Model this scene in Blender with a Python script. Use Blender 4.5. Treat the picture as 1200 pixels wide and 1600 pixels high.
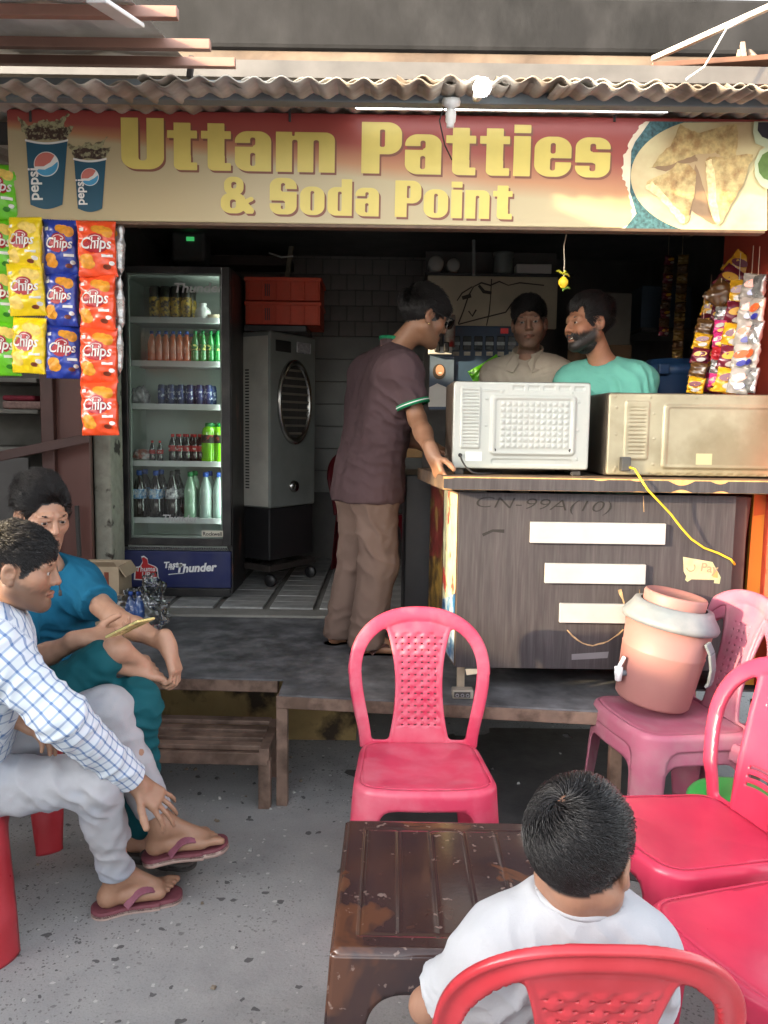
import bpy, bmesh, math, random
import numpy as np
from mathutils import Vector, Matrix
R = math.radians
random.seed(5); np.random.seed(5)
for _o in list(bpy.data.objects): bpy.data.objects.remove(_o)
SC = bpy.context.scene
COL = SC.collection
# ------------------------------------------------------------------ camera
CH, CF, CP, CR = 1.5, 1250.0, R(6), R(0.8)
_f = np.array([0, math.cos(CP), -math.sin(CP)]); _r0 = np.array([1., 0, 0]); _u0 = np.array([0, math.sin(CP), math.cos(CP)])
_r = _r0*math.cos(CR)+_u0*math.sin(CR); _u = _u0*math.cos(CR)-_r0*math.sin(CR)
cam = bpy.data.cameras.new('camera'); cam.sensor_fit = 'VERTICAL'; cam.sensor_height = 36; cam.lens = 36*CF/1600
cam.clip_end = 2000; cam.clip_start = 0.05
camo = bpy.data.objects.new('camera', cam); COL.objects.link(camo)
camo.matrix_world = Matrix(((_r[0], _u[0], -_f[0], 0), (_r[1], _u[1], -_f[1], 0), (_r[2], _u[2], -_f[2], CH), (0, 0, 0, 1)))
SC.camera = camo
def P(px, py, d):            # the point at depth d in front of the photographer
    v = _f+_r*(px-600)/CF-_u*(py-800)/CF
    return np.array([0, 0, CH])+v*d/v[1]
def G(px, py, z):            # the point at height z
    v = _f+_r*(px-600)/CF-_u*(py-800)/CF
    return np.array([0, 0, CH])+v*(z-CH)/v[2]
# ------------------------------------------------------------------ light
SUN = np.array([2.0, 1.0, -0.56]); SUN /= np.linalg.norm(SUN)      # low evening sun from the left behind the photographer
w = bpy.data.worlds.new("World"); SC.world = w; w.use_nodes = True
nt = w.node_tree; nt.nodes.clear()
sky = nt.nodes.new('ShaderNodeTexSky'); sky.sky_type = 'NISHITA'; sky.sun_disc = False
sky.sun_elevation = math.asin(-SUN[2]); sky.sun_rotation = math.atan2(-SUN[0], -SUN[1])
sky.air_density = 1.0; sky.dust_density = 3.0; sky.ozone_density = 1.0
hs = nt.nodes.new('ShaderNodeHueSaturation'); hs.inputs['Saturation'].default_value = 0.3
bg = nt.nodes.new('ShaderNodeBackground'); bg.inputs['Strength'].default_value = 0.15
wo = nt.nodes.new('ShaderNodeOutputWorld')
nt.links.new(sky.outputs[0], hs.inputs['Color']); nt.links.new(hs.outputs[0], bg.inputs[0]); nt.links.new(bg.outputs[0], wo.inputs[0])
sl = bpy.data.lights.new('sun', 'SUN'); sl.energy = 2.0; sl.angle = R(1.0); sl.color = (1, 0.78, 0.46)
so = bpy.data.objects.new('sun', sl); COL.objects.link(so)
so.rotation_euler = Vector(SUN).to_track_quat('-Z', 'Y').to_euler(); so.location = (-8, -4, 6)
vs = SC.view_settings; SC.display_settings.display_device = 'sRGB'
vs.view_transform = 'Standard'; vs.look = 'None'; vs.gamma = 1; vs.use_curve_mapping = False; vs.exposure = 2.8
SC.cycles.max_bounces = 6; SC.cycles.transparent_max_bounces = 12; SC.cycles.caustics_reflective = False; SC.cycles.caustics_refractive = False
SC.cycles.use_denoising = True; SC.cycles.sample_clamp_indirect = 6
# ------------------------------------------------------------------ materials
MATS = {}
def srgb(r, g=None, b=None):
    if isinstance(r, str):
        r, g, b = [int(r[i:i+2], 16) for i in (0, 2, 4)]
    f = lambda c: (c/255/12.92 if c/255 <= .04045 else ((c/255+.055)/1.055)**2.4)
    return (f(r), f(g), f(b))
def M(name, col, rough=.6, var=.12, scale=8, bump=0., bscale=60, metal=0., spec=.5, col2=None, mixlo=.45, mixhi=.6, dscale=3, detail=6, coat=0, emit=0, alpha=1, trans=0, attr=None, stretch=None, sss=0, dust=None, dustamt=.3):
    """procedural material: base colour with noise variation, optional second colour in patches, dust, bump"""
    if name in MATS: return MATS[name]
    m = bpy.data.materials.new(name); m.use_nodes = True; n = m.node_tree.nodes; L = m.node_tree.links
    b = n['Principled BSDF']; b.inputs['Roughness'].default_value = rough; b.inputs['Metallic'].default_value = metal
    b.inputs['Specular IOR Level'].default_value = spec
    if coat: b.inputs['Coat Weight'].default_value = coat; b.inputs['Coat Roughness'].default_value = .12
    tc = n.new('ShaderNodeTexCoord'); mp = n.new('ShaderNodeMapping'); L.new(tc.outputs['Object'], mp.inputs['Vector'])
    if stretch: mp.inputs['Scale'].default_value = stretch
    def noise(sc, det=detail, rg=.55):
        t = n.new('ShaderNodeTexNoise'); t.inputs['Scale'].default_value = sc; t.inputs['Detail'].default_value = det; t.inputs['Roughness'].default_value = rg
        L.new(mp.outputs[0], t.inputs['Vector']); return t
    if attr:
        base = n.new('ShaderNodeAttribute'); base.attribute_name = attr; src = base.outputs['Color']
    else:
        base = n.new('ShaderNodeRGB'); base.outputs[0].default_value = (*col, 1); src = base.outputs[0]
    if col2:
        t = noise(dscale); rp = n.new('ShaderNodeValToRGB'); rp.color_ramp.elements[0].position = mixlo; rp.color_ramp.elements[1].position = mixhi
        L.new(t.outputs[0], rp.inputs[0]); mx = n.new('ShaderNodeMixRGB'); mx.inputs[2].default_value = (*col2, 1)
        L.new(rp.outputs[0], mx.inputs[0]); L.new(src, mx.inputs[1]); src = mx.outputs[0]
    if dust:
        t = noise(dscale*2.3); rp = n.new('ShaderNodeMapRange'); rp.inputs[1].default_value = .42; rp.inputs[2].default_value = .75; rp.inputs[4].default_value = dustamt
        L.new(t.outputs[0], rp.inputs[0]); mx = n.new('ShaderNodeMixRGB'); mx.inputs[2].default_value = (*dust, 1)
        L.new(rp.outputs[0], mx.inputs[0]); L.new(src, mx.inputs[1]); src = mx.outputs[0]
    if var:
        t = noise(scale); rp = n.new('ShaderNodeMapRange'); rp.inputs[1].default_value = .25; rp.inputs[2].default_value = .75
        rp.inputs[3].default_value = 1-var*1.6; rp.inputs[4].default_value = 1+var
        L.new(t.outputs[0], rp.inputs[0]); mx = n.new('ShaderNodeVectorMath'); mx.operation = 'SCALE'
        L.new(src, mx.inputs[0]); L.new(rp.outputs[0], mx.inputs['Scale']); src = mx.outputs[0]
        rr = n.new('ShaderNodeMapRange'); rr.inputs[3].default_value = max(0.02, rough-.08); rr.inputs[4].default_value = min(1, rough+.1)
        t2 = noise(scale*2.1); L.new(t2.outputs[0], rr.inputs[0]); L.new(rr.outputs[0], b.inputs['Roughness'])
    L.new(src, b.inputs['Base Color'])
    if bump:
        t = noise(bscale, 4); bp = n.new('ShaderNodeBump'); bp.inputs['Strength'].default_value = bump; bp.inputs['Distance'].default_value = .004
        L.new(t.outputs[0], bp.inputs['Height']); L.new(bp.outputs[0], b.inputs['Normal'])
    if emit:
        L.new(src, b.inputs['Emission Color']); b.inputs['Emission Strength'].default_value = emit
    if alpha < 1: b.inputs['Alpha'].default_value = alpha
    if trans: b.inputs['Transmission Weight'].default_value = trans
    if sss: b.inputs['Subsurface Weight'].default_value = sss; b.inputs['Subsurface Radius'].default_value = (.01, .004, .002)
    MATS[name] = m; return m
# ------------------------------------------------------------------ objects
def tag(o, label=None, cat=None, group=None, kind=None):
    if label: o['label'] = label
    if cat: o['category'] = cat
    if group: o['group'] = group
    if kind: o['kind'] = kind
    return o
def thing(name, label, cat, loc=(0, 0, 0), rz=0, group=None):
    o = bpy.data.objects.new(name, None); COL.objects.link(o); o.location = Vector([float(x) for x in loc]); o.rotation_euler = (0, 0, rz)
    o.empty_display_size = .1; WL[o.name] = np.array(loc, float); return tag(o, label, cat, group)
WL = {}
def np_mesh(name, V, F, smooth=True):
    V = np.asarray(V, np.float32); me = bpy.data.meshes.new(name)
    if isinstance(F, np.ndarray):
        k = F.shape[1]; me.vertices.add(len(V)); me.vertices.foreach_set('co', V.ravel())
        me.loops.add(F.size); me.loops.foreach_set('vertex_index', F.astype(np.int32).ravel())
        me.polygons.add(len(F)); me.polygons.foreach_set('loop_start', np.arange(0, F.size, k, dtype=np.int32))
        try: me.polygons.foreach_set('loop_total', np.full(len(F), k, np.int32))
        except Exception: pass
        me.update(calc_edges=True)
    else: me.from_pydata(V.tolist(), [], F)
    me.polygons.foreach_set('use_smooth', np.full(len(me.polygons), smooth, dtype=bool)); me.update(); return me
def obj(name, me, m=None, parent=None, loc=None, rot=None):
    o = bpy.data.objects.new(name, me); COL.objects.link(o)
    if m is not None and not me.materials:
        for q in (m if isinstance(m, (list, tuple)) else [m]): me.materials.append(q)
    if parent is not None: o.parent = parent
    if loc is not None: o.location = [float(x) for x in loc]
    if rot is not None: o.rotation_euler = rot
    return o
def copy_tree(o, parent=None):
    c = o.copy(); COL.objects.link(c); c.parent = parent
    if parent is not None: c.matrix_parent_inverse = o.matrix_parent_inverse.copy()
    for ch in list(o.children): copy_tree(ch, c)
    return c
def wloc(p):
    v = np.zeros(3)
    while p is not None: v += np.array(p.location); p = p.parent
    return v
class MB:
    """collects shapes in world (or local) coordinates and links them as one mesh object"""
    def __init__(s): s.bm = bmesh.new(); s.mi = 0
    def box(s, x0, x1, y0, y1, z0, z1, bev=0., seg=2, mat=None):
        g = bmesh.ops.create_cube(s.bm, size=1); vs_ = g['verts']
        for v in vs_: v.co = Vector(((x0+x1)/2+v.co.x*(x1-x0), (y0+y1)/2+v.co.y*(y1-y0), (z0+z1)/2+v.co.z*(z1-z0)))
        if mat is not None: bmesh.ops.transform(s.bm, matrix=mat, verts=vs_)
        fs = {f for v in vs_ for f in v.link_faces}
        for f in fs: f.material_index = s.mi
        if bev:
            es = list({e for v in vs_ for e in v.link_edges}); r = bmesh.ops.bevel(s.bm, geom=es, offset=bev, segments=seg, affect='EDGES', profile=.5, material=-1)
        return s
    def bar(s, a, b, w_, h_, bev=0., up=(0, 0, 1)):
        a = Vector([float(x) for x in a]); b = Vector([float(x) for x in b]); d = b-a; l = d.length; y = d/l; up = Vector(up)
        x = y.cross(up)
        if x.length < 1e-4: x = y.cross(Vector((1, 0, 0)))
        x.normalize(); z = x.cross(y); mt = Matrix(((x.x, y.x, z.x, 0), (x.y, y.y, z.y, 0), (x.z, y.z, z.z, 0), (0, 0, 0, 1))); mt.translation = (a+b)/2
        return s.box(-w_/2, w_/2, -l/2, l/2, -h_/2, h_/2, bev, mat=mt)
    def tube(s, pts, r, n=8, caps=True):
        pts = [Vector([float(x) for x in p]) for p in pts]; rs = r if isinstance(r, (list, tuple, np.ndarray)) else [r]*len(pts)
        rings = []; prev = None
        for i, p in enumerate(pts):
            d = (pts[min(i+1, len(pts)-1)]-pts[max(i-1, 0)]).normalized()
            if prev is None:
                a = d.orthogonal().normalized()
            else:
                a = (prev-d*prev.dot(d)); a = a.normalized() if a.length > 1e-5 else d.orthogonal().normalized()
            prev = a; b = d.cross(a)
            rings.append([s.bm.verts.new(p+(a*math.cos(t)+b*math.sin(t))*float(rs[i])) for t in [2*math.pi*k/n for k in range(n)]])
        for A, B in zip(rings, rings[1:]):
            for k in range(n): f = s.bm.faces.new((A[k], A[(k+1) % n], B[(k+1) % n], B[k])); f.smooth = True; f.material_index = s.mi
        if caps:
            f = s.bm.faces.new(rings[0][::-1]); f.material_index = s.mi; f = s.bm.faces.new(rings[-1]); f.material_index = s.mi
        return s
    def lathe(s, prof, c=(0, 0, 0), n=20, axis=None, sx=1, sy=1):
        c = Vector([float(x) for x in c]); q = Matrix.Identity(3) if axis is None else Vector((0, 0, 1)).rotation_difference(Vector([float(x) for x in axis])).to_matrix()
        rings = []
        for r, z in prof:
            if r < 1e-6: rings.append([s.bm.verts.new(c+q@Vector((0, 0, z)))])
            else: rings.append([s.bm.verts.new(c+q@Vector((r*sx*math.cos(2*math.pi*k/n), r*sy*math.sin(2*math.pi*k/n), z))) for k in range(n)])
        for A, B in zip(rings, rings[1:]):
            for k in range(n):
                k2 = (k+1) % n
                if len(A) == 1 and len(B) == 1: continue
                v = (A[0], B[k2], B[k]) if len(A) == 1 else (A[k], A[k2], B[0]) if len(B) == 1 else (A[k], A[k2], B[k2], B[k])
                f = s.bm.faces.new(v); f.smooth = True; f.material_index = s.mi
        return s
    def prism(s, poly, fn, t):
        """closed 2-D polygon; fn(u,v,w) gives the point at depth w; thickness t"""
        A = [s.bm.verts.new(Vector([float(x) for x in fn(u, v, 0)])) for u, v in poly]; B = [s.bm.verts.new(Vector([float(x) for x in fn(u, v, t)])) for u, v in poly]
        fs = [s.bm.faces.new(A), s.bm.faces.new(B[::-1])]
        for i in range(len(poly)):
            j = (i+1) % len(poly); fs.append(s.bm.faces.new((A[j], A[i], B[i], B[j])))
        for f in fs: f.material_index = s.mi
        return s
    def poly(s, pts):
        f = s.bm.faces.new([s.bm.verts.new(Vector([float(x) for x in p])) for p in pts]); f.material_index = s.mi; return s
    def raw(s, V, F, smooth=True):
        vv = [s.bm.verts.new(Vector([float(x) for x in p])) for p in V]
        for f in F:
            q = s.bm.faces.new([vv[i] for i in f]); q.smooth = smooth; q.material_index = s.mi
        return s
    def mesh(s, name, off=None, smooth=None):
        bmesh.ops.recalc_face_normals(s.bm, faces=s.bm.faces[:])
        if off is not None: bmesh.ops.translate(s.bm, verts=s.bm.verts[:], vec=-Vector([float(x) for x in off]))
        me = bpy.data.meshes.new(name); s.bm.to_mesh(me); s.bm.free()
        if smooth is not None: me.polygons.foreach_set('use_smooth', np.full(len(me.polygons), smooth, dtype=bool))
        return me
    def build(s, name, m, parent=None, world=True, smooth=None, label=None, origin=None):
        if parent is not None: off = wloc(parent) if world else None; me = s.mesh(name, off, smooth); o = obj(name, me, m, parent)
        else:
            if origin is None:
                bb = [v.co for v in s.bm.verts]; origin = (sum(v.x for v in bb)/len(bb), sum(v.y for v in bb)/len(bb), min(v.z for v in bb))
            me = s.mesh(name, origin, smooth); o = obj(name, me, m, None, origin)
        if label: o['label'] = label
        return o
def shade_auto(o, ang=40):
    me = o.data
    try: me.shade_auto_smooth
    except Exception: pass
    return o
# ------------------------------------------------------------------ thick sheets cut by a 2-D distance function
def sheet(mask, u0, u1, v0, v1, h, surf, front, back, closed_u=False):
    """mask(u,v)<0 inside. surf(u,v)->(x,y,z) arrays; front/back(u,v,f) offsets along the normal. Returns V,F,(U,V)"""
    nu = max(2, int(round((u1-u0)/h))+1); nv = max(2, int(round((v1-v0)/h))+1)
    U, Vv = np.meshgrid(np.linspace(u0, u1, nu), np.linspace(v0, v1, nv), indexing='ij')
    cu = (U[:-1, :-1]+U[1:, 1:])/2; cv = (Vv[:-1, :-1]+Vv[1:, 1:])/2
    keep = mask(cu, cv) < 0
    cnt = np.zeros((nu, nv), int)
    for a in (0, 1):
        for b in (0, 1): cnt[a:nu-1+a, b:nv-1+b] += keep
    used = cnt > 0
    full = np.full((nu, nv), 4); full[0, :] = 2; full[-1, :] = 2; full[:, 0] = 2; full[:, -1] = 2
    full[0, 0] = full[0, -1] = full[-1, 0] = full[-1, -1] = 1
    bd = used & (cnt < full); e = h*.2
    ub, vb = U[bd].copy(), Vv[bd].copy(); us, vs0 = ub.copy(), vb.copy()
    for _ in range(4):
        f = mask(ub, vb); gx = (mask(ub+e, vb)-mask(ub-e, vb))/(2*e); gy = (mask(ub, vb+e)-mask(ub, vb-e))/(2*e)
        g2 = np.maximum(gx*gx+gy*gy, .04); ub = ub-f*gx/g2; vb = vb-f*gy/g2
        ub = us+np.clip(ub-us, -.8*h, .8*h); vb = vs0+np.clip(vb-vs0, -.8*h, .8*h)
    ub = np.clip(ub, u0, u1); vb = np.clip(vb, v0, v1)
    U[bd] = ub; Vv[bd] = vb
    uu, vv = U[used], Vv[used]; idx = np.full((nu, nv), -1); idx[used] = np.arange(used.sum()); N = len(uu)
    f = np.minimum(mask(uu, vv), 0); f[bd[used]] = 0
    p = np.stack(surf(uu, vv), -1); du = (np.stack(surf(uu+1e-4, vv), -1)-np.stack(surf(uu-1e-4, vv), -1)); dv = (np.stack(surf(uu, vv+1e-4), -1)-np.stack(surf(uu, vv-1e-4), -1))
    n = np.cross(du, dv); n /= np.maximum(np.linalg.norm(n, axis=-1, keepdims=True), 1e-12)
    A = p+n*np.broadcast_to(front(uu, vv, f), uu.shape)[:, None]; B = p+n*np.broadcast_to(back(uu, vv, f), uu.shape)[:, None]
    i, j = np.nonzero(keep)
    q = np.stack([idx[i, j], idx[i+1, j], idx[i+1, j+1], idx[i, j+1]], -1)
    faces = [q, q[:, ::-1]+N]
    kp = np.zeros((nu+1, nv+1), bool); kp[1:-1, 1:-1] = keep
    def wall(i_, j_, a, b, c, d): faces.append(np.stack([idx[i_+c, j_+d], idx[i_+a, j_+b], idx[i_+a, j_+b]+N, idx[i_+c, j_+d]+N], -1))
    for di, dj, (a, b, c, d) in ((0, -1, (0, 0, 1, 0)), (1, 0, (1, 0, 1, 1)), (0, 1, (1, 1, 0, 1)), (-1, 0, (0, 1, 0, 0))):
        s_ = ~kp[i+1+di, j+1+dj]; wall(i[s_], j[s_], a, b, c, d)
    return np.concatenate([A, B]), np.concatenate(faces), (np.concatenate([uu, uu]), np.concatenate([vv, vv]))
def smin(a, b, k):
    h_ = np.clip(.5+.5*(b-a)/k, 0, 1); return b+(a-b)*h_-k*h_*(1-h_)
def smax(a, b, k): return -smin(-a, -b, k)
def rbox2(u, v, x0, x1, y0, y1, r):
    cx, cy = (x0+x1)/2, (y0+y1)/2; qx = np.abs(u-cx)-(x1-x0)/2+r; qy = np.abs(v-cy)-(y1-y0)/2+r
    return np.minimum(np.maximum(qx, qy), 0)+np.hypot(np.maximum(qx, 0), np.maximum(qy, 0))-r
def ell2(u, v, cx, cy, rx, ry): return (np.hypot((u-cx)/rx, (v-cy)/ry)-1)*min(rx, ry)
def seg2(u, v, ax, ay, bx, by, r):
    dx, dy = bx-ax, by-ay; t = np.clip(((u-ax)*dx+(v-ay)*dy)/(dx*dx+dy*dy), 0, 1); return np.hypot(u-ax-t*dx, v-ay-t*dy)-r
def poly2(u, v, pts):
    u = np.asarray(u, float); d = np.full(u.shape, 1e9); s_ = np.ones(u.shape); n_ = len(pts)
    for i in range(n_):
        ax, ay = pts[i]; bx, by = pts[i-1]; ex, ey = bx-ax, by-ay; wx, wy = u-ax, v-ay
        t = np.clip((wx*ex+wy*ey)/(ex*ex+ey*ey+1e-12), 0, 1); d = np.minimum(d, (wx-ex*t)**2+(wy-ey*t)**2)
        c1 = v >= ay; c2 = v < by; c3 = ex*wy > ey*wx
        s_ = np.where((c1 & c2 & c3) | (~c1 & ~c2 & ~c3), -s_, s_)
    return s_*np.sqrt(d)
def vnoise(x, y, z=0, seed=0):
    """cheap smooth noise from sines, about -1..1"""
    rs = np.random.RandomState(seed); o = 0
    for k in range(5):
        a = rs.normal(size=3); a /= np.linalg.norm(a); fr = 1+.45*k; ph = rs.uniform(0, 6.28); b = rs.normal(size=3)
        o = o+np.sin((a[0]*x+a[1]*y+a[2]*z)*fr*2.2+ph+1.3*np.sin((b[0]*x+b[1]*y+b[2]*z)*1.1+ph*2))/(1+.25*k)
    return o/2.4
# ------------------------------------------------------------------ solids from 3-D distance functions
def surface_nets(val, lo, h):
    s_ = val < 0; nx, ny, nz = val.shape
    cnt = np.zeros((nx-1, ny-1, nz-1), np.int8)
    for a in (0, 1):
        for b in (0, 1):
            for c in (0, 1): cnt += s_[a:nx-1+a, b:ny-1+b, c:nz-1+c]
    act = (cnt > 0) & (cnt < 8); I, J, K = np.nonzero(act); N = len(I)
    idx = np.full(act.shape, -1, np.int32); idx[act] = np.arange(N)
    cv = np.stack([val[I+(c & 1), J+((c >> 1) & 1), K+(c >> 2)] for c in range(8)], -1)
    acc = np.zeros((N, 3)); num = np.zeros(N)
    for c in range(8):
        for ax in range(3):
            if c & (1 << ax): continue
            c2 = c | (1 << ax); a, b = cv[:, c], cv[:, c2]; x = (a < 0) != (b < 0); t = np.where(x, a/np.where(x, a-b, 1), 0)
            p = np.array([c & 1, (c >> 1) & 1, c >> 2], float)[None, :].repeat(N, 0); p[:, ax] += t
            acc += p*x[:, None]; num += x
    V = (acc/num[:, None]+np.stack([I, J, K], -1))*h+lo
    F = []
    for ax in range(3):
        o1, o2 = [(1, 2), (2, 0), (0, 1)][ax]
        sl_a = [slice(None)]*3; sl_b = [slice(None)]*3; sl_a[ax] = slice(0, -1); sl_b[ax] = slice(1, None)
        ch = s_[tuple(sl_a)] != s_[tuple(sl_b)]; ins = s_[tuple(sl_a)]
        q = np.stack(np.nonzero(ch), -1); ok = (q[:, o1] > 0) & (q[:, o2] > 0) & (q[:, o1] < val.shape[o1]-1) & (q[:, o2] < val.shape[o2]-1); q = q[ok]
        def cell(d1, d2):
            w_ = q.copy(); w_[:, o1] += d1; w_[:, o2] += d2; return idx[w_[:, 0], w_[:, 1], w_[:, 2]]
        f = np.stack([cell(-1, -1), cell(0, -1), cell(0, 0), cell(-1, 0)], -1); fl = ~ins[q[:, 0], q[:, 1], q[:, 2]]
        f[fl] = f[fl][:, ::-1]; F.append(f)
    return V, np.concatenate(F)
class Solid:
    def __init__(s): s.ops = []
    def cone(s, a, b, ra, rb, k=.02, op='add'): s.ops.append(('c', np.array(a, float), np.array(b, float), ra, rb, k, op)); return s
    def ball(s, a, r, k=.02, op='add'): return s.cone(a, np.array(a, float)+1e-5, r, r, k, op)
    def ell(s, c, r, Rm=None, k=.02, op='add'): s.ops.append(('e', np.array(c, float), np.array(r, float), np.eye(3) if Rm is None else np.array(Rm), None, k, op)); return s
    def cut(s, p, n, k=.004, reach=.25): s.ops.append(('p', np.array(p, float), np.array(n, float)/np.linalg.norm(n), reach, None, k, 'sub')); return s
    def mesh(s, h, fine=None):
        lo = np.full(3, 1e9); hi = -lo
        for o in s.ops:
            if o[6] != 'add': continue
            if o[0] == 'c': a = np.minimum(o[1]-o[3], o[2]-o[4]); b = np.maximum(o[1]+o[3], o[2]+o[4])
            else: a = o[1]-max(o[2]); b = o[1]+max(o[2])
            lo = np.minimum(lo, a); hi = np.maximum(hi, b)
        lo -= .03; hi += .03; n = np.ceil((hi-lo)/h).astype(int)+1
        ax = [lo[i]+h*np.arange(n[i]) for i in range(3)]
        if fine is not None:                         # finer planes through the head
            fc, fr_, fh = fine
            for i in range(3):
                a0, a1 = max(lo[i], fc[i]-fr_), min(hi[i], fc[i]+fr_); ax[i] = np.concatenate([np.arange(lo[i], a0-fh*.5, h), np.arange(a0, a1, fh), np.arange(a1+fh, hi[i]+h, h)])
            n = np.array([len(a) for a in ax])
        val = np.full(n, .08, np.float32)
        for o in s.ops:
            k = o[5]; mg = k+.02
            if o[0] == 'c': a = np.minimum(o[1]-o[3], o[2]-o[4])-mg; b = np.maximum(o[1]+o[3], o[2]+o[4])+mg
            elif o[0] == 'e': a = o[1]-max(o[2])-mg; b = o[1]+max(o[2])+mg
            else: a = o[1]-o[3]; b = o[1]+o[3]
            i0 = np.array([np.clip(np.searchsorted(ax[i], a[i])-1, 0, n[i]-1) for i in range(3)]); i1 = np.array([np.clip(np.searchsorted(ax[i], b[i])+1, 1, n[i]) for i in range(3)])
            if (i1 <= i0).any(): continue
            X, Y_, Z_ = (ax[0][i0[0]:i1[0]][:, None, None], ax[1][i0[1]:i1[1]][None, :, None], ax[2][i0[2]:i1[2]][None, None, :])
            if o[0] == 'c':
                A, B = o[1], o[2]; ba = B-A; bb = ba@ba; t = np.clip(((X-A[0])*ba[0]+(Y_-A[1])*ba[1]+(Z_-A[2])*ba[2])/bb, 0, 1)
                d = np.sqrt((X-A[0]-t*ba[0])**2+(Y_-A[1]-t*ba[1])**2+(Z_-A[2]-t*ba[2])**2)-(o[3]+(o[4]-o[3])*t)
            elif o[0] == 'e':
                c, r, Rm = o[1], o[2], o[3]; q = [(X-c[0])*Rm[0, i]+(Y_-c[1])*Rm[1, i]+(Z_-c[2])*Rm[2, i] for i in range(3)]
                k0 = np.sqrt(sum((q[i]/r[i])**2 for i in range(3))); k1 = np.sqrt(sum((q[i]/r[i]**2)**2 for i in range(3)))+1e-9; d = k0*(k0-1)/k1
            else:
                c, nn = o[1], o[2]; d = (X-c[0])*nn[0]+(Y_-c[1])*nn[1]+(Z_-c[2])*nn[2]; d = -d
                rad = np.sqrt((X-c[0])**2+(Y_-c[1])**2+(Z_-c[2])**2)-o[3]; d = np.maximum(d, rad)
            sl_ = tuple(slice(i0[i], i1[i]) for i in range(3)); cur = val[sl_]
            val[sl_] = smin(cur, d, k) if o[6] == 'add' else -smin(-cur, d, k)
        V, F = surface_nets(val, np.zeros(3), 1.0)
        return np.stack([np.interp(V[:, i], np.arange(n[i]), ax[i]) for i in range(3)], 1), F
def vnormals(V, F):
    n = np.cross(V[F[:, 2]]-V[F[:, 0]], V[F[:, 3]]-V[F[:, 1]]); out = np.zeros_like(V)
    for c in range(4): np.add.at(out, F[:, c], n)
    return out/np.maximum(np.linalg.norm(out, axis=1, keepdims=True), 1e-12)
def relax(V, F, it=2, lam=.5):
    for _ in range(it):
        acc = np.zeros_like(V); c = np.zeros(len(V))
        for a in range(4):
            b = (a+1) % 4; np.add.at(acc, F[:, a], V[F[:, b]]); np.add.at(acc, F[:, b], V[F[:, a]]); np.add.at(c, F[:, a], 1); np.add.at(c, F[:, b], 1)
        V = V+lam*(acc/np.maximum(c, 1)[:, None]-V)
    return V
def set_col(me, C, name='tint'):
    at = me.color_attributes.new(name, 'FLOAT_COLOR', 'POINT'); C4 = np.ones((len(C), 4), np.float32); C4[:, :3] = C; at.data.foreach_set('color', C4.ravel())
# ------------------------------------------------------------------ lettering
GL = {}
def _g(name, wd, fn, top=1.0, bot=0.): GL[name] = (wd, fn, top, bot)
mn, mxx = np.minimum, np.maximum
def sub(a, *bs):
    for b in bs: a = np.maximum(a, -b)
    return a
def uni(*a):
    o = a[0]
    for b in a[1:]: o = np.minimum(o, b)
    return o
rb = rbox2
_g('U', .66, lambda u, v: sub(uni(rb(u, v, 0, .66, .3, 1, 0), rb(u, v, 0, .66, 0, .7, .24)), rb(u, v, .265, .395, .17, 1.2, .06)))
_g('t', .47, lambda u, v: uni(rb(u, v, .1, .36, .1, .92, 0), rb(u, v, .1, .46, 0, .3, .09)*1+0, rb(u, v, .3, .46, 0, .14, 0), rb(u, v, 0, .46, .62, .77, 0))+0)
GL['t'] = (.47, lambda u, v: sub(uni(rb(u, v, .1, .36, .1, .92, 0), rb(u, v, .1, .5, 0, .3, .1), rb(u, v, .3, .46, 0, .15, 0), rb(u, v, 0, .46, .62, .77, 0)), rb(u, v, .365, .6, .15, .55, 0), rb(u, v, .46, .7, -.1, .55, 0)), 1., 0.)
_g('a', .58, lambda u, v: sub(uni(rb(u, v, 0, .56, 0, .78, .2), rb(u, v, .3, .56, 0, .3, 0)), rb(u, v, .235, .315, .1, .36, .04), rb(u, v, .235, .315, .5, .66, .04), rb(u, v, -.2, .28, .475, .55, .0)))
_g('m', .93, lambda u, v: sub(uni(rb(u, v, 0, .91, .3, .78, .15), rb(u, v, 0, .25, 0, .78, 0), rb(u, v, .335, .58, 0, .6, 0), rb(u, v, .665, .91, 0, .6, 0)), rb(u, v, .25, .335, -.5, .63, .04), rb(u, v, .58, .665, -.5, .63, .04), rb(u, v, .25, .29, .7, 1, .02)))
_g('P', .62, lambda u, v: sub(uni(rb(u, v, 0, .28, 0, 1, 0), rb(u, v, 0, .62, .38, 1, .22), rb(u, v, 0, .3, .6, 1, 0)), rb(u, v, .28, .36, .52, .86, .03)))
_g('i', .27, lambda u, v: uni(rb(u, v, 0, .26, 0, .78, 0), rb(u, v, 0, .26, .84, 1, 0)))
_g('e', .58, lambda u, v: sub(rb(u, v, 0, .57, 0, .78, .24), rb(u, v, .245, .325, .45, .66, .04), rb(u, v, .245, .325, .12, .37, .04), rb(u, v, .29, .8, .285, .365, .0)))
_g('s', .55, lambda u, v: sub(rb(u, v, 0, .54, 0, .78, .2), rb(u, v, .225, .315, .5, .66, .04), rb(u, v, .27, .8, .49, .555, 0), rb(u, v, .225, .315, .12, .28, .04), rb(u, v, -.2, .27, .225, .29, 0)))
_g('S', .66, lambda u, v: sub(rb(u, v, 0, .64, 0, 1, .24), rb(u, v, .265, .365, .63, .86, .05), rb(u, v, .3, .9, .62, .7, 0), rb(u, v, .265, .365, .14, .37, .05), rb(u, v, -.2, .33, .3, .38, 0)))
_g('o', .59, lambda u, v: sub(rb(u, v, 0, .58, 0, .78, .25), rb(u, v, .245, .335, .12, .66, .045)))
_g('d', .6, lambda u, v: sub(uni(rb(u, v, 0, .5, 0, .78, .2), rb(u, v, .33, .58, 0, 1, 0)), rb(u, v, .245, .335, .12, .66, .045)))
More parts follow.
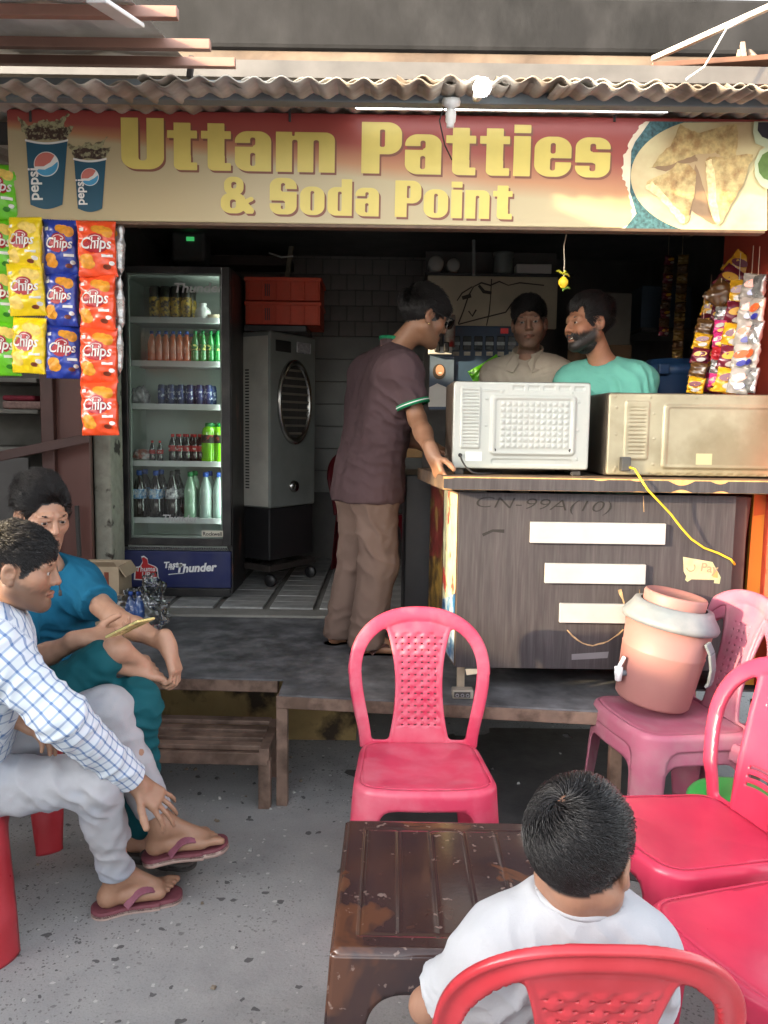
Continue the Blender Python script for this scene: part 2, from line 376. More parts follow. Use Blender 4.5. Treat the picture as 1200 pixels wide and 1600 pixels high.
_g('n', .6, lambda u, v: sub(uni(rb(u, v, 0, .58, .3, .78, .17), rb(u, v, 0, .25, 0, .78, 0), rb(u, v, .335, .58, 0, .6, 0)), rb(u, v, .25, .335, -.5, .63, .04)))
_g('&', .8, lambda u, v: sub(uni(rb(u, v, .08, .54, .5, 1, .2), rb(u, v, 0, .6, 0, .56, .24), seg2(u, v, .24, .62, .68, .08, .11), seg2(u, v, .55, .3, .72, .4, .06)), rb(u, v, .25, .37, .68, .86, .055), rb(u, v, .22, .36, .14, .38, .06), rb(u, v, -.1, 1, -.5, 0, 0)))
def lettering(text, size, gap=.05, space=.3, h=.018):
    """flat heavy lettering as raw (V in x,z ; F) with its baseline at 0, advancing along +x"""
    Vs, Fs, x, off = [], [], 0., 0
    for ch in text:
        if ch == ' ': x += space; continue
        wd, fn, top, bot = GL[ch]
        V, F, _ = sheet(fn, -.02, wd+.02, bot-.02, top+.02, h, lambda u, v: (u, np.zeros_like(u), v), lambda u, v, f: 0*u, lambda u, v, f: 0*u+.02)
        V = V.copy(); V[:, 0] += x; Vs.append(V*size); Fs.append(F+off); off += len(V); x += wd+gap
    return np.concatenate(Vs), np.concatenate(Fs), (x-gap)*size
def text_mesh(name, s, size, bold=0., shear=0., ext=.0004, sx=1., align='LEFT'):
    c = bpy.data.curves.new(name, 'FONT'); c.body = s; c.size = size; c.offset = bold*size; c.shear = shear; c.extrude = ext; c.align_x = align; c.resolution_u = 3
    o = bpy.data.objects.new('tmp', c); COL.objects.link(o); dg = bpy.context.evaluated_depsgraph_get(); me = bpy.data.meshes.new_from_object(o.evaluated_get(dg)); bpy.data.objects.remove(o)
    me.name = name
    for v in me.vertices: v.co.x *= sx
    return me
def on_wall(me, loc, rz=0., roll=0., tilt=0.):
    """turn a flat x-y mesh so that it stands in the x-z plane facing -y at loc"""
    me.transform(Matrix.Translation(Vector([float(x) for x in loc]))@Matrix.Rotation(rz, 4, 'Z')@Matrix.Rotation(R(90), 4, 'X')@Matrix.Rotation(roll, 4, 'Z')); return me
# ================================================================== SETTING
mb = MB(); mb.poly([(-150, -150, 0), (150, -150, 0), (150, 150, 0), (-150, 150, 0)])
def ground_mat():
    m = bpy.data.materials.new('street_concrete'); m.use_nodes = True; n = m.node_tree.nodes; L = m.node_tree.links; b = n['Principled BSDF']
    tc = n.new('ShaderNodeTexCoord')
    def nz(sc, det=6, ty='ShaderNodeTexNoise'):
        t = n.new(ty); t.inputs['Scale'].default_value = sc
        if ty == 'ShaderNodeTexNoise': t.inputs['Detail'].default_value = det
        L.new(tc.outputs['Object'], t.inputs['Vector']); return t
    def ramp(src, p0, p1, c0=(0, 0, 0, 1), c1=(1, 1, 1, 1)):
        r = n.new('ShaderNodeValToRGB'); r.color_ramp.elements[0].position = p0; r.color_ramp.elements[1].position = p1
        r.color_ramp.elements[0].color = c0; r.color_ramp.elements[1].color = c1; L.new(src, r.inputs[0]); return r.outputs[0]
    def mix(fac, a, c):
        x = n.new('ShaderNodeMixRGB'); L.new(fac, x.inputs[0])
        if isinstance(a, tuple): x.inputs[1].default_value = (*a, 1)
        else: L.new(a, x.inputs[1])
        if isinstance(c, tuple): x.inputs[2].default_value = (*c, 1)
        else: L.new(c, x.inputs[2])
        return x.outputs[0]
    def math_(op, a, c):
        x = n.new('ShaderNodeMath'); x.operation = op
        for i, q in enumerate((a, c)):
            if isinstance(q, (int, float)): x.inputs[i].default_value = q
            else: L.new(q, x.inputs[i])
        return x.outputs[0]
    base = ramp(nz(1.7).outputs[0], .3, .7, (.215, .213, .21, 1), (.305, .302, .296, 1))
    base = mix(ramp(nz(9, 8).outputs[0], .35, .75), base, (.31, .305, .295))
    base = mix(math_('MULTIPLY', ramp(nz(180, 2).outputs[0], .5, .75), .35), base, (.13, .128, .125))
    # dark aggregate stones: jittered voronoi cells of several sizes
    hts = []
    for sc, thr, col, pick in ((21, .19, (.09, .088, .088), .78), (46, .22, (.1, .098, .096), .62), (105, .27, (.115, .11, .105), .42), (44, .2, (.42, .41, .39), .84)):
        v = nz(sc, ty='ShaderNodeTexVoronoi'); wv = n.new('ShaderNodeVectorMath'); wv.operation = 'ADD'
        ns = nz(sc*1.3, 2); mp = n.new('ShaderNodeVectorMath'); mp.operation = 'SCALE'; L.new(ns.outputs['Color'], mp.inputs[0]); mp.inputs['Scale'].default_value = .9/sc
        L.new(tc.outputs['Object'], wv.inputs[0]); L.new(mp.outputs[0], wv.inputs[1]); L.new(wv.outputs[0], v.inputs['Vector'])
        sep = n.new('ShaderNodeSeparateColor'); L.new(v.outputs['Color'], sep.inputs[0])
        r = math_('MULTIPLY', math_('GREATER_THAN', sep.outputs[0], pick), math_('LESS_THAN', v.outputs['Distance'], math_('MULTIPLY', sep.outputs[1], thr*1.5)))
        if pick < .7:
            big = ramp(nz(1.1).outputs[0], .38, .6); r = math_('MULTIPLY', r, big)
        base = mix(r, base, col); hts.append(r)
    L.new(base, b.inputs['Base Color']); b.inputs['Roughness'].default_value = .8
    bp = n.new('ShaderNodeBump'); bp.inputs['Strength'].default_value = .5; bp.inputs['Distance'].default_value = .004
    h = math_('ADD', nz(70, 8).outputs[0], math_('MULTIPLY', hts[0], .35)); L.new(h, bp.inputs['Height']); L.new(bp.outputs[0], b.inputs['Normal'])
    return m
tag(mb.build('ground', ground_mat(), origin=(0, 0, 0)), 'grey concrete street surface with dark pebbles showing through', None, kind='structure')
# wet patch that has run out from under the platform
def wetmask(u, v): return ell2(u, v, .8, 3.2, .88, .68)+.07*vnoise(u*7, v*7, seed=3)+.035*vnoise(u*22, v*22, seed=4)
V, F, _ = sheet(wetmask, -.3, 1.8, 2.0, 3.9, .03, lambda u, v: (u, v, 0*u+.004), lambda u, v, f: 0*u, lambda u, v, f: 0*u-.002)
o = obj('wet_patch', np_mesh('wet_patch', V, F, False), M('wet_concrete', (.075, .072, .07), .45, .25, 9, .3, 60)); tag(o, 'dark wet stain on the ground under the platform', None, kind='structure')

m_rust = M('rusty_frame', srgb(128, 104, 90), .6, .2, 14, .15, 90, col2=srgb(92, 72, 60), dscale=9)
m_mat = M('black_rubber', (.085, .085, .092), .55, .3, 10, .25, 35, col2=(.19, .19, .2), dscale=5, mixlo=.42, mixhi=.8, dust=(.25, .24, .23), dustamt=.25)
m_conc = M('old_concrete', (.27, .26, .235), .85, .2, 7, .35, 40, dust=(.12, .11, .1))
m_dark = M('grimy_dark', (.05, .045, .042), .8, .3, 5, .2, 30)
m_wallbeige = M('stained_plaster', srgb(128, 112, 96), .85, .15, 3, .3, 30, col2=srgb(92, 74, 62), dscale=2.2, mixlo=.45, mixhi=.7, dust=(.04, .035, .03), dustamt=.5)
m_soot = M('sooty_concrete', (.011, .0105, .0115), .9, .4, 2.5, .6, 20, col2=(.003, .003, .0035), dscale=2.2, mixlo=.4, mixhi=.62, dust=(.05, .049, .05), dustamt=.3, stretch=(1, 1, .6))
m_plinth = M('mouldy_plaster', srgb(150, 128, 84), .9, .2, 6, .3, 30, col2=srgb(60, 50, 38), dscale=5, mixlo=.48, mixhi=.6)
# platform of black rubber over a steel frame
pf = thing('platform', 'low black rubber topped platform on a rusty steel frame before the counter', 'platform', (.2, 3.5, 0))
outline = [(-1.62, 3.26), (-.405, 3.215), (-.40, 3.03), (.97, 2.88), (.97, 3.16), (1.62, 3.16), (1.62, 4.285), (-1.62, 4.285)]
mb = MB(); mb.prism(outline, lambda u, v, w: (u, v, .46-w), .007); mb.build('rubber_mat', m_mat, pf)
for a, b in (((-1.62, 3.285), (-.43, 3.24)), ((-.41, 3.055), (.96, 2.905)), ((-.385, 3.06), (-.385, 4.26)), ((.9, 2.95), (.9, 4.26)), ((-1.6, 4.26), (1.6, 4.26))):
    mb = MB(); mb.bar((a[0], a[1], .427), (b[0], b[1], .427), .045, .05, .004); mb.build('frame_rail', m_rust, pf)
for x, y in ((-.39, 3.06), (-.385, 3.75), (.9, 2.96), (1.55, 3.2), (-1.5, 3.3)):
    mb = MB(); mb.box(x-.022, x+.022, y-.022, y+.022, 0, .405, .003); mb.build('leg', m_rust, pf)
# slatted bench under the platform edge
be = thing('slatted_bench', 'low slatted metal bench tucked under the left platform edge', 'bench', (-1.0, 3.15, 0))
for i, y in enumerate((3.04, 3.125, 3.21, 3.31)):
    mb = MB(); mb.bar((-1.75, y+.03, .245), (-.47, y, .245), .05 if i else .045, .02, .003); mb.build('slat', m_rust, be)
mb = MB(); mb.bar((-1.75, 3.045, .207), (-.44, 3.015, .207), .03, .05, .003); mb.build('front_rail', m_rust, be)
mb = MB(); mb.bar((-.455, 3.0, .225), (-.455, 3.33, .225), .04, .05, .003); mb.build('end_rail', m_rust, be)
for x, y in ((-.455, 3.03), (-.455, 3.32), (-1.7, 3.06), (-1.7, 3.32)):
    mb = MB(); mb.box(x-.024, x+.024, y-.02, y+.02, 0, .2, .003); mb.build('leg', m_rust, be)
# plinth and the shop floor
mb = MB(); mb.box(-2.6, -.12, 3.72, 4.28, 0, .4); mb.box(-.12, 1.7, 4.2, 4.28, 0, .4); mb.build('plinth_wall', m_plinth); tag(bpy.data.objects['plinth_wall'], 'mouldy yellow plinth wall behind the slatted bench', None, kind='structure')
mb = MB(); mb.box(-1.75, 1.62, 4.29, 4.45, 0, .472, .01); mb.box(-1.75, 1.62, 4.45, 6.3, .3, .462); fl = mb.build('shop_floor', m_conc); tag(fl, 'concrete edge and tiled floor of the shop', None, kind='structure')
m_tile = M('marble_tile', (.5, .5, .48), .3, .12, 4, .03, 50, col2=(.38, .38, .37), dscale=6, dust=(.12, .1, .08), dustamt=.4)
me = None; tw = .245
for i in range(7):
    for j in range(11):
        x0 = -1.5+i*.283+.01; y0 = 4.455+j*.162
        if me is None:
            b_ = MB(); b_.box(-tw/2, tw/2, -.078, .078, -.006, .006, .002, 1); me = b_.mesh('tile')
        o = obj('tile', me, m_tile, fl, (x0+tw/2-fl.location.x, y0+.08-fl.location.y, .472-fl.location.z+.0005*((i*7+j*3) % 4)))
# walls of the shop
m_wred = M('red_board', srgb(206, 84, 62), .6, .12, 4, .05, 40, col2=srgb(184, 72, 54), dscale=2)
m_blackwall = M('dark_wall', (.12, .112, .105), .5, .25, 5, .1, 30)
def st(name, mb, m, label, **k): o = mb.build(name, m, **k); tag(o, label, None, kind='structure'); return o
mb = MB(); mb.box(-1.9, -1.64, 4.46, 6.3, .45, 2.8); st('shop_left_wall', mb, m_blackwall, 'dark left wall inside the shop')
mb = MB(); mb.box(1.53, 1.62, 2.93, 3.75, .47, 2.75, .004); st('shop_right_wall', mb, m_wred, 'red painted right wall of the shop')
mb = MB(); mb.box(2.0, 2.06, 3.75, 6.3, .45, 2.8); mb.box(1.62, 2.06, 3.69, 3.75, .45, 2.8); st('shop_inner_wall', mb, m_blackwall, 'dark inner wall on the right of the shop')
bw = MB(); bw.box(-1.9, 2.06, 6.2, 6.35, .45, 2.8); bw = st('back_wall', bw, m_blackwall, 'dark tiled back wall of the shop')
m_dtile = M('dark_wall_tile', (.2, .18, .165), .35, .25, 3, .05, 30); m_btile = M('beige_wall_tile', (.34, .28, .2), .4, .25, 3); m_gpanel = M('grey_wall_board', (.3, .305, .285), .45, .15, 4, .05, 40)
zt = P(560, 527, 6.2)[2]; mt = None
for j in range(6):
    for i in range(16):
        x = -1.3+i*.125+(.06 if j % 2 else 0); z = zt+.06+j*.115
        if mt is None: b_ = MB(); b_.box(-.06, .06, -.008, 0, -.055, .055, .003, 1); mt = b_.mesh('wall_tile')
        o = obj('tile', mt, None, bw, np.array((x, 6.2, z))-np.array(bw.location))
        if not mt.materials: mt.materials.append(m_dtile)
mt2 = mt.copy(); mt2.materials.clear(); mt2.materials.append(m_btile)
for i in range(8): obj('tile', mt2, None, bw, np.array((-.55+i*.19, 6.198, zt+.06+6*.115+.01))-np.array(bw.location))
for j in range(7):
    b_ = MB(); b_.box(-1.1, .55, 6.178, 6.2, zt-.17*(j+1)+.004, zt-.17*j, .004, 1); b_.build('board', m_gpanel, bw)
mb = MB(); mb.box(-4.2, -1.9, 5.5, 5.6, 0, 2.9); st('stall_back_wall', mb, m_conc, 'concrete back wall of the next stall')
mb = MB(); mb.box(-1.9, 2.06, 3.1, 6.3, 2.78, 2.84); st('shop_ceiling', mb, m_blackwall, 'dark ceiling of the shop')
# building behind and above the tin roof
mb = MB(); mb.box(-6, 6, 3.995, 5.0, 2.86, 3.268); st('upper_wall', mb, m_wallbeige, 'stained beige wall above the tin roof')
mb = MB(); mb.box(-6, 6, 3.97, 5.0, 3.27, 3.52, .02); st('concrete_ledge', mb, m_soot, 'soot blackened concrete ledge over the shop')
# stall next door on the left: pillars and shelf
m_brown = M('brown_laminate', srgb(96, 58, 50), .45, .15, 5, .03, 60, stretch=(1, 1, .2)); m_brown2 = M('brown_frame', srgb(80, 52, 46), .5, .2, 5)
m_post = M('peeling_post', srgb(158, 156, 142), .8, .12, 6, .3, 40, col2=srgb(58, 52, 45), dscale=9, mixlo=.58, mixhi=.64, dust=(.1, .09, .08), dustamt=.4)
a = P(75, 600, 4.3); b = P(143, 860, 4.3); mb = MB(); mb.box(a[0]+.02, P(140, 690, 4.3)[0], 4.3, 4.34, .4, 2.6, .006); o = mb.build('shutter_door', m_brown); tag(o, 'brown laminate door panel behind the seated men', 'door')
mb = MB(); x = P(80, 650, 4.28)[0]; mb.box(x-.05, x+.02, 4.26, 4.34, .4, 2.6, .006); o = mb.build('door_frame', m_brown2); tag(o, 'dark brown upright frame left of the brown door panel', 'door frame')
x0, x1 = P(145, 700, 4.4)[0], P(172, 700, 4.4)[0]; mb = MB(); mb.box(x0, x1, 4.4, 4.62, .4, 2.6, .012); o = mb.build('concrete_post', m_post); tag(o, 'peeling grey concrete post beside the drinks fridge', 'post')
mb = MB(); mb.bar(P(-15, 716, 4.1), P(140, 684, 4.2), .03, .05, .004); o = mb.build('diagonal_rail', m_brown2); tag(o, 'brown rail sloping across the shelf of the next stall', 'rail')
sh = thing('stall_shelf', 'grey shelf unit of the next stall behind the hanging chips', 'shelf', P(20, 760, 4.9)*np.array([1, 1, 0])+np.array([0, 0, .4]))
m_sgrey = M('shelf_grey', srgb(122, 118, 110), .7, .2, 6, .1, 40)
xa, xb = P(-60, 650, 4.9)[0], P(70, 650, 4.9)[0]
for py in (592, 640, 698, 735):
    z = P(20, py, 4.9)[2]; mb = MB(); mb.box(xa, xb, 4.8, 5.3, z-.025, z, .004); mb.build('shelf_board', m_sgrey, sh)
mb = MB(); mb.box(xa, xb, 5.3, 5.33, .4, 2.3); mb.build('back_panel', M('shelf_back', (.2, .19, .17), .8, .3, 4, .1), sh)
mb = MB(); z0 = P(20, 800, 4.85)[2]; mb.box(xa, P(48, 800, 4.8)[0], 4.79, 4.82, .4, P(20, 715, 4.8)[2], .004); mb.build('front_panel', M('shelf_front', srgb(104, 100, 97), .6, .15, 5), sh)
p = P(35, 640, 4.9); mb = MB(); mb.box(p[0]-.1, p[0]+.14, 4.85, 5.05, p[2]+.002, p[2]+.05, .012); o = mb.build('tray', M('pebbled_tray', srgb(150, 120, 112), .8, .3, 40, .5, 60)); tag(o, 'speckled tray on the shelf of the next stall', 'tray')
mb = MB(); mb.box(p[0]-.11, p[0]+.09, 4.87, 5.03, p[2]+.052, p[2]+.085, .014); o = mb.build('folded_cloth', M('maroon_cloth', srgb(130, 36, 52), .8, .2, 20, .3)); tag(o, 'folded maroon cloth on the speckled tray', 'cloth')
mb = MB(); mb.bar(P(120, 790, 4.24), P(124, 870, 4.24), .02, .02, .003); o = mb.build('metal_rod', m_dark); tag(o, 'thin dark rod leaning on the brown door panel', 'rod')

# ---------------------------------------------------------------- tin roof over the shop front
rf = thing('tin_roof', 'weathered corrugated roof edge over the sign on a grey beam', 'roof', (0, 2.7, 2.5))
m_corr = M('weathered_corrugated', srgb(190, 184, 172), .7, .2, 5, .2, 40, col2=srgb(146, 132, 116), dscale=3, dust=(.1, .09, .08), dustamt=.5)
def corr(x0, x1, y0, y1, z0, slope, amp, ph, pitch=.0815, jag=0, seed=0):
    V = []; F = []; n = int((x1-x0)/pitch*8); ys = np.linspace(y0, y1, 9)
    xs = np.linspace(x0, x1, n)
    for s in (0, 1):
        for j, y in enumerate(ys):
            for i, x in enumerate(xs):
                yy = y+(jag*vnoise(x*9, 0, seed=seed) if j == 0 else 0)
                V.append((x, yy, z0+(yy-y0)*slope+.75*amp*math.sin(2*math.pi*x/pitch+ph)-s*.004))
    m_ = len(ys)*n
    for j in range(len(ys)-1):
        for i in range(n-1):
            a = j*n+i; F.append((a, a+1, a+n+1, a+n)); F.append((a+m_, a+n+m_, a+n+1+m_, a+1+m_))
    for i in range(n-1): F.append((i, i+m_, i+1+m_, i+1))
    return V, F
for k, (x0, x1, y0, z, ph) in enumerate(((-2.2, -.62, 2.5, 2.512, 0), (-.75, .16, 2.49, 2.522, 1.2), (.02, .62, 2.49, 2.532, .4), (.5, 1.15, 2.52, 2.53, 2.4), (1.0, 2.2, 2.5, 2.522, .2))):
    mb = MB(); mb.raw(*corr(x0, x1, y0, 4.5, z+.001*k, .16, .0125, ph, jag=.012, seed=k)); mb.build('roof_sheet', m_corr, rf)
    mb = MB(); mb.raw(*corr(x0+.3, x1+.2, y0+.05, 3.6, z+.018+.001*k, .16, .011, ph+1.9, jag=.01, seed=k+9)); mb.build('roof_sheet', m_corr, rf)
m_beam = M('grey_beam', srgb(110, 118, 122), .55, .15, 5, .1, 50, dust=(.12, .1, .08), dustamt=.4)
mb = MB(); mb.bar((-2.3, 2.7, P(600, 149, 2.7)[2]), (2.3, 2.7, P(600, 149, 2.7)[2]-.0), .05, .062, .004); mb.build('beam', m_beam, rf)
mb = MB(); mb.box(-.45, 1.5, 2.93, 2.96, 2.5, 2.57); mb.build('red_fascia_board', M('dull_red_board', srgb(120, 40, 36), .6, .2, 4), rf)
mb = MB(); mb.box(-1.8, -.45, 2.99, 3.02, 2.5, 2.57); mb.build('back_board', m_dark, rf)
# ---------------------------------------------------------------- neighbour's tin canopy, upper left
cn = thing('tin_canopy', "neighbouring stall's pale tin canopy on three brown square rails", 'canopy', (-1.9, 2.4, 2.7))
m_tin = M('pale_tin', srgb(226, 224, 218), .45, .12, 4, .1, 30, dust=(.3, .26, .2), dustamt=.5)
rails = [(P(278, 21, 2.3), 2.3), (P(329, 71, 2.62), 2.62), (P(368, 99, 2.85), 2.85)]
for (p, d) in rails:
    mb = MB(); q = p.copy(); q[0] = -3.6; mb.bar(q, p, .024, .03, .002); mb.build('rail', M('brown_rail', srgb(150, 112, 98), .5, .15, 8), cn)
pa = P(150, 0, 2.05); 
e0 = rails[0][0]; e2 = rails[2][0]
sl_ = (e2[2]-e0[2])/(e2[1]-e0[1])
def tinsheet(x0a, x1a, x1b, ya, yb, dz):
    V = []; F = []; n = 40
    for s in (0, 1):
        for j in range(2):
            y = (ya, yb)[j]; xr = (x1a, x1b)[j]
            for i in range(n):
                x = x0a+(xr-x0a)*i/(n-1); rib = .014*max(0, math.cos(2*math.pi*x/.19))**6
                V.append((x, y, e0[2]+.022+dz+(y-e0[1])*sl_+rib+s*.003))
    for j in range(1):
        for i in range(n-1):
            a = i; F.append((a, a+n, a+n+1, a+1)); b_ = a+2*n; F.append((b_, b_+1, b_+n+1, b_+n))
    for i in range(n-1): F.append((i, i+1, i+1+2*n, i+2*n)); F.append((n+i, n+i+2*n, n+i+1+2*n, n+i+1))
    return V, F
xr = lambda px, py, y: P(px, py, y)[0]
mb = MB(); mb.raw(*tinsheet(-3.7, P(225, 35, 2.3)[0], P(285, 95, 2.88)[0], 1.2, 2.95, 0), smooth=False); mb.build('roof_sheet', m_tin, cn)
mb = MB(); mb.bar(P(150, 0, 2.02)+np.array([0, 0, .0]), P(212, 40, 2.3), .05, .012, .003); mb.build('edge_flashing', M('white_flashing', (.75, .75, .73), .4, .1, 5), cn)
mb = MB(); mb.bar(P(300, 88, 2.9), P(296, 122, 2.9), .02, .02, .003); mb.build('bracket', m_dark, cn)
# stained wall bits and wires on the right, above the roof
mb = MB(); mb.bar(P(1020, 92, 3.4), P(1215, 5, 2.9), .02, .02, .003); o = mb.build('bamboo_pole', M('pale_pole', srgb(176, 168, 156), .6, .15, 9)); tag(o, 'thin pale pole sloping across the upper right corner', 'pole')
mb = MB(); mb.tube([P(1072, 124, 3.0), P(1100, 105, 3.0), P(1118, 75, 3.0), P(1135, 45, 3.0), P(1205, 8, 3.0)], .004, 6); o = mb.build('wire', M('white_wire', (.6, .6, .58), .5)); tag(o, 'thin white wire rising from the roof edge', 'wire')
for (a, b) in (((1150, 112), (1156, 80)), ((1165, 112), (1160, 68)), ((1200, 110), (1170, 80))):
    mb = MB(); mb.bar(P(*a, 3.6), P(*b, 3.7), .02, .02, .003); o = mb.build('timber_stick', M('old_timber', srgb(150, 130, 112), .8, .2, 12)); tag(o, {1150: 'upright timber stick above the right roof edge, leftmost of three', 1165: 'middle timber stick above the right roof edge', 1200: 'slanting timber stick above the right roof edge'}[a[0]], 'stick', 'timber sticks above the roof')
mb = MB(); mb.bar(P(1000, 128, 3.3), P(1230, 112, 3.3), .3, .02, .003); o = mb.build('rusty_sheet', M('rusty_tin', srgb(120, 84, 66), .7, .25, 8)); tag(o, 'rusty sheet lying on the right end of the roof', 'sheet')
# street side out of view: added wall, its heights shaped to block the sun
mb = MB()
xs = np.linspace(-9, 1.25, 30)
for a, b in zip(xs, xs[1:]): mb.box(-4.05, -3.85, a, b, 0, (2.32 if a < -.65 else 1.93 if a < .25 else 1.76)+.05*math.sin(a*3.1)+.05*math.sin(a*7.7))
mb.box(-4.2, -3.8, 1.25, 6, 0, 3.0); st('added_shade_wall', mb, m_conc, 'added unseen concrete wall shading the street from the low sun')

kb = MB(); kb.box(-6.6, -2.5, -7.2, -6.4, 0, 3.3, .02); kb = st('kiosk_across_street', kb, M('kiosk_plaster', srgb(150, 130, 112), .8, .2, 1), 'plastered kiosk across the street')
for k in range(26):
    mb = MB(); mb.box(-6.1, -2.9, -6.4, -6.37, .2+k*.105, .29+k*.105, .01, 1); mb.build('shutter_slat', M('brown_shutter', srgb(150, 92, 78), .5, .12, 3), kb)
# ================================================================== THE SIGN
SY = 2.868
def S(px, py, k=0): p = P(px, py, SY); p[1] -= .0012*k; return p
sg = thing('shop_sign', 'wide red and cream shop sign with heavy yellow lettering', 'sign', P(605, 352, SY))
def sign_mat():
    m = bpy.data.materials.new('sign_print'); m.use_nodes = True; n = m.node_tree.nodes; L = m.node_tree.links; b = n['Principled BSDF']
    tc = n.new('ShaderNodeTexCoord'); sp = n.new('ShaderNodeSeparateXYZ'); L.new(tc.outputs['Generated'], sp.inputs[0])
    cx = n.new('ShaderNodeValToRGB'); e = cx.color_ramp.elements          # how far down the red reaches along the sign
    for p_, v_ in ((0, .2), (.16, .36), (.34, .72), (.6, .82), (.8, .9)):
        q = e[0] if p_ == 0 else e[1] if p_ == .8 else e.new(p_); q.position = p_; q.color = (v_, v_, v_, 1)
    L.new(sp.outputs[0], cx.inputs[0])
    nz = n.new('ShaderNodeTexNoise'); nz.inputs['Scale'].default_value = 3; L.new(tc.outputs['Object'], nz.inputs['Vector'])
    a = n.new('ShaderNodeMath'); a.operation = 'SUBTRACT'; a.inputs[0].default_value = 1.0; L.new(sp.outputs[2], a.inputs[1])
    d = n.new('ShaderNodeMath'); d.operation = 'DIVIDE'; L.new(a.outputs[0], d.inputs[0]); L.new(cx.outputs[0], d.inputs[1])
    c = n.new('ShaderNodeMath'); c.operation = 'MULTIPLY_ADD'; L.new(nz.outputs[0], c.inputs[0]); c.inputs[1].default_value = .1; L.new(d.outputs[0], c.inputs[2])
    r = n.new('ShaderNodeValToRGB'); e = r.color_ramp.elements
    e[0].position = .1; e[0].color = (*srgb(146, 60, 56), 1); e[1].position = 1.05; e[1].color = (*srgb(178, 162, 126), 1)
    for p_, k in ((.5, srgb(152, 76, 66)), (.8, srgb(178, 128, 90)),): q = e.new(p_); q.color = (*k, 1)
    L.new(c.outputs[0], r.inputs[0]); L.new(r.outputs[0], b.inputs['Base Color']); b.inputs['Roughness'].default_value = .42
    return m
a, b = S(10, 168), S(1203, 190); c = S(16, 343)
mb = MB(); mb.box(a[0], 1.305, SY, SY+.035, c[2], a[2]-.004, .003); mb.build('panel', sign_mat(), sg)
m_frame = M('sign_edge', srgb(96, 74, 56), .6, .2, 20)
mb = MB(); mb.box(a[0]-.004, 1.309, SY-.004, SY+.04, c[2]-.012, c[2]-.001, .002); mb.build('edge_trim', m_frame, sg)
m_letter = M('letter_yellow', srgb(208, 188, 100), .45, .05, 12); m_lshadow = M('letter_shade_print', srgb(124, 78, 62), .5, .05, 9)
def sign_line(text, x0, y0, x1, y1, caph, gap, space, nm):
    V, F, wd = lettering(text, 1.0, gap, space)
    A, B = P(x0, y0, SY), P(x1, y1, SY); L_ = np.linalg.norm(B-A); ex = (B-A)/L_; ez = np.array([-ex[2], 0, ex[0]]); hh = caph/CF*SY*.985
    for k, (m_, dx, dz) in enumerate(((m_lshadow, .0065, -.0075), (m_letter, 0, 0))):
        W = A+np.outer(V[:, 0]/wd*L_+dx, ex)+np.outer(V[:, 2]*hh+dz, ez)
        W[:, 1] = SY-.0005-.0008*k+np.where(V[:, 1] < -.01, -.0004, 0)
        o = obj(nm if k else nm+'_shade', np_mesh(nm, W-wloc(sg), F, False), m_, sg)
sign_line('Uttam Patties', 190, 264, 953, 278, 75, .052, .34, 'lettering')
sign_line('& Soda Point', 345, 333, 800, 343, 54, .06, .3, 'lettering')
def flat(nm, pts, k, m_, parent=sg, sm=False):
    mb = MB(); mb.poly([S(x, y, k) for x, y in pts]); return mb.build(nm, m_, parent)
def ellpts(cx, cy, rx, ry, a0=0, a1=360, n=40): return [(cx+rx*math.cos(R(t)), cy+ry*math.sin(R(t))) for t in np.linspace(a0, a1, n, endpoint=(abs(a1-a0) < 360))]
def ragged(pts, amp, sub_=6, seed=1):
    rs = random.Random(seed); out = []
    for i in range(len(pts)):
        x0, y0 = pts[i]; x1, y1 = pts[(i+1) % len(pts)]
        for k in range(sub_): t = k/sub_; out.append((x0+(x1-x0)*t+rs.uniform(-amp, amp), y0+(y1-y0)*t+rs.uniform(-amp, amp)))
    return out
m_cupb = M('cup_blue', srgb(30, 78, 98), .45, .06, 6); m_white = M('print_white', (.75, .74, .7), .5, .04, 9); m_colad = M('splash_brown', srgb(66, 48, 40), .4, .35, 90, col2=srgb(150, 146, 116), dscale=70, mixlo=.5, mixhi=.6)
m_lred = M('print_red', srgb(196, 112, 100), .5, .04); m_lblue = M('print_light_blue', srgb(70, 150, 190), .5, .04); m_spl = M('splash_pale', srgb(176, 172, 132), .4, .3, 60, col2=srgb(90, 78, 58), dscale=60, mixlo=.45, mixhi=.6)
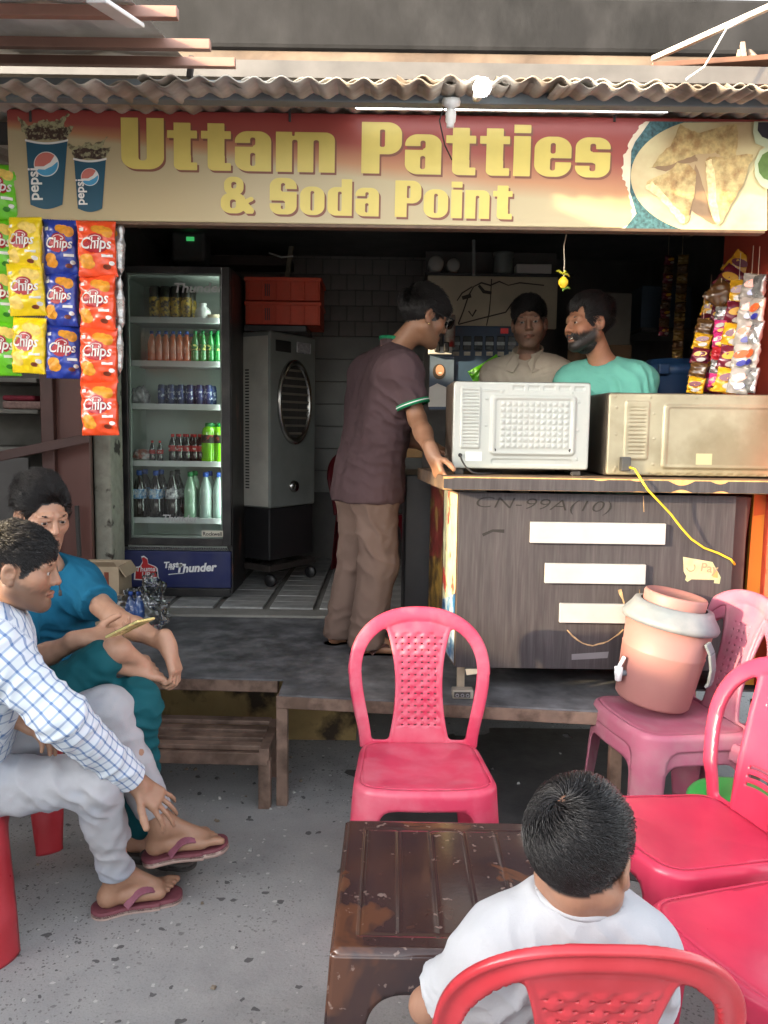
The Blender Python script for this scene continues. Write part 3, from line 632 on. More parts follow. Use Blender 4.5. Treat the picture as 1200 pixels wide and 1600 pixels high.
for (x0, x1, x2, x3, yt, yb, cx, cy, r_, sx, seed) in ((41, 106, 98, 48, 219, 320, 73, 257, 19.5, 1, 3), (116, 166, 160, 122, 248, 326, 141, 277, 14, .8, 8)):
    wd = x1-x0
    flat('cup_splash', ragged([(x0+3, yt), (x0-10, yt-24*sx), (x0-14, yt-36*sx), (x0+3, yt-24*sx), (x0+wd*.25, yt-26*sx), (x0+wd*.4, yt-34*sx), (x0+wd*.62, yt-28*sx), (x0+wd*.9, yt-36*sx), (x1+2, yt-42*sx), (x1-6, yt-22*sx), (x1+9, yt-22*sx), (x1-3, yt)], 2.2*sx, 5, seed), 1, m_spl)
    flat('cup_drink', ragged([(x0+2, yt), (x0, yt-16*sx), (x0+wd*.3, yt-22*sx), (x0+wd*.6, yt-17*sx), (x1-2, yt-20*sx), (x1+2, yt-8*sx), (x1-2, yt)], 2*sx, 5, seed+1), 2, m_colad)
    bot = [(x3+(x2-x3)*t, yb+7*sx*math.sin(math.pi*t)) for t in np.linspace(0, 1, 12)]; top = [(x1+(x0-x1)*t, yt+5*sx*math.sin(math.pi*t)) for t in np.linspace(0, 1, 12)]
    flat('cup_print', bot+top, 2, m_cupb)
    rim = [(x1+1+(x0-x1-2)*t, yt-1+5*sx*math.sin(math.pi*t)) for t in np.linspace(0, 1, 12)]; flat('cup_rim', rim+[(x, y+3.2) for x, y in rim[::-1]], 3, m_white)
    flat('emblem', ellpts(cx, cy, r_, r_), 3, m_white)
    flat('emblem_top', [(cx-r_*.93*math.cos(R(t)), cy-r_*.93*math.sin(R(t))) for t in np.linspace(-12, 135, 22)]+[(cx+r_*.35, cy-r_*.15), (cx-r_*.2, cy+r_*.18)], 4, m_lred)
    flat('emblem_bottom', [(cx+r_*.93*math.cos(R(t)), cy+r_*.93*math.sin(R(t))) for t in np.linspace(-12, 155, 22)]+[(cx-r_*.1, cy+r_*.45), (cx+r_*.5, cy+r_*.15)], 4, m_lblue)
    me = text_mesh('print', 'pepsi', 23*sx/CF*SY, .02); p = S(x0+21*sx, yb-6*sx, 4)
    on_wall(me, p-wloc(sg), roll=R(91)); obj('cup_lettering', me, m_white, sg)
# torn edged picture of patties on a plate
m_torn = M('torn_paper', srgb(222, 206, 178), .6, .06, 20); m_plate = M('plate_print', srgb(204, 192, 148), .5, .07, 5, col2=srgb(186, 160, 120), dscale=3)
m_pat = M('patty_print', srgb(196, 172, 118), .5, .22, 60, col2=srgb(160, 126, 80), dscale=28, mixlo=.45, mixhi=.65); m_pat2 = M('patty_shade_print', srgb(146, 118, 88), .5, .12, 20)
m_cloth = M('blue_cloth_print', srgb(66, 104, 108), .6, .5, 90); m_bowl = M('bowl_print', srgb(186, 196, 164), .5, .06, 9); m_green = M('chutney_print', srgb(92, 120, 58), .5, .2, 50); m_darks = M('sauce_print', srgb(44, 44, 52), .4, .2, 30); m_crimp = M('crimp_print', srgb(226, 206, 152), .5, .25, 80)
edge = [(1010, 190), (998, 198), (988, 214), (980, 232), (974, 244), (972, 262), (973, 278), (978, 290), (982, 306), (987, 322), (988, 338), (984, 350), (966, 359)]
rg = random.Random(4); e2 = []
for (xa_, ya_), (xb_, yb_) in zip(edge, edge[1:]):
    for k in range(5): t = k/5; e2.append((xa_+(xb_-xa_)*t+rg.uniform(-2.2, 2.2), ya_+(yb_-ya_)*t))
right = [(1198, 360), (1198, 191)]
flat('torn_edge', e2+[(966, 359)]+right, 1, m_torn)
flat('cloth_print', [(1015, 190), (1004, 206), (992, 222), (986, 236), (984, 300), (994, 334), (975, 359), (1198, 361), (1198, 192)], 2, m_cloth)
flat('plate_print', [(x, y) for x, y in ellpts(1120, 268, 132, 102, 0, 360, 60) if 191 < y < 361 and x < 1198]+[], 3, m_plate) if False else flat('plate_print', [(1198, 360.5)]+[(max(985, 1125-140*math.cos(R(t))), 276-92*math.sin(R(t))) for t in np.linspace(-66, 66, 30)]+[(1198, 191.5)], 3, m_plate)
for nm, pts, k, m_ in (('patty_print', [(1017, 264), (1024, 250), (1046, 228), (1062, 196), (1078, 204), (1092, 208), (1150, 194), (1152, 214), (1148, 248), (1128, 246), (1116, 240), (1092, 242), (1066, 250), (1040, 260), (1014, 262)], 5, m_pat),
                       ('patty_shade', [(1016, 262), (1040, 268), (1064, 258), (1090, 252), (1084, 240), (1050, 244)], 4, m_pat2), ('patty_shade', [(1086, 258), (1102, 300), (1108, 330), (1120, 350), (1112, 352), (1080, 330), (1070, 350)], 4, m_pat2),
                       ('patty_print', [(1008, 292), (1012, 284), (1046, 268), (1056, 254), (1076, 258), (1087, 272), (1085, 300), (1078, 330), (1072, 350), (1062, 350), (1050, 332), (1028, 308), (1010, 296)], 6, m_pat),
                       ('patty_crimp', [(1008, 292), (1018, 284), (1036, 304), (1056, 326), (1070, 342), (1068, 351), (1060, 350), (1048, 332), (1028, 310), (1010, 297)], 7, m_crimp),
                       ('patty_print', [(1100, 254), (1106, 246), (1128, 246), (1176, 242), (1168, 262), (1160, 290), (1142, 316), (1128, 346), (1120, 354), (1114, 344), (1106, 316), (1104, 282)], 8, m_pat),
                       ('patty_crimp', [(1100, 254), (1110, 250), (1116, 280), (1118, 316), (1124, 346), (1119, 354), (1113, 344), (1105, 316), (1103, 282)], 9, m_crimp)):
    flat(nm, ragged(pts, 1.3, 4, hash(nm) % 7 if False else len(pts)), k, m_)
flat('bowl_print', [(1176, 192), (1174, 208), (1178, 226), (1198, 234), (1198, 192)], 10, m_bowl); flat('sauce_print', [(1182, 193), (1181, 206), (1188, 216), (1198, 220), (1198, 193)], 11, m_darks)
flat('bowl_print', [(1198, 230), (1184, 238), (1176, 256), (1177, 278), (1186, 292), (1198, 298)], 12, m_bowl); flat('sauce_print', [(1198, 238), (1188, 244), (1181, 258), (1183, 272), (1190, 281), (1198, 284)], 13, m_green)
for px in (48, 453, 700, 960):
    p = S(px, 185); mb = MB(); mb.box(p[0]-.004, p[0]+.004, SY-.006, SY+.0, p[2]-.012, p[2]+.05, .001); mb.build('clip', m_dark, sg)
# tube light, bulb and bulb holder
tl = thing('tube_light', 'lit white tube light fixed under the grey roof beam', 'tube light', P(800, 169, 2.8))
m_lit = M('lit_tube', (.95, .98, 1), .4, 0, emit=2.4); m_wp = M('white_plastic', (.7, .7, .68), .35, .06, 12)
mb = MB(); A, B = P(556, 165.5, 2.79), P(1043, 171.5, 2.79); mb.tube([A, B], .0085, 10); mb.build('tube', m_lit, tl)
mb = MB(); mb.bar(A+np.array([0, .018, .006]), B+np.array([0, .018, .006]), .022, .02, .002); mb.build('housing', m_wp, tl)
bu = thing('light_bulb', 'lit white bulb glowing at the edge of the tin roof', 'bulb', P(755, 135, 2.46))
p = P(754, 136, 2.46); mb = MB(); mb.lathe([(0, -.032), (.018, -.026), (.026, -.008), (.024, .01), (.014, .026), (.012, .034)], p, 16, (.15, -1, -.1)); mb.build('globe', M('lit_bulb', (.9, .97, 1), .3, 0, emit=7), bu)
mb = MB(); mb.lathe([(.014, -.03), (.016, -.06), (.014, -.085), (0, -.085)], p, 14, (-.15, 1, .1)) if False else mb.lathe([(.013, .0), (.016, .02), (.014, .07), (0, .07)], p+np.array([0, .03, .003]), 14, (-.1, 1, .1)); mb.build('socket', m_wp, bu)
bh = thing('bulb_holder', 'white empty lamp holder hanging under the middle of the beam', 'lamp holder', P(705, 165, 2.66))
p = P(705, 159, 2.66); mb = MB(); mb.lathe([(0, .014), (.026, .012), (.03, .0), (.028, -.012), (.014, -.018), (.013, -.03)], p, 20, (0, -.35, 1)); mb.build('rose', m_wp, bh)
mb = MB(); mb.lathe([(.014, 0), (.017, -.012), (.016, -.035), (.012, -.04), (.012, -.052), (0, -.052)], p+np.array([.0, .006, -.022]), 16, (0, -.2, 1)); mb.build('holder', m_wp, bh)
mb = MB(); mb.tube([p+np.array([-.02, 0, -.01]), p+np.array([-.035, .02, -.05]), p+np.array([-.01, .1, -.1]), p+np.array([.02, .19, -.115])], .0025, 6); mb.build('flex', m_dark, bh)

# ================================================================== COUNTER
ct = thing('counter', 'dark brown wood grain shop counter with a chipped overhanging top', 'counter', (.8, 3.2, .46))
m_lam = M('dark_wood_laminate', srgb(58, 53, 56), .5, .14, 9, .12, 60, col2=srgb(46, 42, 45), dscale=14, mixlo=.35, mixhi=.75, stretch=(3.6, 1, .2), dust=(.1, .095, .095), dustamt=.35)
m_lam2 = M('counter_top_laminate', srgb(92, 76, 66), .55, .2, 12, .1, 60, col2=srgb(120, 96, 72), dscale=6)
m_chip = M('bare_chipboard', srgb(190, 148, 96), .85, .25, 40, .3, 90)
fz0, fz1 = P(900, 1045, 3.08)[2], P(900, 772, 3.08)[2]
x0, x1 = P(715, 900, 3.08)[0], P(1143, 900, 3.08)[0]
mb = MB(); mb.prism([(x0, fz0), (x1, fz0), (x1, fz1), (x0, fz1)], lambda u, v, w: (u, 3.08+w, v), .02); mb.build('front_panel', m_lam, ct)
mb = MB(); mb.prism([(x0-.004, 3.1), (x0-.075, 3.72), (x0-.06, 3.72), (x0+.012, 3.1)], lambda u, v, w: (u, v, fz0+w), fz1-fz0); mb.build('side_panel', m_lam2, ct)
zt0, zt1 = P(690, 765, 3.0)[2], P(690, 744, 3.0)[2]
xl = P(692, 755, 3.0)[0]
mb = MB(); mb.prism([(xl, 3.0), (1.66, 3.0), (1.66, 3.62), (xl-.07, 3.62)], lambda u, v, w: (u, v, zt0+w), zt1-zt0); mb.build('counter_top', m_lam2, ct)
def edgemask(u, v): return np.maximum(rb(u, v, xl+.002, 1.65, zt0+.002, zt1-.004, .0), (.0035+.03*np.maximum(0, vnoise(u*7, v*2, seed=6)-.15))-np.minimum(zt1-.002-v, 1.2*(v-zt0)+.004))
V, F, _ = sheet(edgemask, xl, 1.655, zt0, zt1, .004, lambda u, v: (u, 0*u+3.0, v), lambda u, v, f: 0*u+.0016, lambda u, v, f: 0*u+.0004)
mb = MB(); mb.box(xl+.001, 1.655, 2.9985, 3.0, zt0+.001, zt1-.001); mb.build('worn_edge', m_chip, ct)
obj('edge_veneer', np_mesh('edge_veneer', V-np.array([0, 0.0016, 0])-wloc(ct), F, False), m_lam, ct)
for lx in (x0+.01, x1-.04): mb = MB(); mb.box(lx, lx+.03, 3.1, 3.13, .465, fz0+.02, .002); mb.build('leg', M('pale_wood', srgb(150, 136, 118), .8, .2, 12), ct)
m_wl = M('white_laminate', (.33, .33, .345), .35, .05, 8, dust=(.5, .48, .46), dustamt=.4)
for (xa_, ya_, xb_, yb_) in ((828, 820, 1039, 852), (851, 884, 1008, 914), (874, 946, 977, 975)):
    a_, b_ = P(xa_, yb_, 3.065), P(xb_, ya_, 3.065); c_ = P(xb_, yb_, 3.065)
    mb = MB(); mb.box(a_[0], c_[0], 3.062, 3.0795, c_[2]+.002, b_[2]+.004, .0015, 1); mb.build('white_strip', m_wl, ct)
# marks on the counter front: pencilled number, scraped lines, faded tape
FY = 3.0788
def C_(px, py, k=0): p = P(px, py, 3.08); p[1] = FY-.0008*k; return p
m_pencil = M('pencil_mark', srgb(26, 23, 23), .7, .1); m_scuff = M('bare_scratch', srgb(176, 146, 108), .8, .3, 60); m_tape = M('grey_tape', srgb(116, 114, 118), .5, .1)
me = text_mesh('writing', 'CN-99A(10)', .1, -.012, .25, .0002, 1.05); me.transform(Matrix.Scale(.62, 4, (0, 1, 0))); on_wall(me, C_(738, 792)-wloc(ct), roll=R(-1.5)); obj('handwriting', me, m_pencil, ct)
def stroke(pts, wd, m_, nm, k=0, parent=ct, conv=None, seed=0):
    conv = conv or C_; rs = random.Random(seed); L_ = []; R_ = []
    for i, (x, y) in enumerate(pts):
        a_ = pts[max(0, i-1)]; b_ = pts[min(len(pts)-1, i+1)]; dx, dy = b_[0]-a_[0], b_[1]-a_[1]; l = math.hypot(dx, dy); w_ = wd*rs.uniform(.5, 1.3)
        L_.append((x-dy/l*w_, y+dx/l*w_)); R_.append((x+dy/l*w_, y-dx/l*w_))
    mb = MB()
    for i in range(len(pts)-1): mb.poly([conv(*L_[i], k), conv(*L_[i+1], k), conv(*R_[i+1], k), conv(*R_[i], k)])
    return mb.build(nm, m_, parent)
stroke([(886+8*i, 984+24*math.sin(math.pi*(i/11.)**.9)+random.uniform(-1, 1)) for i in range(12)], 1.1, m_scuff, 'scratch', seed=1)
stroke([(968, 921), (970, 928), (973, 936), (975, 943)], 2.2, m_scuff, 'scratch', seed=2)
stroke([(999, 921), (1000, 946)], .5, m_scuff, 'scratch', seed=3); stroke([(1005, 775), (1006, 800)], .5, m_scuff, 'scratch')
flat_ = MB(); flat_.poly([C_(893, 1022), C_(951, 1018), C_(949, 1028), C_(893, 1031)]); flat_.build('tape', m_tape, ct)
stroke([(754, 836), (770, 829), (788, 830)], 3.5, m_pencil, 'smudge', seed=4)
mb = MB(); mb.poly([C_(727, 1045), C_(752, 1045), C_(750, 1052), C_(729, 1055)]); mb.build('torn_paper', m_torn, ct)
# left side of the counter: pasted posters
def sidept(t, z, k=.002): return (x0-.004-.071*t-k, 3.1+.62*t-.1*k, z)
for nm, pts, m_ in (('poster_strip', [(.0, .0), (.45, 0), (.42, .3), (.0, .42)], M('poster_blue', srgb(40, 100, 150), .4, .4, 20, col2=srgb(190, 200, 206), dscale=14)), ('poster_strip', [(0, .42), (.42, .3), (.44, 1), (0, 1)], M('poster_cream', srgb(206, 200, 160), .4, .25, 20, col2=srgb(190, 60, 50), dscale=9, mixlo=.55, mixhi=.6)), ('poster_strip', [(.46, 0), (.98, 0), (.98, .5), (.46, .55)], M('poster_gold', srgb(150, 118, 52), .4, .4, 18, col2=srgb(60, 40, 28), dscale=12)), ('poster_strip', [(.46, .55), (.98, .5), (.98, 1), (.46, 1)], M('poster_maroon', srgb(104, 38, 34), .4, .4, 18, col2=srgb(140, 110, 60), dscale=8, mixlo=.55))):
    mb = MB(); mb.poly([sidept(t, fz0+.01+(fz1-fz0-.02)*s_) for t, s_ in pts]); mb.build(nm, m_, ct)
# payment sticker
stk = thing('payment_sticker', 'torn cream payment sticker reading Pay on the counter front', 'sticker', C_(1095, 905))
mb = MB(); mb.poly([C_(*q, 1) for q in ((1067, 870), (1113, 878), (1126, 902), (1124, 912), (1115, 911), (1116, 906), (1080, 905), (1074, 909), (1070, 906), (1072, 900), (1068, 893))]); mb.build('paper', M('sticker_paper', srgb(170, 160, 128), .55, .08, 30, col2=srgb(140, 150, 118), dscale=20), stk)
me = text_mesh('print', 'Pay', .05, .012); on_wall(me, C_(1093, 892, 2)-wloc(stk), roll=R(-7)); obj('lettering', me, M('print_grey', srgb(140, 120, 96), .5), stk)
stroke([(1079+6.5*math.cos(R(t)), 886-6.5*math.sin(R(t))*-1) for t in range(-40, 200, 24)], 1.1, M('print_grey', (0, 0, 0)), 'emblem', 2, stk)
mb = MB(); mb.poly([C_(1114, 890, 2), C_(1121, 893, 2), C_(1121, 903, 2), C_(1113, 902, 2)]); mb.build('print_patch', M('print_orange', srgb(214, 132, 80), .5), stk)
# socket under the counter, post and board at its right
so_ = thing('power_socket', 'grey power strip lying under the counter corner', 'socket', P(722, 1086, 3.02))
a_, b_ = P(707, 1090, 3.0), P(740, 1077, 3.0); mb = MB(); mb.box(a_[0], b_[0], 3.0, 3.05, .462, .462+(b_[2]-a_[2]), .004); mb.build('case', M('socket_grey', srgb(150, 142, 130), .5, .15, 20), so_)
mb = MB(); mb.box(a_[0]+.006, b_[0]-.012, 2.9975, 3.0, .468, .462+(b_[2]-a_[2])-.006, .001, 1); mb.build('face', m_dark, so_)
for k in range(3):
    mb = MB(); mb.lathe([(.0075, 0), (.0075, -.0015), (.004, -.0015), (.004, 0)], (a_[0]+.018+.02*k, 2.9972, .477), 10, (0, 1, 0)); mb.build('outlet', m_tape, so_)
mb = MB(); mb.box(x1+.004, x1+.06, 3.105, 3.16, .465, fz1-.002, .004); o = mb.build('brown_post', M('dark_brown_post', srgb(66, 48, 44), .6, .15, 9)); tag(o, 'dark brown upright at the right end of the counter', 'post')
mb = MB(); mb.prism([(P(1166, 900, 3.2)[0], .47), (1.6, .47), (1.6, fz1+.0), (P(1178, 780, 3.2)[0], fz1)], lambda u, v, w: (u, 3.2+w, v), .02); ob = mb.build('orange_board', M('board_amber', srgb(226, 160, 62), .5, .08, 5)); tag(ob, 'amber and orange painted board beside the counter', 'board')
mb = MB(); mb.prism([(P(1178, 780, 3.2)[0]+.002, P(1180, 806, 3.2)[2]), (1.598, P(1200, 800, 3.2)[2]), (1.598, fz1-.002), (P(1178, 780, 3.2)[0]+.002, fz1-.002)], lambda u, v, w: (u, 3.1975+w, v), .0015); mb.build('orange_band', M('board_orange', srgb(206, 112, 52), .5, .08, 5), ob)
mb = MB(); mb.bar(P(1168, 776, 3.17), P(1150, 912, 3.17), .03, .02, .003); o = mb.build('wooden_batten', m_brown2); tag(o, 'slanting brown batten between counter and amber board', 'batten')
mb = MB(); mb.box(.1, .265, 3.8, 4.35, .52, 1.28, .008); o = mb.build('black_cabinet', M('black_laminate', (.03, .029, .03), .45, .2, 6)); tag(o, 'black cabinet behind the left end of the counter', 'cabinet')

# ================================================================== OVENS on the counter
def oven(nm, label, x0, x1, z0, z1, yb, dep, body, backm, relief, h=.0035):
    t = thing(nm, label, 'oven', ((x0+x1)/2, yb+dep/2, zt1))
    mb = MB(); mb.box(x0, x1, yb+.012, yb+dep, z0, z1, .008); mb.build('body', body, t)
    W, Hh = x1-x0, z1-z0
    V, F, _ = sheet(lambda u, v: rb(u, v, .003, W-.003, .003, Hh-.003, .012), 0, W, 0, Hh, h, lambda u, v: (x0+u, yb+0*u, z0+v), lambda u, v, f: relief(u, v, W, Hh)-.004*np.clip(1+f/.006, 0, 1)**2, lambda u, v, f: 0*u-.012)
    o = obj('back_panel', np_mesh('back_panel', V-wloc(t), F), backm, t); return t
def sstep(x, a, b): t = np.clip((x-a)/(b-a), 0, 1); return t*t*(3-2*t)
def plateau(u, v, a, b, c, d, r, s_=.006): return sstep(-rb(u, v, a, b, c, d, r), -s_/2, s_/2)
def reliefA(u, v, W, H):
    U, Vv = u/W, v/H; o = 0*u
    o = o+.006*plateau(u, v, .06*W, .2*W, .24*H, .93*H, .006)
    o = o-.005*plateau(u, v, .075*W, .185*W, .27*H, .9*H, .004)*(np.sin(v/H*2*np.pi*26) > .2)
    o = o+.009*plateau(u, v, .28*W, .89*W, .17*H, .84*H, .016, .012)-.005*plateau(u, v, .31*W, .86*W, .2*H, .8*H, .01, .008)
    pu = (u/W-.345)/.5*12; pv = (v/H-.24)/.54*8; ins = plateau(u, v, .345*W, .845*W, .24*H, .78*H, .0, .004)
    o = o+ins*.006*(1-np.maximum(abs(pu-np.floor(pu)-.5), abs(pv-np.floor(pv)-.5))*2)
    o = o-.004*plateau(u, v, .29*W, .88*W, .06*H, .12*H, .008)
    o = o-.004*plateau(u, v, .4*W, .95*W, .905*H, .95*H, .003)*(np.sin(u/W*2*np.pi*9) > -.6)
    o = o+.003*plateau(u, v, .205*W, .37*W, .89*H, .905*H, .002)
    for (a_, b_) in ((.245, .8), (.245, .5), (.91, .78), (.91, .45), (.91, .13), (.35, .88), (.86, .88)): o = o+.003*(np.hypot(u-a_*W, v-b_*H) < .0045)
    return o
m_ova = M('oven_white_paint', srgb(172, 174, 166), .35, .05, 6, dust=(.45, .42, .36), dustamt=.35); m_ovtop = M('oven_dark_casing', srgb(88, 76, 66), .4, .15, 8)
xa_, xb_ = P(706, 700, 3.12)[0], P(921, 700, 3.12)[0]; za_, zb_ = zt1+.022, P(800, 596, 3.12)[2]
t = oven('toaster_oven', 'white toaster oven seen from behind with a dimpled back panel', xa_, xb_, za_, zb_, 3.12, .36, m_ovtop, m_ova, reliefA, .0027)
for fx in (xa_+.03, xb_-.045):
    for fy in (3.14, 3.42): mb = MB(); mb.box(fx-.016, fx+.02, fy, fy+.04, zt1, za_+.004, .004); mb.build('foot', m_dark, t)
for px, py in ((772, 703), (891, 704)): mb = MB(); mb.lathe([(.0, -.006), (.007, -.006), (.008, 0)], P(px, py, 3.119), 12, (0, 1, 0)); mb.build('rubber_stop', m_dark, t)
mb = MB(); a_, b_ = P(727, 720, 3.117), P(753, 706, 3.117); mb.box(a_[0], b_[0], 3.1175, 3.1185, a_[2], b_[2]); mb.build('rating_label', m_white, t)
mb = MB(); mb.lathe([(0, -.008), (.007, -.008), (.008, 0)], P(719, 711, 3.118), 12, (0, 1, 0)); mb.build('cable_gland', m_dark, t)
mb = MB(); q = [P(719, 711, 3.11), P(722, 720, 3.09), P(728, 730, 3.08), P(738, 738, 3.085)]; q.append(np.array([q[-1][0]+.03, 3.1, zt1+.006])); q.append(np.array([q[-1][0]+.1, 3.2, zt1+.006])); mb.tube(q, .0035, 8); mb.build('cable', m_dark, t)
def reliefB(u, v, W, H):
    o = 0*u+.005*plateau(u, v, .1*W, .235*W, .2*H, .9*H, .008)-.004*plateau(u, v, .125*W, .215*W, .25*H, .82*H, .004)*(np.sin(v/H*2*np.pi*21) > .1)
    o = o+.007*plateau(u, v, .32*W, 1.1*W, .1*H, .86*H, .012, .01)-.004*plateau(u, v, .345*W, 1.1*W, .13*H, .83*H, .01, .008)
    o = o-.004*plateau(u, v, .25*W, .97*W, .02*H, .035*H, .002)*(np.sin(u/W*2*np.pi*17) > -.3)
    for (a_, b_) in ((.04, .95), (.24, .95), (.5, .95), (.96, .95), (.05, .82), (.26, .75), (.05, .5), (.27, .45), (.05, .06), (.27, .15), (.06, .1), (.98, .5)): o = o+.003*(np.hypot(u-a_*W, v-b_*H) < .004)
    return o
m_ovb = M('galvanised_steel', srgb(176, 165, 136), .38, .12, 4, .02, 30, metal=.35, col2=srgb(150, 138, 108), dscale=3, dust=(.16, .12, .07), dustamt=.3)
xa_, xb_ = P(948, 690, 3.12)[0], 1.54; za_, zb_ = zt1+.004, P(1100, 615, 3.12)[2]
t = oven('steel_oven', 'long galvanised steel oven seen from behind with a plugged cable', xa_, xb_, za_, zb_, 3.12, .34, M('oven_steel_casing', srgb(92, 82, 70), .45, .2, 6, metal=.3), m_ovb, reliefB)
mb = MB(); a_, b_ = P(1087, 726, 3.116), P(1113, 709, 3.116); mb.box(a_[0], b_[0], 3.1165, 3.1182, a_[2], b_[2]); mb.build('rating_label', M('label_cream', srgb(190, 182, 136), .5, .05), t)
a_, b_ = P(969, 736, 3.1), P(985, 714, 3.1); mb = MB(); mb.box(a_[0], b_[0], 3.085, 3.118, a_[2], b_[2], .004); mb.build('plug', M('plug_grey', (.06, .058, .055), .5), t)
mb = MB(); cab = [P(983, 730, 3.09), P(992, 733, 3.06), P(1001, 748, 2.975), P(1012, 765, 2.97), P(1032, 786, 3.0), P(1048, 803, 3.02), P(1064, 824, 3.03), P(1080, 842, 3.04), P(1100, 856, 3.06), P(1122, 864, 3.07), P(1142, 874, 3.072), P(1148, 882, 3.075), P(1146, 878, 3.09)]; mb.tube(cab, .0042, 8); o = mb.build('power_cable', M('yellow_cable', srgb(222, 190, 52), .45, .1, 30)); tag(o, 'yellow power cable hanging from the steel oven across the counter front', 'cable')
# ================================================================== DRINKS FRIDGE
def glass(name, tint=(1, 1, 1), refl=.9):
    m = bpy.data.materials.new(name); m.use_nodes = True; n = m.node_tree.nodes; L = m.node_tree.links; n.clear()
    t = n.new('ShaderNodeBsdfTransparent'); t.inputs[0].default_value = (*tint, 1); g = n.new('ShaderNodeBsdfGlossy'); g.inputs['Roughness'].default_value = .03; g.inputs[0].default_value = (refl, refl, refl, 1)
    f = n.new('ShaderNodeFresnel'); f.inputs[0].default_value = 1.5; mx = n.new('ShaderNodeMixShader'); o = n.new('ShaderNodeOutputMaterial')
    k = n.new('ShaderNodeMath'); k.operation = 'MULTIPLY'; k.inputs[1].default_value = 1.6; L.new(f.outputs[0], k.inputs[0])
    L.new(k.outputs[0], mx.inputs[0]); L.new(t.outputs[0], mx.inputs[1]); L.new(g.outputs[0], mx.inputs[2]); L.new(mx.outputs[0], o.inputs[0]); MATS[name] = m; return m
m_fblack = M('fridge_black', (.022, .021, .022), .35, .2, 7, dust=(.1, .09, .08), dustamt=.5)
m_fside = M('fridge_side', (.03, .027, .026), .4, .3, 5, col2=srgb(120, 78, 64), dscale=7, mixlo=.58, mixhi=.66, stretch=(1, 1, .35))
m_fin = M('fridge_inside', srgb(176, 184, 176), .5, .05, 4); m_fblue = M('fridge_blue', srgb(34, 42, 92), .38, .08, 6, dust=(.1, .1, .12), dustamt=.3)
fx0, fx1, fy, fz0_, fz1_ = -1.56, -.9, 4.7, .482, 2.405
fr = thing('drinks_fridge', 'tall black glass door drinks fridge with a navy base panel', 'fridge', ((fx0+fx1)/2, 4.92, fz0_))
mb = MB(); mb.box(fx0, fx0+.035, fy+.03, 5.16, .5, fz1_, .004); mb.build('side_wall', m_fside, fr)
mb = MB(); mb.box(fx1-.035, fx1, fy+.03, 5.16, .5, fz1_, .004); mb.build('side_wall', m_fside, fr)
mb = MB(); mb.box(fx0+.035, fx1-.035, 5.12, 5.16, .5, fz1_); mb.build('back_wall', m_fin, fr)
mb = MB(); mb.box(fx0+.035, fx1-.035, fy+.03, 5.12, fz1_-.05, fz1_-.002); mb.build('top_wall', m_fin, fr)
mb = MB(); mb.box(fx0+.035, fx1-.035, fy+.03, 5.12, .72, .8); mb.build('inner_floor', m_fin, fr)
for x in (fx0+.036, fx1-.039): mb = MB(); mb.box(x, x+.003, fy+.03, 5.12, .8, fz1_-.05); mb.build('lining', m_fin, fr)
F_ = lambda px, py: P(px, py, fy)
gx0, gx1, gz0, gz1 = F_(201, 640)[0], F_(347, 640)[0], F_(280, 841)[2], F_(280, 427)[2]
fd = MB(); fd.box(fx0+.002, gx0, fy-.012, fy+.028, .79, fz1_-.002, .004); dr = fd.build('door_stile', m_fblack, fr)
for b in ((gx1, fx1-.002, .79, fz1_-.002), (gx0, gx1, .79, gz0), (gx0, gx1, gz1, fz1_-.002)): mb = MB(); mb.box(b[0], b[1], fy-.012, fy+.028, b[2], b[3], .004); mb.build('door_rail' if b[0] == gx0 else 'door_stile', m_fblack, fr)
m_seal = M('door_seal', srgb(150, 156, 148), .5, .1, 9)
for b in ((gx0, gx0+.012, gz0, gz1), (gx1-.012, gx1, gz0, gz1), (gx0+.012, gx1-.012, gz0, gz0+.014), (gx0+.012, gx1-.012, gz1-.012, gz1)): mb = MB(); mb.box(b[0], b[1], fy+.004, fy+.02, b[2], b[3], .002, 1); mb.build('door_seal', m_seal, fr)
mb = MB(); mb.poly([(gx0, fy, gz0), (gx1, fy, gz0), (gx1, fy, gz1), (gx0, fy, gz1)]); mb.build('door_glass', glass('door_glass', (.93, .97, .95)), fr)
mb = MB(); mb.box(gx1-.004, gx1+.006, fy+.035, fy+.05, gz0+.02, gz1-.03); mb.build('light_strip', M('fridge_light', (.86, 1, .95), .4, 0, emit=3.2), fr)
mb = MB(); mb.box(fx0+.012, fx1-.006, fy-.008, 5.14, F_(280, 918)[2], F_(280, 861)[2], .006); mb.build('base_panel', m_fblue, fr)
mb = MB(); mb.box(fx0+.02, fx1-.012, fy+.0, 5.14, fz0_, F_(280, 919)[2], .004); mb.build('kick_plate', m_fblack, fr)
zg = F_(280, 857)[2]
for k in range(44): 
    if k == 0: mb = MB()
    x = fx0+.02+k*.0142; mb.box(x, x+.009, fy-.004, fy+.02, zg-.008, zg+.004)
o = mb.build('grille', M('grille_grey', (.12, .12, .12), .5), fr); o['kind'] = 'stuff'
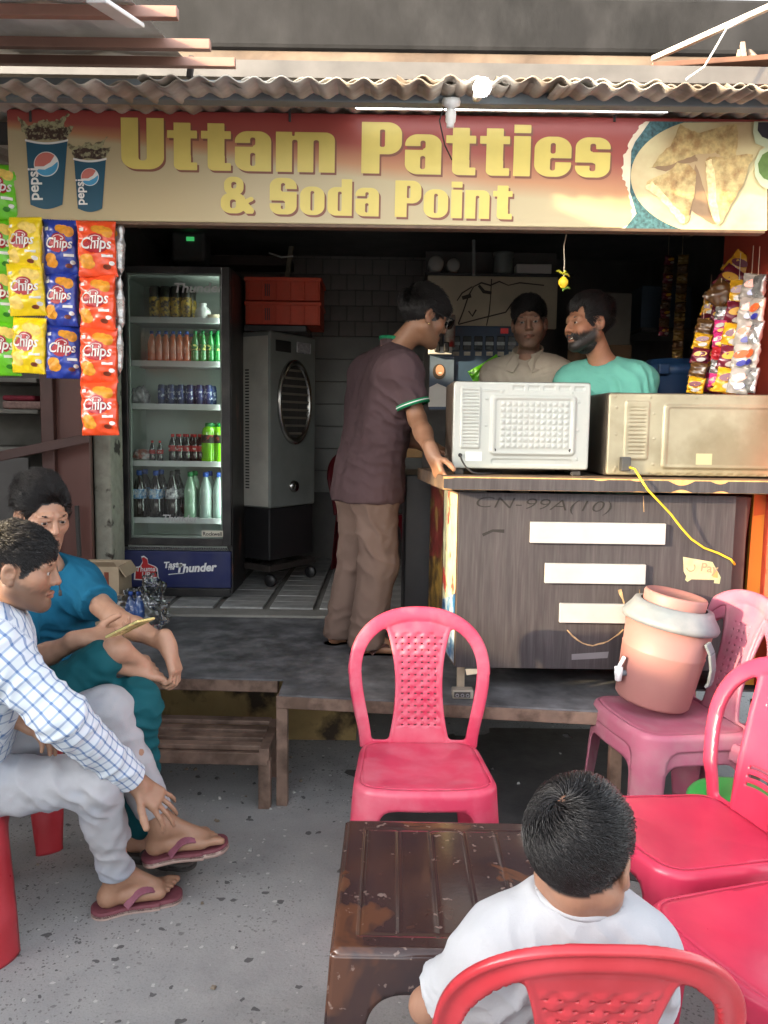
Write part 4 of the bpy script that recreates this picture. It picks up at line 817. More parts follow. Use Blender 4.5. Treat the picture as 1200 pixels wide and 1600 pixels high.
# print on the fridge
Fp = lambda px, py, k=0: P(px, py, fy)+np.array([0, -.0085-.0006*k, 0])
m_pw = M('print_bright_white', (.78, .78, .78), .45, .02); m_pr = M('print_deep_red', srgb(190, 38, 44), .45, .03)
def fprint(nm, pts, k, m_): mb = MB(); mb.poly([Fp(x, y, k) for x, y in pts]); return mb.build(nm, m_, fr)
hand = [(212, 904), (213, 888), (221, 884), (224, 878), (222, 871), (226, 870), (231, 874), (232, 881), (242, 885), (245, 888), (246, 901), (232, 903), (231, 905)]
ctr = (229, 890)
fprint('emblem_outline', [((x-ctr[0])*1.13+ctr[0], (y-ctr[1])*1.11+ctr[1]) for x, y in hand], 0, m_pw); fprint('emblem', hand, 1, m_pr)
def ftext(s, px, py, size, roll=0, shear=.2, bold=.02, m_=None, k=2, sx=1):
    me = text_mesh('print', s, size, bold, shear, .0002, sx); on_wall(me, Fp(px, py, k)-wloc(fr), roll=R(roll)); return obj('lettering', me, m_ or m_pw, fr)
ftext('Thums', 213, 892.5, .042, 2, .15, .02); ftext('UP', 222, 901, .04, 2, .15, .02)
ftext('Taste', 256, 887, .05, 4, .25, .035); ftext('The', 262, 890, .026, 4, .25, .03); ftext('Thunder', 275, 894, .068, 3.4, .25, .04)
fprint('underline', [(264, 896.5), (288, 894.5), (288, 895.5), (264, 897.5)], 2, m_pw)
mb = MB(); a_, b_ = P(316, 838, fy), P(349, 829, fy); mb.box(a_[0], b_[0], fy-.0135, fy-.0125, a_[2], b_[2]); mb.build('name_plate', M('plate_cream', srgb(206, 200, 184), .5, .05), fr)
me = text_mesh('print', 'Rockwell', .031, .02, 0, .0002, 1); on_wall(me, P(317.5, 836.2, fy)+np.array([0, -.0145, 0])-wloc(fr)); obj('lettering', me, m_dark, fr)
me = text_mesh('print', 'Thunder', .075, .02, .2, .0002, 1.1); on_wall(me, P(270, 457, fy)+np.array([0, -.003, 0])-wloc(fr), roll=R(1)); obj('door_lettering', me, M('print_silver', (.5, .5, .5), .4), fr)
me = text_mesh('print', 'Thunder', .055, .02, .2, .0002, 1.1); on_wall(me, P(253, 814, fy)+np.array([0, -.003, 0])-wloc(fr), roll=R(0)); obj('door_lettering', me, MATS['print_silver'], fr)
SHELF = [F_(280, y)[2] for y in (497, 566, 634, 724, 814)]
m_shelf = M('shelf_wire_white', (.62, .64, .62), .4, .05, 8)
for z in SHELF:
    mb = MB(); mb.box(gx0-.02, gx1+.015, fy+.06, 5.1, z-.012, z-.004); mb.box(gx0-.02, gx1+.015, fy+.05, fy+.062, z-.022, z+.012, .003); mb.build('shelf', m_shelf, fr)
# bottles: profiles in unit height
PROF = {'pet': [(0, .0), (.13, .0), (.145, .02), (.14, .3), (.132, .34), (.14, .38), (.14, .58), (.125, .66), (.09, .78), (.05, .88), (.045, .92), (.045, .93)],
        'jar': [(0, .0), (.19, .0), (.21, .03), (.195, .25), (.21, .3), (.21, .62), (.19, .68), (.2, .75), (.17, .86), (.09, .92), (.085, .93)],
        'can': [(0, 0), (.15, 0), (.17, .03), (.17, .9), (.14, .96), (.14, .98), (0, .98)]}
BM = {}
def liquid(nm, c, al=.0, rough=.12): return M(nm, c, rough, .08, 20, spec=.7, coat=.6)
L_cola = liquid('cola', (.018, .01, .008)); L_green = liquid('green_soda', srgb(24, 132, 52)); L_lime = liquid('lime_soda', srgb(126, 204, 30)); L_or = liquid('orange_soda', srgb(206, 104, 62)); L_clear = liquid('clear_bottle', srgb(150, 170, 160)); L_pale = liquid('pale_green_bottle', srgb(140, 176, 146)); L_gold = liquid('gold_can', srgb(150, 110, 40))
K_blue = M('cap_blue', srgb(40, 80, 160), .4, .05); K_green = M('cap_green', srgb(20, 120, 60), .4, .05); K_red = M('cap_red', srgb(200, 50, 44), .4, .05); K_white = m_wp; K_black = m_dark
B_blue = M('label_blue', srgb(90, 150, 200), .45, .35, 60, col2=srgb(226, 232, 236), dscale=40); B_green = M('label_green', srgb(30, 110, 50), .45, .3, 60, col2=srgb(220, 220, 120), dscale=40, mixlo=.55); B_red = M('label_red', srgb(170, 40, 36), .45, .25, 60, col2=srgb(220, 210, 200), dscale=40, mixlo=.58); B_black = M('label_black', srgb(34, 36, 26), .45, .25, 60, col2=srgb(160, 60, 40), dscale=40, mixlo=.55); B_yel = M('label_yellow', srgb(206, 170, 60), .45, .3, 60, col2=srgb(60, 40, 30), dscale=50); B_navy = M('label_navy', srgb(40, 52, 110), .45, .3, 60, col2=srgb(200, 206, 220), dscale=40, mixlo=.54); B_grey = M('label_grey', srgb(120, 116, 124), .5, .3, 60, col2=srgb(220, 220, 220), dscale=40)
def bottle(kind, h, liq, cap, lab, loc, label, group, la=.4, lb_=.58):
    key = (kind, round(h, 3), liq.name, cap.name if cap else '', lab.name if lab else '')
    if key not in BM:
        pr = [(r*h if kind != 'can' else r*h, z*h) for r, z in PROF[kind]]; mb = MB(); mb.lathe(pr, n=14); a_ = mb.mesh('bottle'); a_.materials.append(liq)
        rc = pr[-1][0] if kind != 'can' else 0; c_ = l_ = None
        if cap and kind != 'can': mb = MB(); mb.lathe([(rc*.9, .9*h), (rc*1.35, .9*h), (rc*1.35, .985*h), (rc*1.1, h), (0, h)], n=12); c_ = mb.mesh('cap'); c_.materials.append(cap)
        if lab: rr = max(r for r, z in pr)+.0012; mb = MB(); mb.lathe([(rr, la*h), (rr, lb_*h)], n=14); l_ = mb.mesh('label'); l_.materials.append(lab)
        BM[key] = (a_, c_, l_)
    a_, c_, l_ = BM[key]; o = obj('drink_can' if kind == 'can' else 'bottle', a_, None, None, loc, (0, 0, random.uniform(0, 6))); tag(o, label, 'can' if kind == 'can' else 'bottle', group)
    if c_: obj('cap', c_, None, o)
    if l_: obj('label', l_, None, o)
    return o
ORD = ['first from left', 'second from left', 'third from left', 'fourth from left', 'fifth from left', 'sixth from left']
def row(kind, h, liq, cap, lab, pxs, sh_, desc, group, dy=.12, la=.4, lb_=.58, back=1):
    for i, px in enumerate(pxs):
        p = P(px, 700, fy+dy); p[2] = SHELF[sh_]; nm = ORD[i] if len(pxs) > 1 else 'single'
        bottle(kind, h, liq, cap, lab, p, f'{nm} {desc}, front row' if len(pxs) > 1 else desc, group, la, lb_)
        if back: p = p.copy(); p[1] += .115; bottle(kind, h, liq, cap, lab, p, f'{nm} {desc}, row behind', group, la, lb_)
row('can', .2, M('can_dark', (.03, .025, .02), .3, .1), None, B_yel, (246, 262, 278, 293), 0, 'dark can with a yellow label on the top fridge shelf', 'cans on the top fridge shelf', la=.1, lb_=.66)
row('pet', .19, L_or, K_blue, None, (240, 251, 262, 273, 283, 294), 1, 'small orange drink bottle with blue cap in the fridge', 'orange drinks in the fridge')
row('pet', .195, L_green, K_green, B_green, (307, 319, 331, 342), 1, 'small green soda bottle in the fridge', 'green sodas in the fridge')
row('can', .13, M('can_navy', srgb(40, 50, 90), .3, .1), None, B_navy, (254, 269, 284, 298, 313, 327), 2, 'navy drink can on the middle fridge shelf', 'navy cans in the fridge', la=.3, lb_=.8)
row('pet', .17, L_cola, K_red, B_red, (270, 281, 293, 305, 314), 3, 'small cola bottle with red cap in the fridge', 'small colas in the fridge', la=.4, lb_=.6)
row('pet', .13, L_cola, K_red, B_red, (238, 250), 3, 'short cola bottle with red cap near the fridge shelf edge', 'short colas in the fridge', back=0, dy=.09)
row('jar', .24, L_lime, K_green, B_black, (328, 345), 3, 'bright lime soda bottle with black label in the fridge', 'lime sodas in the fridge', dy=.1, la=.5, lb_=.7)
row('pet', .29, L_cola, K_blue, B_blue, (217, 243), 4, 'large cola bottle with light blue label on bottom shelf', 'large blue label colas', la=.42, lb_=.62)
row('pet', .29, L_cola, K_black, B_grey, (269,), 4, 'large dark bottle with grey label between the cola and clear bottles', 'large grey label bottles', la=.42, lb_=.62)
row('pet', .285, L_pale, K_green, None, (297,), 4, 'large pale green bottle on bottom shelf', 'large clear bottles')
row('pet', .285, L_clear, K_blue, None, (321, 342), 4, 'large clear water bottle on bottom shelf', 'large clear bottles')
mb = MB(); p = P(317, 491, fy+.11); mb.lathe([(0, 0), (.04, 0), (.05, .03), (.045, .06), (.02, .085), (.025, .1), (0, .1)], (p[0], p[1], SHELF[0]), 12); o = mb.build('milk_pouch', M('pouch_white', (.7, .7, .66), .4, .1, 30, .4, 30)); tag(o, 'knotted white pouch beside the cans on the top fridge shelf', 'pouch')
mb = MB(); p = P(336, 491, fy+.11); mb.lathe([(0, 0), (.035, 0), (.05, .03), (.052, .032), (.045, .03), (0, .01)], (p[0], p[1], SHELF[0]), 16); o = mb.build('bowl', M('bowl_cream', srgb(206, 190, 160), .5)); tag(o, 'small cream bowl at the right of the top fridge shelf', 'bowl')
def crumple(r, c, sc, seed, n=22, m_=None, nm='plastic_bag', amp=.25):
    V = []; F = []
    for i in range(n+1):
        th = math.pi*i/n
        for j in range(2*n):
            ph = math.pi*j/n; d = np.array([math.sin(th)*math.cos(ph), math.sin(th)*math.sin(ph), math.cos(th)]); k = 1+amp*vnoise(d[0]*3, d[1]*3, d[2]*3, seed)+.12*abs(vnoise(d[0]*8, d[1]*8, d[2]*8, seed+1))
            q = d*k*np.array(sc)*r; q[2] = max(q[2], -.7*r*sc[2]); V.append(q+np.array(c))
    for i in range(n):
        for j in range(2*n): a = i*2*n+j; b = i*2*n+(j+1) % (2*n); F.append((a, b, b+2*n, a+2*n))
    mb = MB(); mb.raw(V, F); return mb.build(nm, m_)
m_film = glass('clear_film', (.9, .92, .93), .8); m_filmg = M('grey_film', srgb(170, 168, 172), .25, .25, 40, spec=.8)
p = P(220, 625, fy+.14); o = crumple(.055, (p[0], p[1], SHELF[2]+.05), (1, .8, 1.1), 3, m_=m_filmg); tag(o, 'crumpled grey plastic bag on the middle fridge shelf', 'bag')
p = P(226, 712, fy+.14); o = crumple(.05, (p[0], p[1], SHELF[3]+.04), (1.2, .9, .7), 5, m_=M('red_bag', srgb(180, 110, 96), .4, .4, 30, col2=(.7, .7, .7), dscale=20)); tag(o, 'pale red plastic bag on the fourth fridge shelf', 'bag')

# ================================================================== AIR COOLER
m_cg = M('cooler_grey', srgb(128, 132, 128), .45, .12, 5, dust=(.2, .19, .17), dustamt=.3); m_cl = M('cooler_light_grey', srgb(200, 197, 186), .5, .1, 5, dust=(.35, .33, .3), dustamt=.4); m_ck = M('cooler_black', (.022, .021, .022), .4, .2, 6); m_chr = M('chrome', (.45, .44, .42), .22, .2, 6, metal=1)
ax_, ay_ = P(422, 700, 5.0)[0], 5.0
ac = thing('air_cooler', 'grey air cooler with an oval louvre standing on castors behind the fridge', 'air cooler', (ax_, ay_, .48), math.atan2(.84, .54))
ztop = P(422, 516, 5.0)[2]-.48; zmid = P(422, 795, 5.0)[2]-.48
W_ = .46
mb = MB(); mb.box(0, W_, .001, .6, zmid, ztop, .012); mb.build('housing', m_cg, ac, world=False)
mb = MB(); mb.box(-.004, .0, .015, .6, zmid+.01, ztop-.03, .001, 1); mb.build('side_panel', m_cl, ac, world=False)
mb = MB(); mb.box(.008, W_-.008, .01, .59, .17, zmid-.002, .01); mb.build('water_tank', m_ck, ac, world=False)
for k in range(40): 
    if k == 0: mb = MB()
    z = zmid+.12+k*.019
    for y in (.17, .22, .27): mb.box(-.0075, -.004, y, y+.03, z, z+.009)
o = mb.build('side_vents', m_dark, ac, world=False); o['kind'] = 'stuff'
cz = (zmid+ztop)/2+.12; rx, rz_ = .165, .27
V = []; F = []; n = 40
for i in range(n):
    t_ = 2*math.pi*i/n
    for (k, y) in ((1.0, .0), (1.0, -.02), (.93, -.028), (.84, -.016), (.84, .02)): V.append((W_*.5+rx*k*math.cos(t_), y, cz+rz_*k*math.sin(t_)))
for i in range(n):
    for k in range(4): a = i*5+k; b = ((i+1) % n)*5+k; F.append((a, b, b+1, a+1))
mb = MB(); mb.raw(V, F); mb.build('oval_frame', m_chr, ac, world=False)
mb = MB(); mb.poly([(W_*.5+rx*.9*math.cos(t_), -.003, cz+rz_*.9*math.sin(t_)) for t_ in np.linspace(0, 2*math.pi, 40, endpoint=False)]); mb.build('oval_back', m_dark, ac, world=False)
for k in range(9):
    z = cz+(k-4)*.05; hw = rx*.84*math.sqrt(max(0, 1-((z-cz)/(rz_*.84))**2)); mb = MB(); mb.box(W_*.5-hw, W_*.5+hw, -.016, -.006, z-.006, z+.008, .002, 1); mb.build('louvre', M('louvre_grey', srgb(120, 112, 100), .4, .2, 9), ac, world=False)
for k in (-1, 1): mb = MB(); mb.box(W_*.5+k*.05-.003, W_*.5+k*.05+.003, -.006, -.003, cz-.2, cz+.2); mb.build('upright_vane', m_dark, ac, world=False)
mb = MB(); mb.lathe([(0, .02), (.035, .018), (.04, 0)], (W_*.5, 0, zmid+.13), 18, (0, -1, 0)); mb.build('control_knob', m_chr, ac, world=False)
mb = MB(); mb.box(.05, .2, -.004, 0, ztop-.12, ztop-.05, .002, 1); mb.build('control_panel', m_ck, ac, world=False)
mb = MB(); mb.box(.26, .4, -.004, 0, ztop-.115, ztop-.045, .006, 1); mb.build('badge', m_filmg, ac, world=False)
for y in (.0, .58): mb = MB(); mb.box(-.01, W_+.01, y, y+.03, .1, .14, .003); mb.build('base_rail', M('trolley_brown', (.05, .04, .035), .5, .2, 9), ac, world=False)
for x in (0, W_-.03): mb = MB(); mb.box(x, x+.03, .03, .58, .1, .14, .003); mb.build('base_rail', MATS['trolley_brown'], ac, world=False)
for x in (.02, W_-.03):
    for y in (.015, .58):
        mb = MB(); mb.lathe([(0, -.014), (.034, -.014), (.04, -.008), (.04, .008), (.034, .014), (0, .014)], (x, y, .04), 18, (1, .25, 0)); c = mb.build('castor', m_ck, ac, world=False)
        mb = MB(); mb.lathe([(.016, -.0165), (.031, -.0165), (.031, .0165), (.016, .0165), (.016, -.0165)], (x, y, .04), 18, (1, .25, 0)); mb.build('rim', m_wp, c)
        mb = MB(); mb.box(x-.02, x+.02, y-.012, y+.02, .075, .1, .003); mb.build('fork', m_chr, c)
# orange crates on the cooler
m_crate = M('crate_orange', srgb(208, 72, 44), .5, .12, 6, dust=(.2, .1, .06), dustamt=.3)
def crate(z, label):
    a_, b_ = P(384, 480, 5.08), P(500, 480, 5.08); x0, x1, y0, y1, h = a_[0], b_[0], 5.08, 5.42, .145
    t = thing('crate', label, 'crate', ((x0+x1)/2, (y0+y1)/2, z), 0, 'orange crates on the air cooler')
    for (X0, X1, Y0, Y1) in ((x0, x1, y0, y0+.006), (x0, x1, y1-.006, y1), (x0, x0+.006, y0+.006, y1-.006), (x1-.006, x1, y0+.006, y1-.006)): mb = MB(); mb.box(X0, X1, Y0, Y1, z, z+h-.01); mb.build('side_wall', m_crate, t)
    mb = MB(); mb.box(x0, x1, y0, y1, z, z+.006); mb.build('floor', m_crate, t)
    for (X0, X1, Y0, Y1) in ((x0-.008, x1+.008, y0-.01, y0), (x0-.008, x1+.008, y1, y1+.01), (x1, x1+.01, y0, y1), (x0-.01, x0, y0, y1)): mb = MB(); mb.box(X0, X1, Y0, Y1, z+h-.022, z+h, .003); mb.build('rim', m_crate, t)
    for k in range(6): x = x0+.01+(x1-x0-.03)*k/5; mb = MB(); mb.box(x, x+.012, y0-.008, y0, z+.004, z+h-.023, .002, 1); mb.build('rib', m_crate, t)
    for k in range(3): 
        xx = x0+.12+k*.012; mb = MB(); mb.box(xx, xx+.005, y0-.004, y0-.0, z+.03, z+h-.04); mb.build('slot', m_ck, t)
zc = ztop+.48+.04
crate(zc, 'lower orange plastic crate on top of the air cooler'); crate(zc+.147, 'upper orange plastic crate stacked on another over the air cooler')
mb = MB(); mb.box(P(384, 480, 5.08)[0]-.01, P(480, 480, 5.1)[0], 5.06, 5.44, ztop+.481, zc-.001, .004); o = mb.build('black_board', m_ck); tag(o, 'flat black board between the air cooler and the crates', 'board')
# wall things above the fridge
wt = thing('voltage_stabiliser', 'dark grey stabiliser box with a green lit display above the fridge', 'stabiliser', P(292, 405, 5.5))
mb = MB(); a_, b_ = P(268, 408, 5.5), P(320, 362, 5.5); mb.box(a_[0], b_[0], 5.5, 5.7, a_[2], b_[2], .02); mb.build('case', M('stabiliser_grey', (.1, .1, .1), .5, .2, 8), wt)
mb = MB(); a_, b_ = P(291, 376, 5.49), P(303, 370, 5.49); mb.box(a_[0], b_[0], 5.49, 5.5, a_[2], b_[2]); mb.build('display', M('lit_green', (.1, .9, .25), .4, 0, emit=.06), wt)
mb = MB(); mb.bar(P(458, 366, 5.9), P(446, 452, 5.9), .05, .03, .004); o = mb.build('pale_post', M('pale_post', srgb(150, 140, 122), .8, .2, 9)); tag(o, 'pale slanting post behind the orange crates', 'post')
mb = MB(); mb.tube([P(420, 395, 5.85), P(440, 402, 5.84), P(458, 400, 5.84)], .006, 6); o = mb.build('loose_wire', m_wp); tag(o, 'short white wire looped across the pale post', 'wire')
mb = MB(); mb.box(-1.55, -.7, 5.9, 6.15, P(400, 410, 5.9)[2]-.02, P(400, 400, 5.9)[2], .004); o = mb.build('wall_shelf', M('brown_shelf', (.06, .04, .035), .6, .2, 6)); tag(o, 'dark shelf high on the wall behind the fridge', 'shelf')
# ================================================================== HANGING CHIPS
def pillow_mesh(w_, h_, seed, bulge=.02, h=.0042):
    rs = np.random.RandomState(seed); s1 = rs.randint(99)
    def off(u, v):
        U, V = 2*u/w_, 2*v/h_
        b = bulge*np.sqrt(np.clip(1-U**2*.97, 0, 1))*np.clip((1-np.abs(V)**3.2)*1.05, 0, 1)
        cr = .0048*vnoise(u*42, v*34, seed=s1)+.0022*np.abs(vnoise(u*90+v*40, v*70, seed=s1+1))
        dia = .003*np.sin((u*.7+v)*150+2*vnoise(u*30, v*30, seed=s1+2))*np.clip(np.abs(U)*1.3+np.abs(V)*.7-.7, 0, 1)
        crimp = .0012*np.sin(u*900)*(np.abs(V) > .9)
        return b+(cr+dia)*np.clip(1.15-np.abs(V)**6, .2, 1)+crimp
    def mask(u, v):
        hw = w_/2*(1-.075*(1-(2*v/h_)**4)*(1+.3*np.sin(v*60+s1)))
        return np.maximum(np.abs(u)-hw, np.abs(v)-h_/2-.0015*np.sin(u*700))
    V, F, _ = sheet(mask, -w_/2-.004, w_/2+.004, -h_/2-.004, h_/2+.004, h, lambda u, v: (u, 0*u, v), lambda u, v, f: off(u, v), lambda u, v, f: -.7*off(u, v)-.001)
    return np_mesh('packet', V, F), off
foil = lambda nm, c: M(nm, c, .3, .06, 20, spec=.7, coat=.25)
m_chipY, m_chipB, m_chipO, m_chipG = foil('foil_yellow', srgb(236, 206, 22)), foil('foil_blue', srgb(38, 62, 160)), foil('foil_orange', srgb(232, 80, 36)), foil('foil_green', srgb(104, 196, 24))
m_chipS = M('foil_silver', srgb(176, 174, 170), .28, .1, 20, metal=.6); m_maroon = M('print_maroon', srgb(164, 30, 40), .4, .04); m_goldc = M('print_crisp', srgb(224, 152, 44), .5, .2, 60); m_yp = M('print_pale_crisp', srgb(236, 204, 104), .5, .15, 60); m_brownp = M('print_brown', srgb(120, 56, 36), .5, .3, 60); m_lime = M('print_dark_green', srgb(40, 120, 20), .5, .1)
def packet_kind(nm, body, w_, h_, seed, crisp, patch, shiftx=0):
    me, off = pillow_mesh(w_, h_, seed, .026); me.materials.append(body)
    mb = MB(); mats = [m_maroon, m_white, crisp, patch, body]
    def put(pts, k, mi):   # printed shape laid on the bulged front
        mb.mi = mi; c = np.mean(pts, 0); n_ = len(pts)
        rings = [[np.array(c)+(np.array(p)-c)*s_ for p in pts] for s_ in (1, .66, .33)]
        V = [(p[0], -off(np.array(p[0]), np.array(p[1]))-.0007-.0005*k, p[1]) for r_ in rings for p in r_]+[(c[0], -off(np.array(c[0]), np.array(c[1]))-.0007-.0005*k, c[1])]
        F = []
        for r_ in range(2):
            for i in range(n_): j = (i+1) % n_; F.append((r_*n_+i, r_*n_+j, r_*n_+n_+j, r_*n_+n_+i))
        for i in range(n_): F.append((2*n_+i, 2*n_+(i+1) % n_, 3*n_))
        mb.raw(V, F)
    el = lambda x, y, rx, ry, n=16: [(x*w_+rx*w_*math.cos(t), y*h_+ry*h_*math.sin(t)) for t in np.linspace(0, 2*math.pi, n, endpoint=False)]
    put(el(-.02+shiftx, .02, .3, .13), 1, 0); put(el(-.02+shiftx, .15, .2, .09), 1, 0); put(el(-.02+shiftx, .15, .15, .055), 2, 1); put(el(-.02+shiftx, .15, .13, .045), 3, 0)
    for (x, y, rx, ry) in ((.12, .31, .15, .085), (.27, .27, .14, .1), (.0, .33, .12, .07)): put(el(x, y, rx, ry), 1.4+x, 2)
    for (x, y, rx, ry) in ((-.26, -.22, .17, .1), (-.2, -.3, .15, .08), (-.3, -.3, .1, .07)): put(el(x, y, rx, ry), 1.4-y, 2)
    put([(.12*w_, -.13*h_), (.4*w_, -.13*h_), (.4*w_, -.18*h_), (.12*w_, -.18*h_)], 2, 1); put(el(.24, -.34, .1, .04), 2, 3); put(el(.36, -.28, .07, .04), 2, 1)
    put([(-.42*w_, .34*h_), (-.3*w_, .35*h_), (-.31*w_, .29*h_), (-.4*w_, .28*h_)], 2, 1)
    pm = mb.mesh('print'); [pm.materials.append(x) for x in mats]
    tm = text_mesh('chips_text', 'Chips', .045*w_/.125, .012, .18, .0002, .92, 'CENTER')
    for v in tm.vertices: x, y = v.co.x, v.co.y; sx_ = x+(-.02+shiftx)*w_; sz = y*1.15-.005*h_/.18; v.co = (sx_, -float(off(np.array(sx_), np.array(sz)))-.0036-v.co.z, sz)
    tm.materials.append(m_white)
    return me, pm, tm
PK = {k: packet_kind(k, b, w_, h_, s_, c, p) for k, b, w_, h_, s_, c, p in (('yellow', m_chipY, .128, .186, 1, m_yp, m_brownp), ('blue', m_chipB, .118, .186, 2, m_goldc, m_brownp), ('orange', m_chipO, .132, .19, 3, m_goldc, m_brownp), ('green', m_chipG, .13, .19, 4, m_yp, m_lime), ('silver', m_chipS, .12, .19, 5, m_goldc, m_maroon))}
def packet(kind, px, py, d, label, rz=0, roll=0, sc=(1, 1, 1)):
    p = P(px, py, d); me, pm, tm = PK[kind]; o = obj('chips_packet', me, None, None, p, (0, roll, rz)); o.scale = sc; o.rotation_euler = (R(random.uniform(-5, 3)), roll+R(random.uniform(-1.6, 1.6)), rz+R(random.uniform(-7, 7)))
    tag(o, label, 'chips packet', f'{kind} chips packets hanging from the sign' if kind != 'silver' else 'white backed packets behind the orange ones')
    for nm, m_ in (('print', pm), ('lettering', tm)):
        if kind == 'silver' and nm == 'lettering': continue
        obj(nm, m_, None, o)
pos3 = ('top', 'middle', 'bottom')
for i, (px, py) in enumerate(((40, 381), (42, 453), (46, 540))): packet('yellow', px, py, 2.84, f'yellow chips packet, {pos3[i]} of the hanging yellow strip', R((-6, 5, -8)[i]), R((1, -1, 1.5)[i]), (1, 1, (.95, .95, 1.03)[i]))
for i, (px, py) in enumerate(((96, 387), (97, 468), (99, 550))): packet('blue', px, py, 2.86, f'blue chips packet, {pos3[i]} of the hanging blue strip', R((8, 3, 9)[i]), R((0, 1, -1)[i]))
for i, (px, py) in enumerate(((152, 389), (153, 473), (155, 555), (156, 638))): packet('orange', px, py, 2.83, f'orange chips packet, {("top", "second from the top", "third from the top", "lowest")[i]} of the hanging orange strip', R((5, -4, 3, -6)[i]), R((-.5, .8, -.6, 0)[i]))
for i, (px, py) in enumerate(((-2, 300), (-1, 385), (0, 463), (3, 545))): packet('green', px, py, 2.87, f'green chips packet, {("top", "second from the top", "third from the top", "lowest")[i]} of the strip at the picture edge', R((4, -5, 6, 2)[i]))
for i, (px, py) in enumerate(((180, 392), (182, 475), (180, 545))): packet('silver', px, py, 2.92, f'silver backed packet, {pos3[i]} of those behind the orange strip', R(-55))
for i, (px, py) in enumerate(((122, 400), (124, 485))): packet('silver', px, py, 2.93, f'{("upper", "lower")[i]} silver backed packet glimpsed between blue and orange strips', R(-20))

# ================================================================== BEHIND THE COUNTER
BY = 5.3
def B(px, py, k=0): p = P(px, py, BY); p[1] -= .004*k; return p
su = thing('storage_unit', 'tall back shelf unit carrying jars above a cream board', 'shelf unit', B(780, 900)*np.array([1, 1, 0])+np.array([0, .2, .48]))
a_, b_ = B(667, 511), B(872, 433)
mb = MB(); mb.box(a_[0], b_[0], BY, BY+.03, a_[2], b_[2], .003); mb.build('cream_board', M('cream_board', srgb(190, 180, 156), .6, .1, 4, dust=(.3, .27, .2), dustamt=.3), su)
mb = MB(); mb.box(a_[0]-.02, b_[0]+.1, BY+.0, BY+.35, b_[2]+.002, b_[2]+.02, .003); mb.build('top_shelf', m_ck, su)
mb = MB(); mb.box(a_[0], b_[0]+.05, BY+.31, BY+.34, .5, 2.7); mb.build('back_panel', m_blackwall, su)
m_ink = M('ink_stroke', (.05, .04, .035), .6, .1)
for pts, wd in ((([(716, 506), (724, 486), (732, 462), (740, 448), (752, 442), (766, 446), (780, 440), (794, 446), (812, 442), (850, 446)], 1.2)), ([(714, 470), (722, 458), (738, 448)], 1.2), ([(716, 507), (750, 498), (790, 488), (800, 474), (815, 462)], 1.0), ([(768, 436), (766, 470), (764, 490), (760, 509)], 1.3), ([(722, 466), (736, 462)], 2.4), ([(748, 446), (756, 456), (768, 458)], 3), ([(732, 486), (738, 494), (744, 484)], 1.6)):
    stroke(pts, wd, m_ink, 'ink_line', 1, su, B, seed=len(pts))
for i, (px, r_) in enumerate(((681, .05), (708, .042))):
    p = B(px, 424); mb = MB(); mb.lathe([(0, -.008), (r_*.8, -.008), (r_, 0), (r_*.95, .16), (0, .16)], (p[0], BY-.02, b_[2]+.022+r_), 22, (0, 1, 0)); o = mb.build('jar', M('jar_grey', srgb(150, 148, 142), .4, .12, 9)); tag(o, ('wider' if i == 0 else 'narrower')+' of two jars lying lid forward on the top shelf', 'jar', 'jars lying on the top shelf')
p0, p1 = B(807, 432), B(862, 418); mb = MB(); mb.box(p0[0], p1[0], BY-.0, BY+.1, b_[2]+.022, b_[2]+.022+p1[2]-p0[2], .004); o = mb.build('white_box', M('box_white', srgb(196, 192, 186), .6, .1, 9)); tag(o, 'flat white box on the top back shelf', 'box')
p0 = B(790, 430); mb = MB(); mb.lathe([(0, 0), (.06, 0), (.065, .02), (.06, .12), (.07, .125), (.07, .15), (0, .155)], (p0[0], BY+.12, b_[2]+.022), 18); o = mb.build('dark_pot', m_cg); tag(o, 'dark lidded pot beside the flat white box', 'pot')
mb = MB(); mb.bar(B(740, 432), B(740, 375), .025, .02, .002); mb.build('upright', m_cg, su)
sm = thing('soda_dispenser', 'dark blue soda dispenser with a row of flavour windows', 'dispenser', B(755, 700))
a_, b_ = B(690, 640), B(830, 512); mb = MB(); mb.box(a_[0], b_[0], BY-.06, BY-.002, a_[2], b_[2], .008); mb.build('body', M('dispenser_blue', srgb(52, 74, 100), .4, .15, 5), sm)
for k in range(6):
    x = 711+k*17.3; c, d = B(x-6.8, 549), B(x+6.8, 527); mb = MB(); mb.box(c[0], d[0], BY-.068, BY-.061, c[2], d[2], .004, 1); mb.build('flavour_window', M('window_dark', (.03, .04, .045), .2, .3, 20), sm)
    c, d = B(x-6.5, 552), B(x+6.5, 547); c, d = B(x-6.5, 551), B(x+6.5, 545)
    mb = MB(); c, d = B(x-6, 541), B(x+6, 536); mb.box(c[0], d[0], BY-.07, BY-.0685, c[2], d[2]); mb.build('flavour_label', M('window_label', srgb(160, 170, 176), .4, .3, 40), sm)
    mb = MB(); c, d = B(x-5, 557), B(x+5, 551); mb.box(c[0], d[0], BY-.066, BY-.061, c[2], d[2], .001, 1); mb.build('name_tag', M('tag_pale', srgb(190, 186, 172), .5, .2, 40), sm)
mb = MB(); c, d = B(780, 523), B(792, 515); mb.box(c[0], d[0], BY-.068, BY-.03, c[2], d[2]); 
mb.build('display', M('lit_red', (.3, .02, .02), .4, 0, emit=.045), sm)
a_, b_ = B(668, 700), B(708, 557); po = MB(); po.box(a_[0], b_[0], BY-.075, BY-.07, B(668, 640)[2], b_[2]); o = po.build('poster', M('poster_blue_grey', srgb(90, 106, 128), .5, .15, 8)); tag(o, 'blue poster of a smiling woman beside the dispenser', 'poster')
Bq = lambda px, py, k=0: B(px, py)+np.array([0, -.0755-.0006*k, 0])
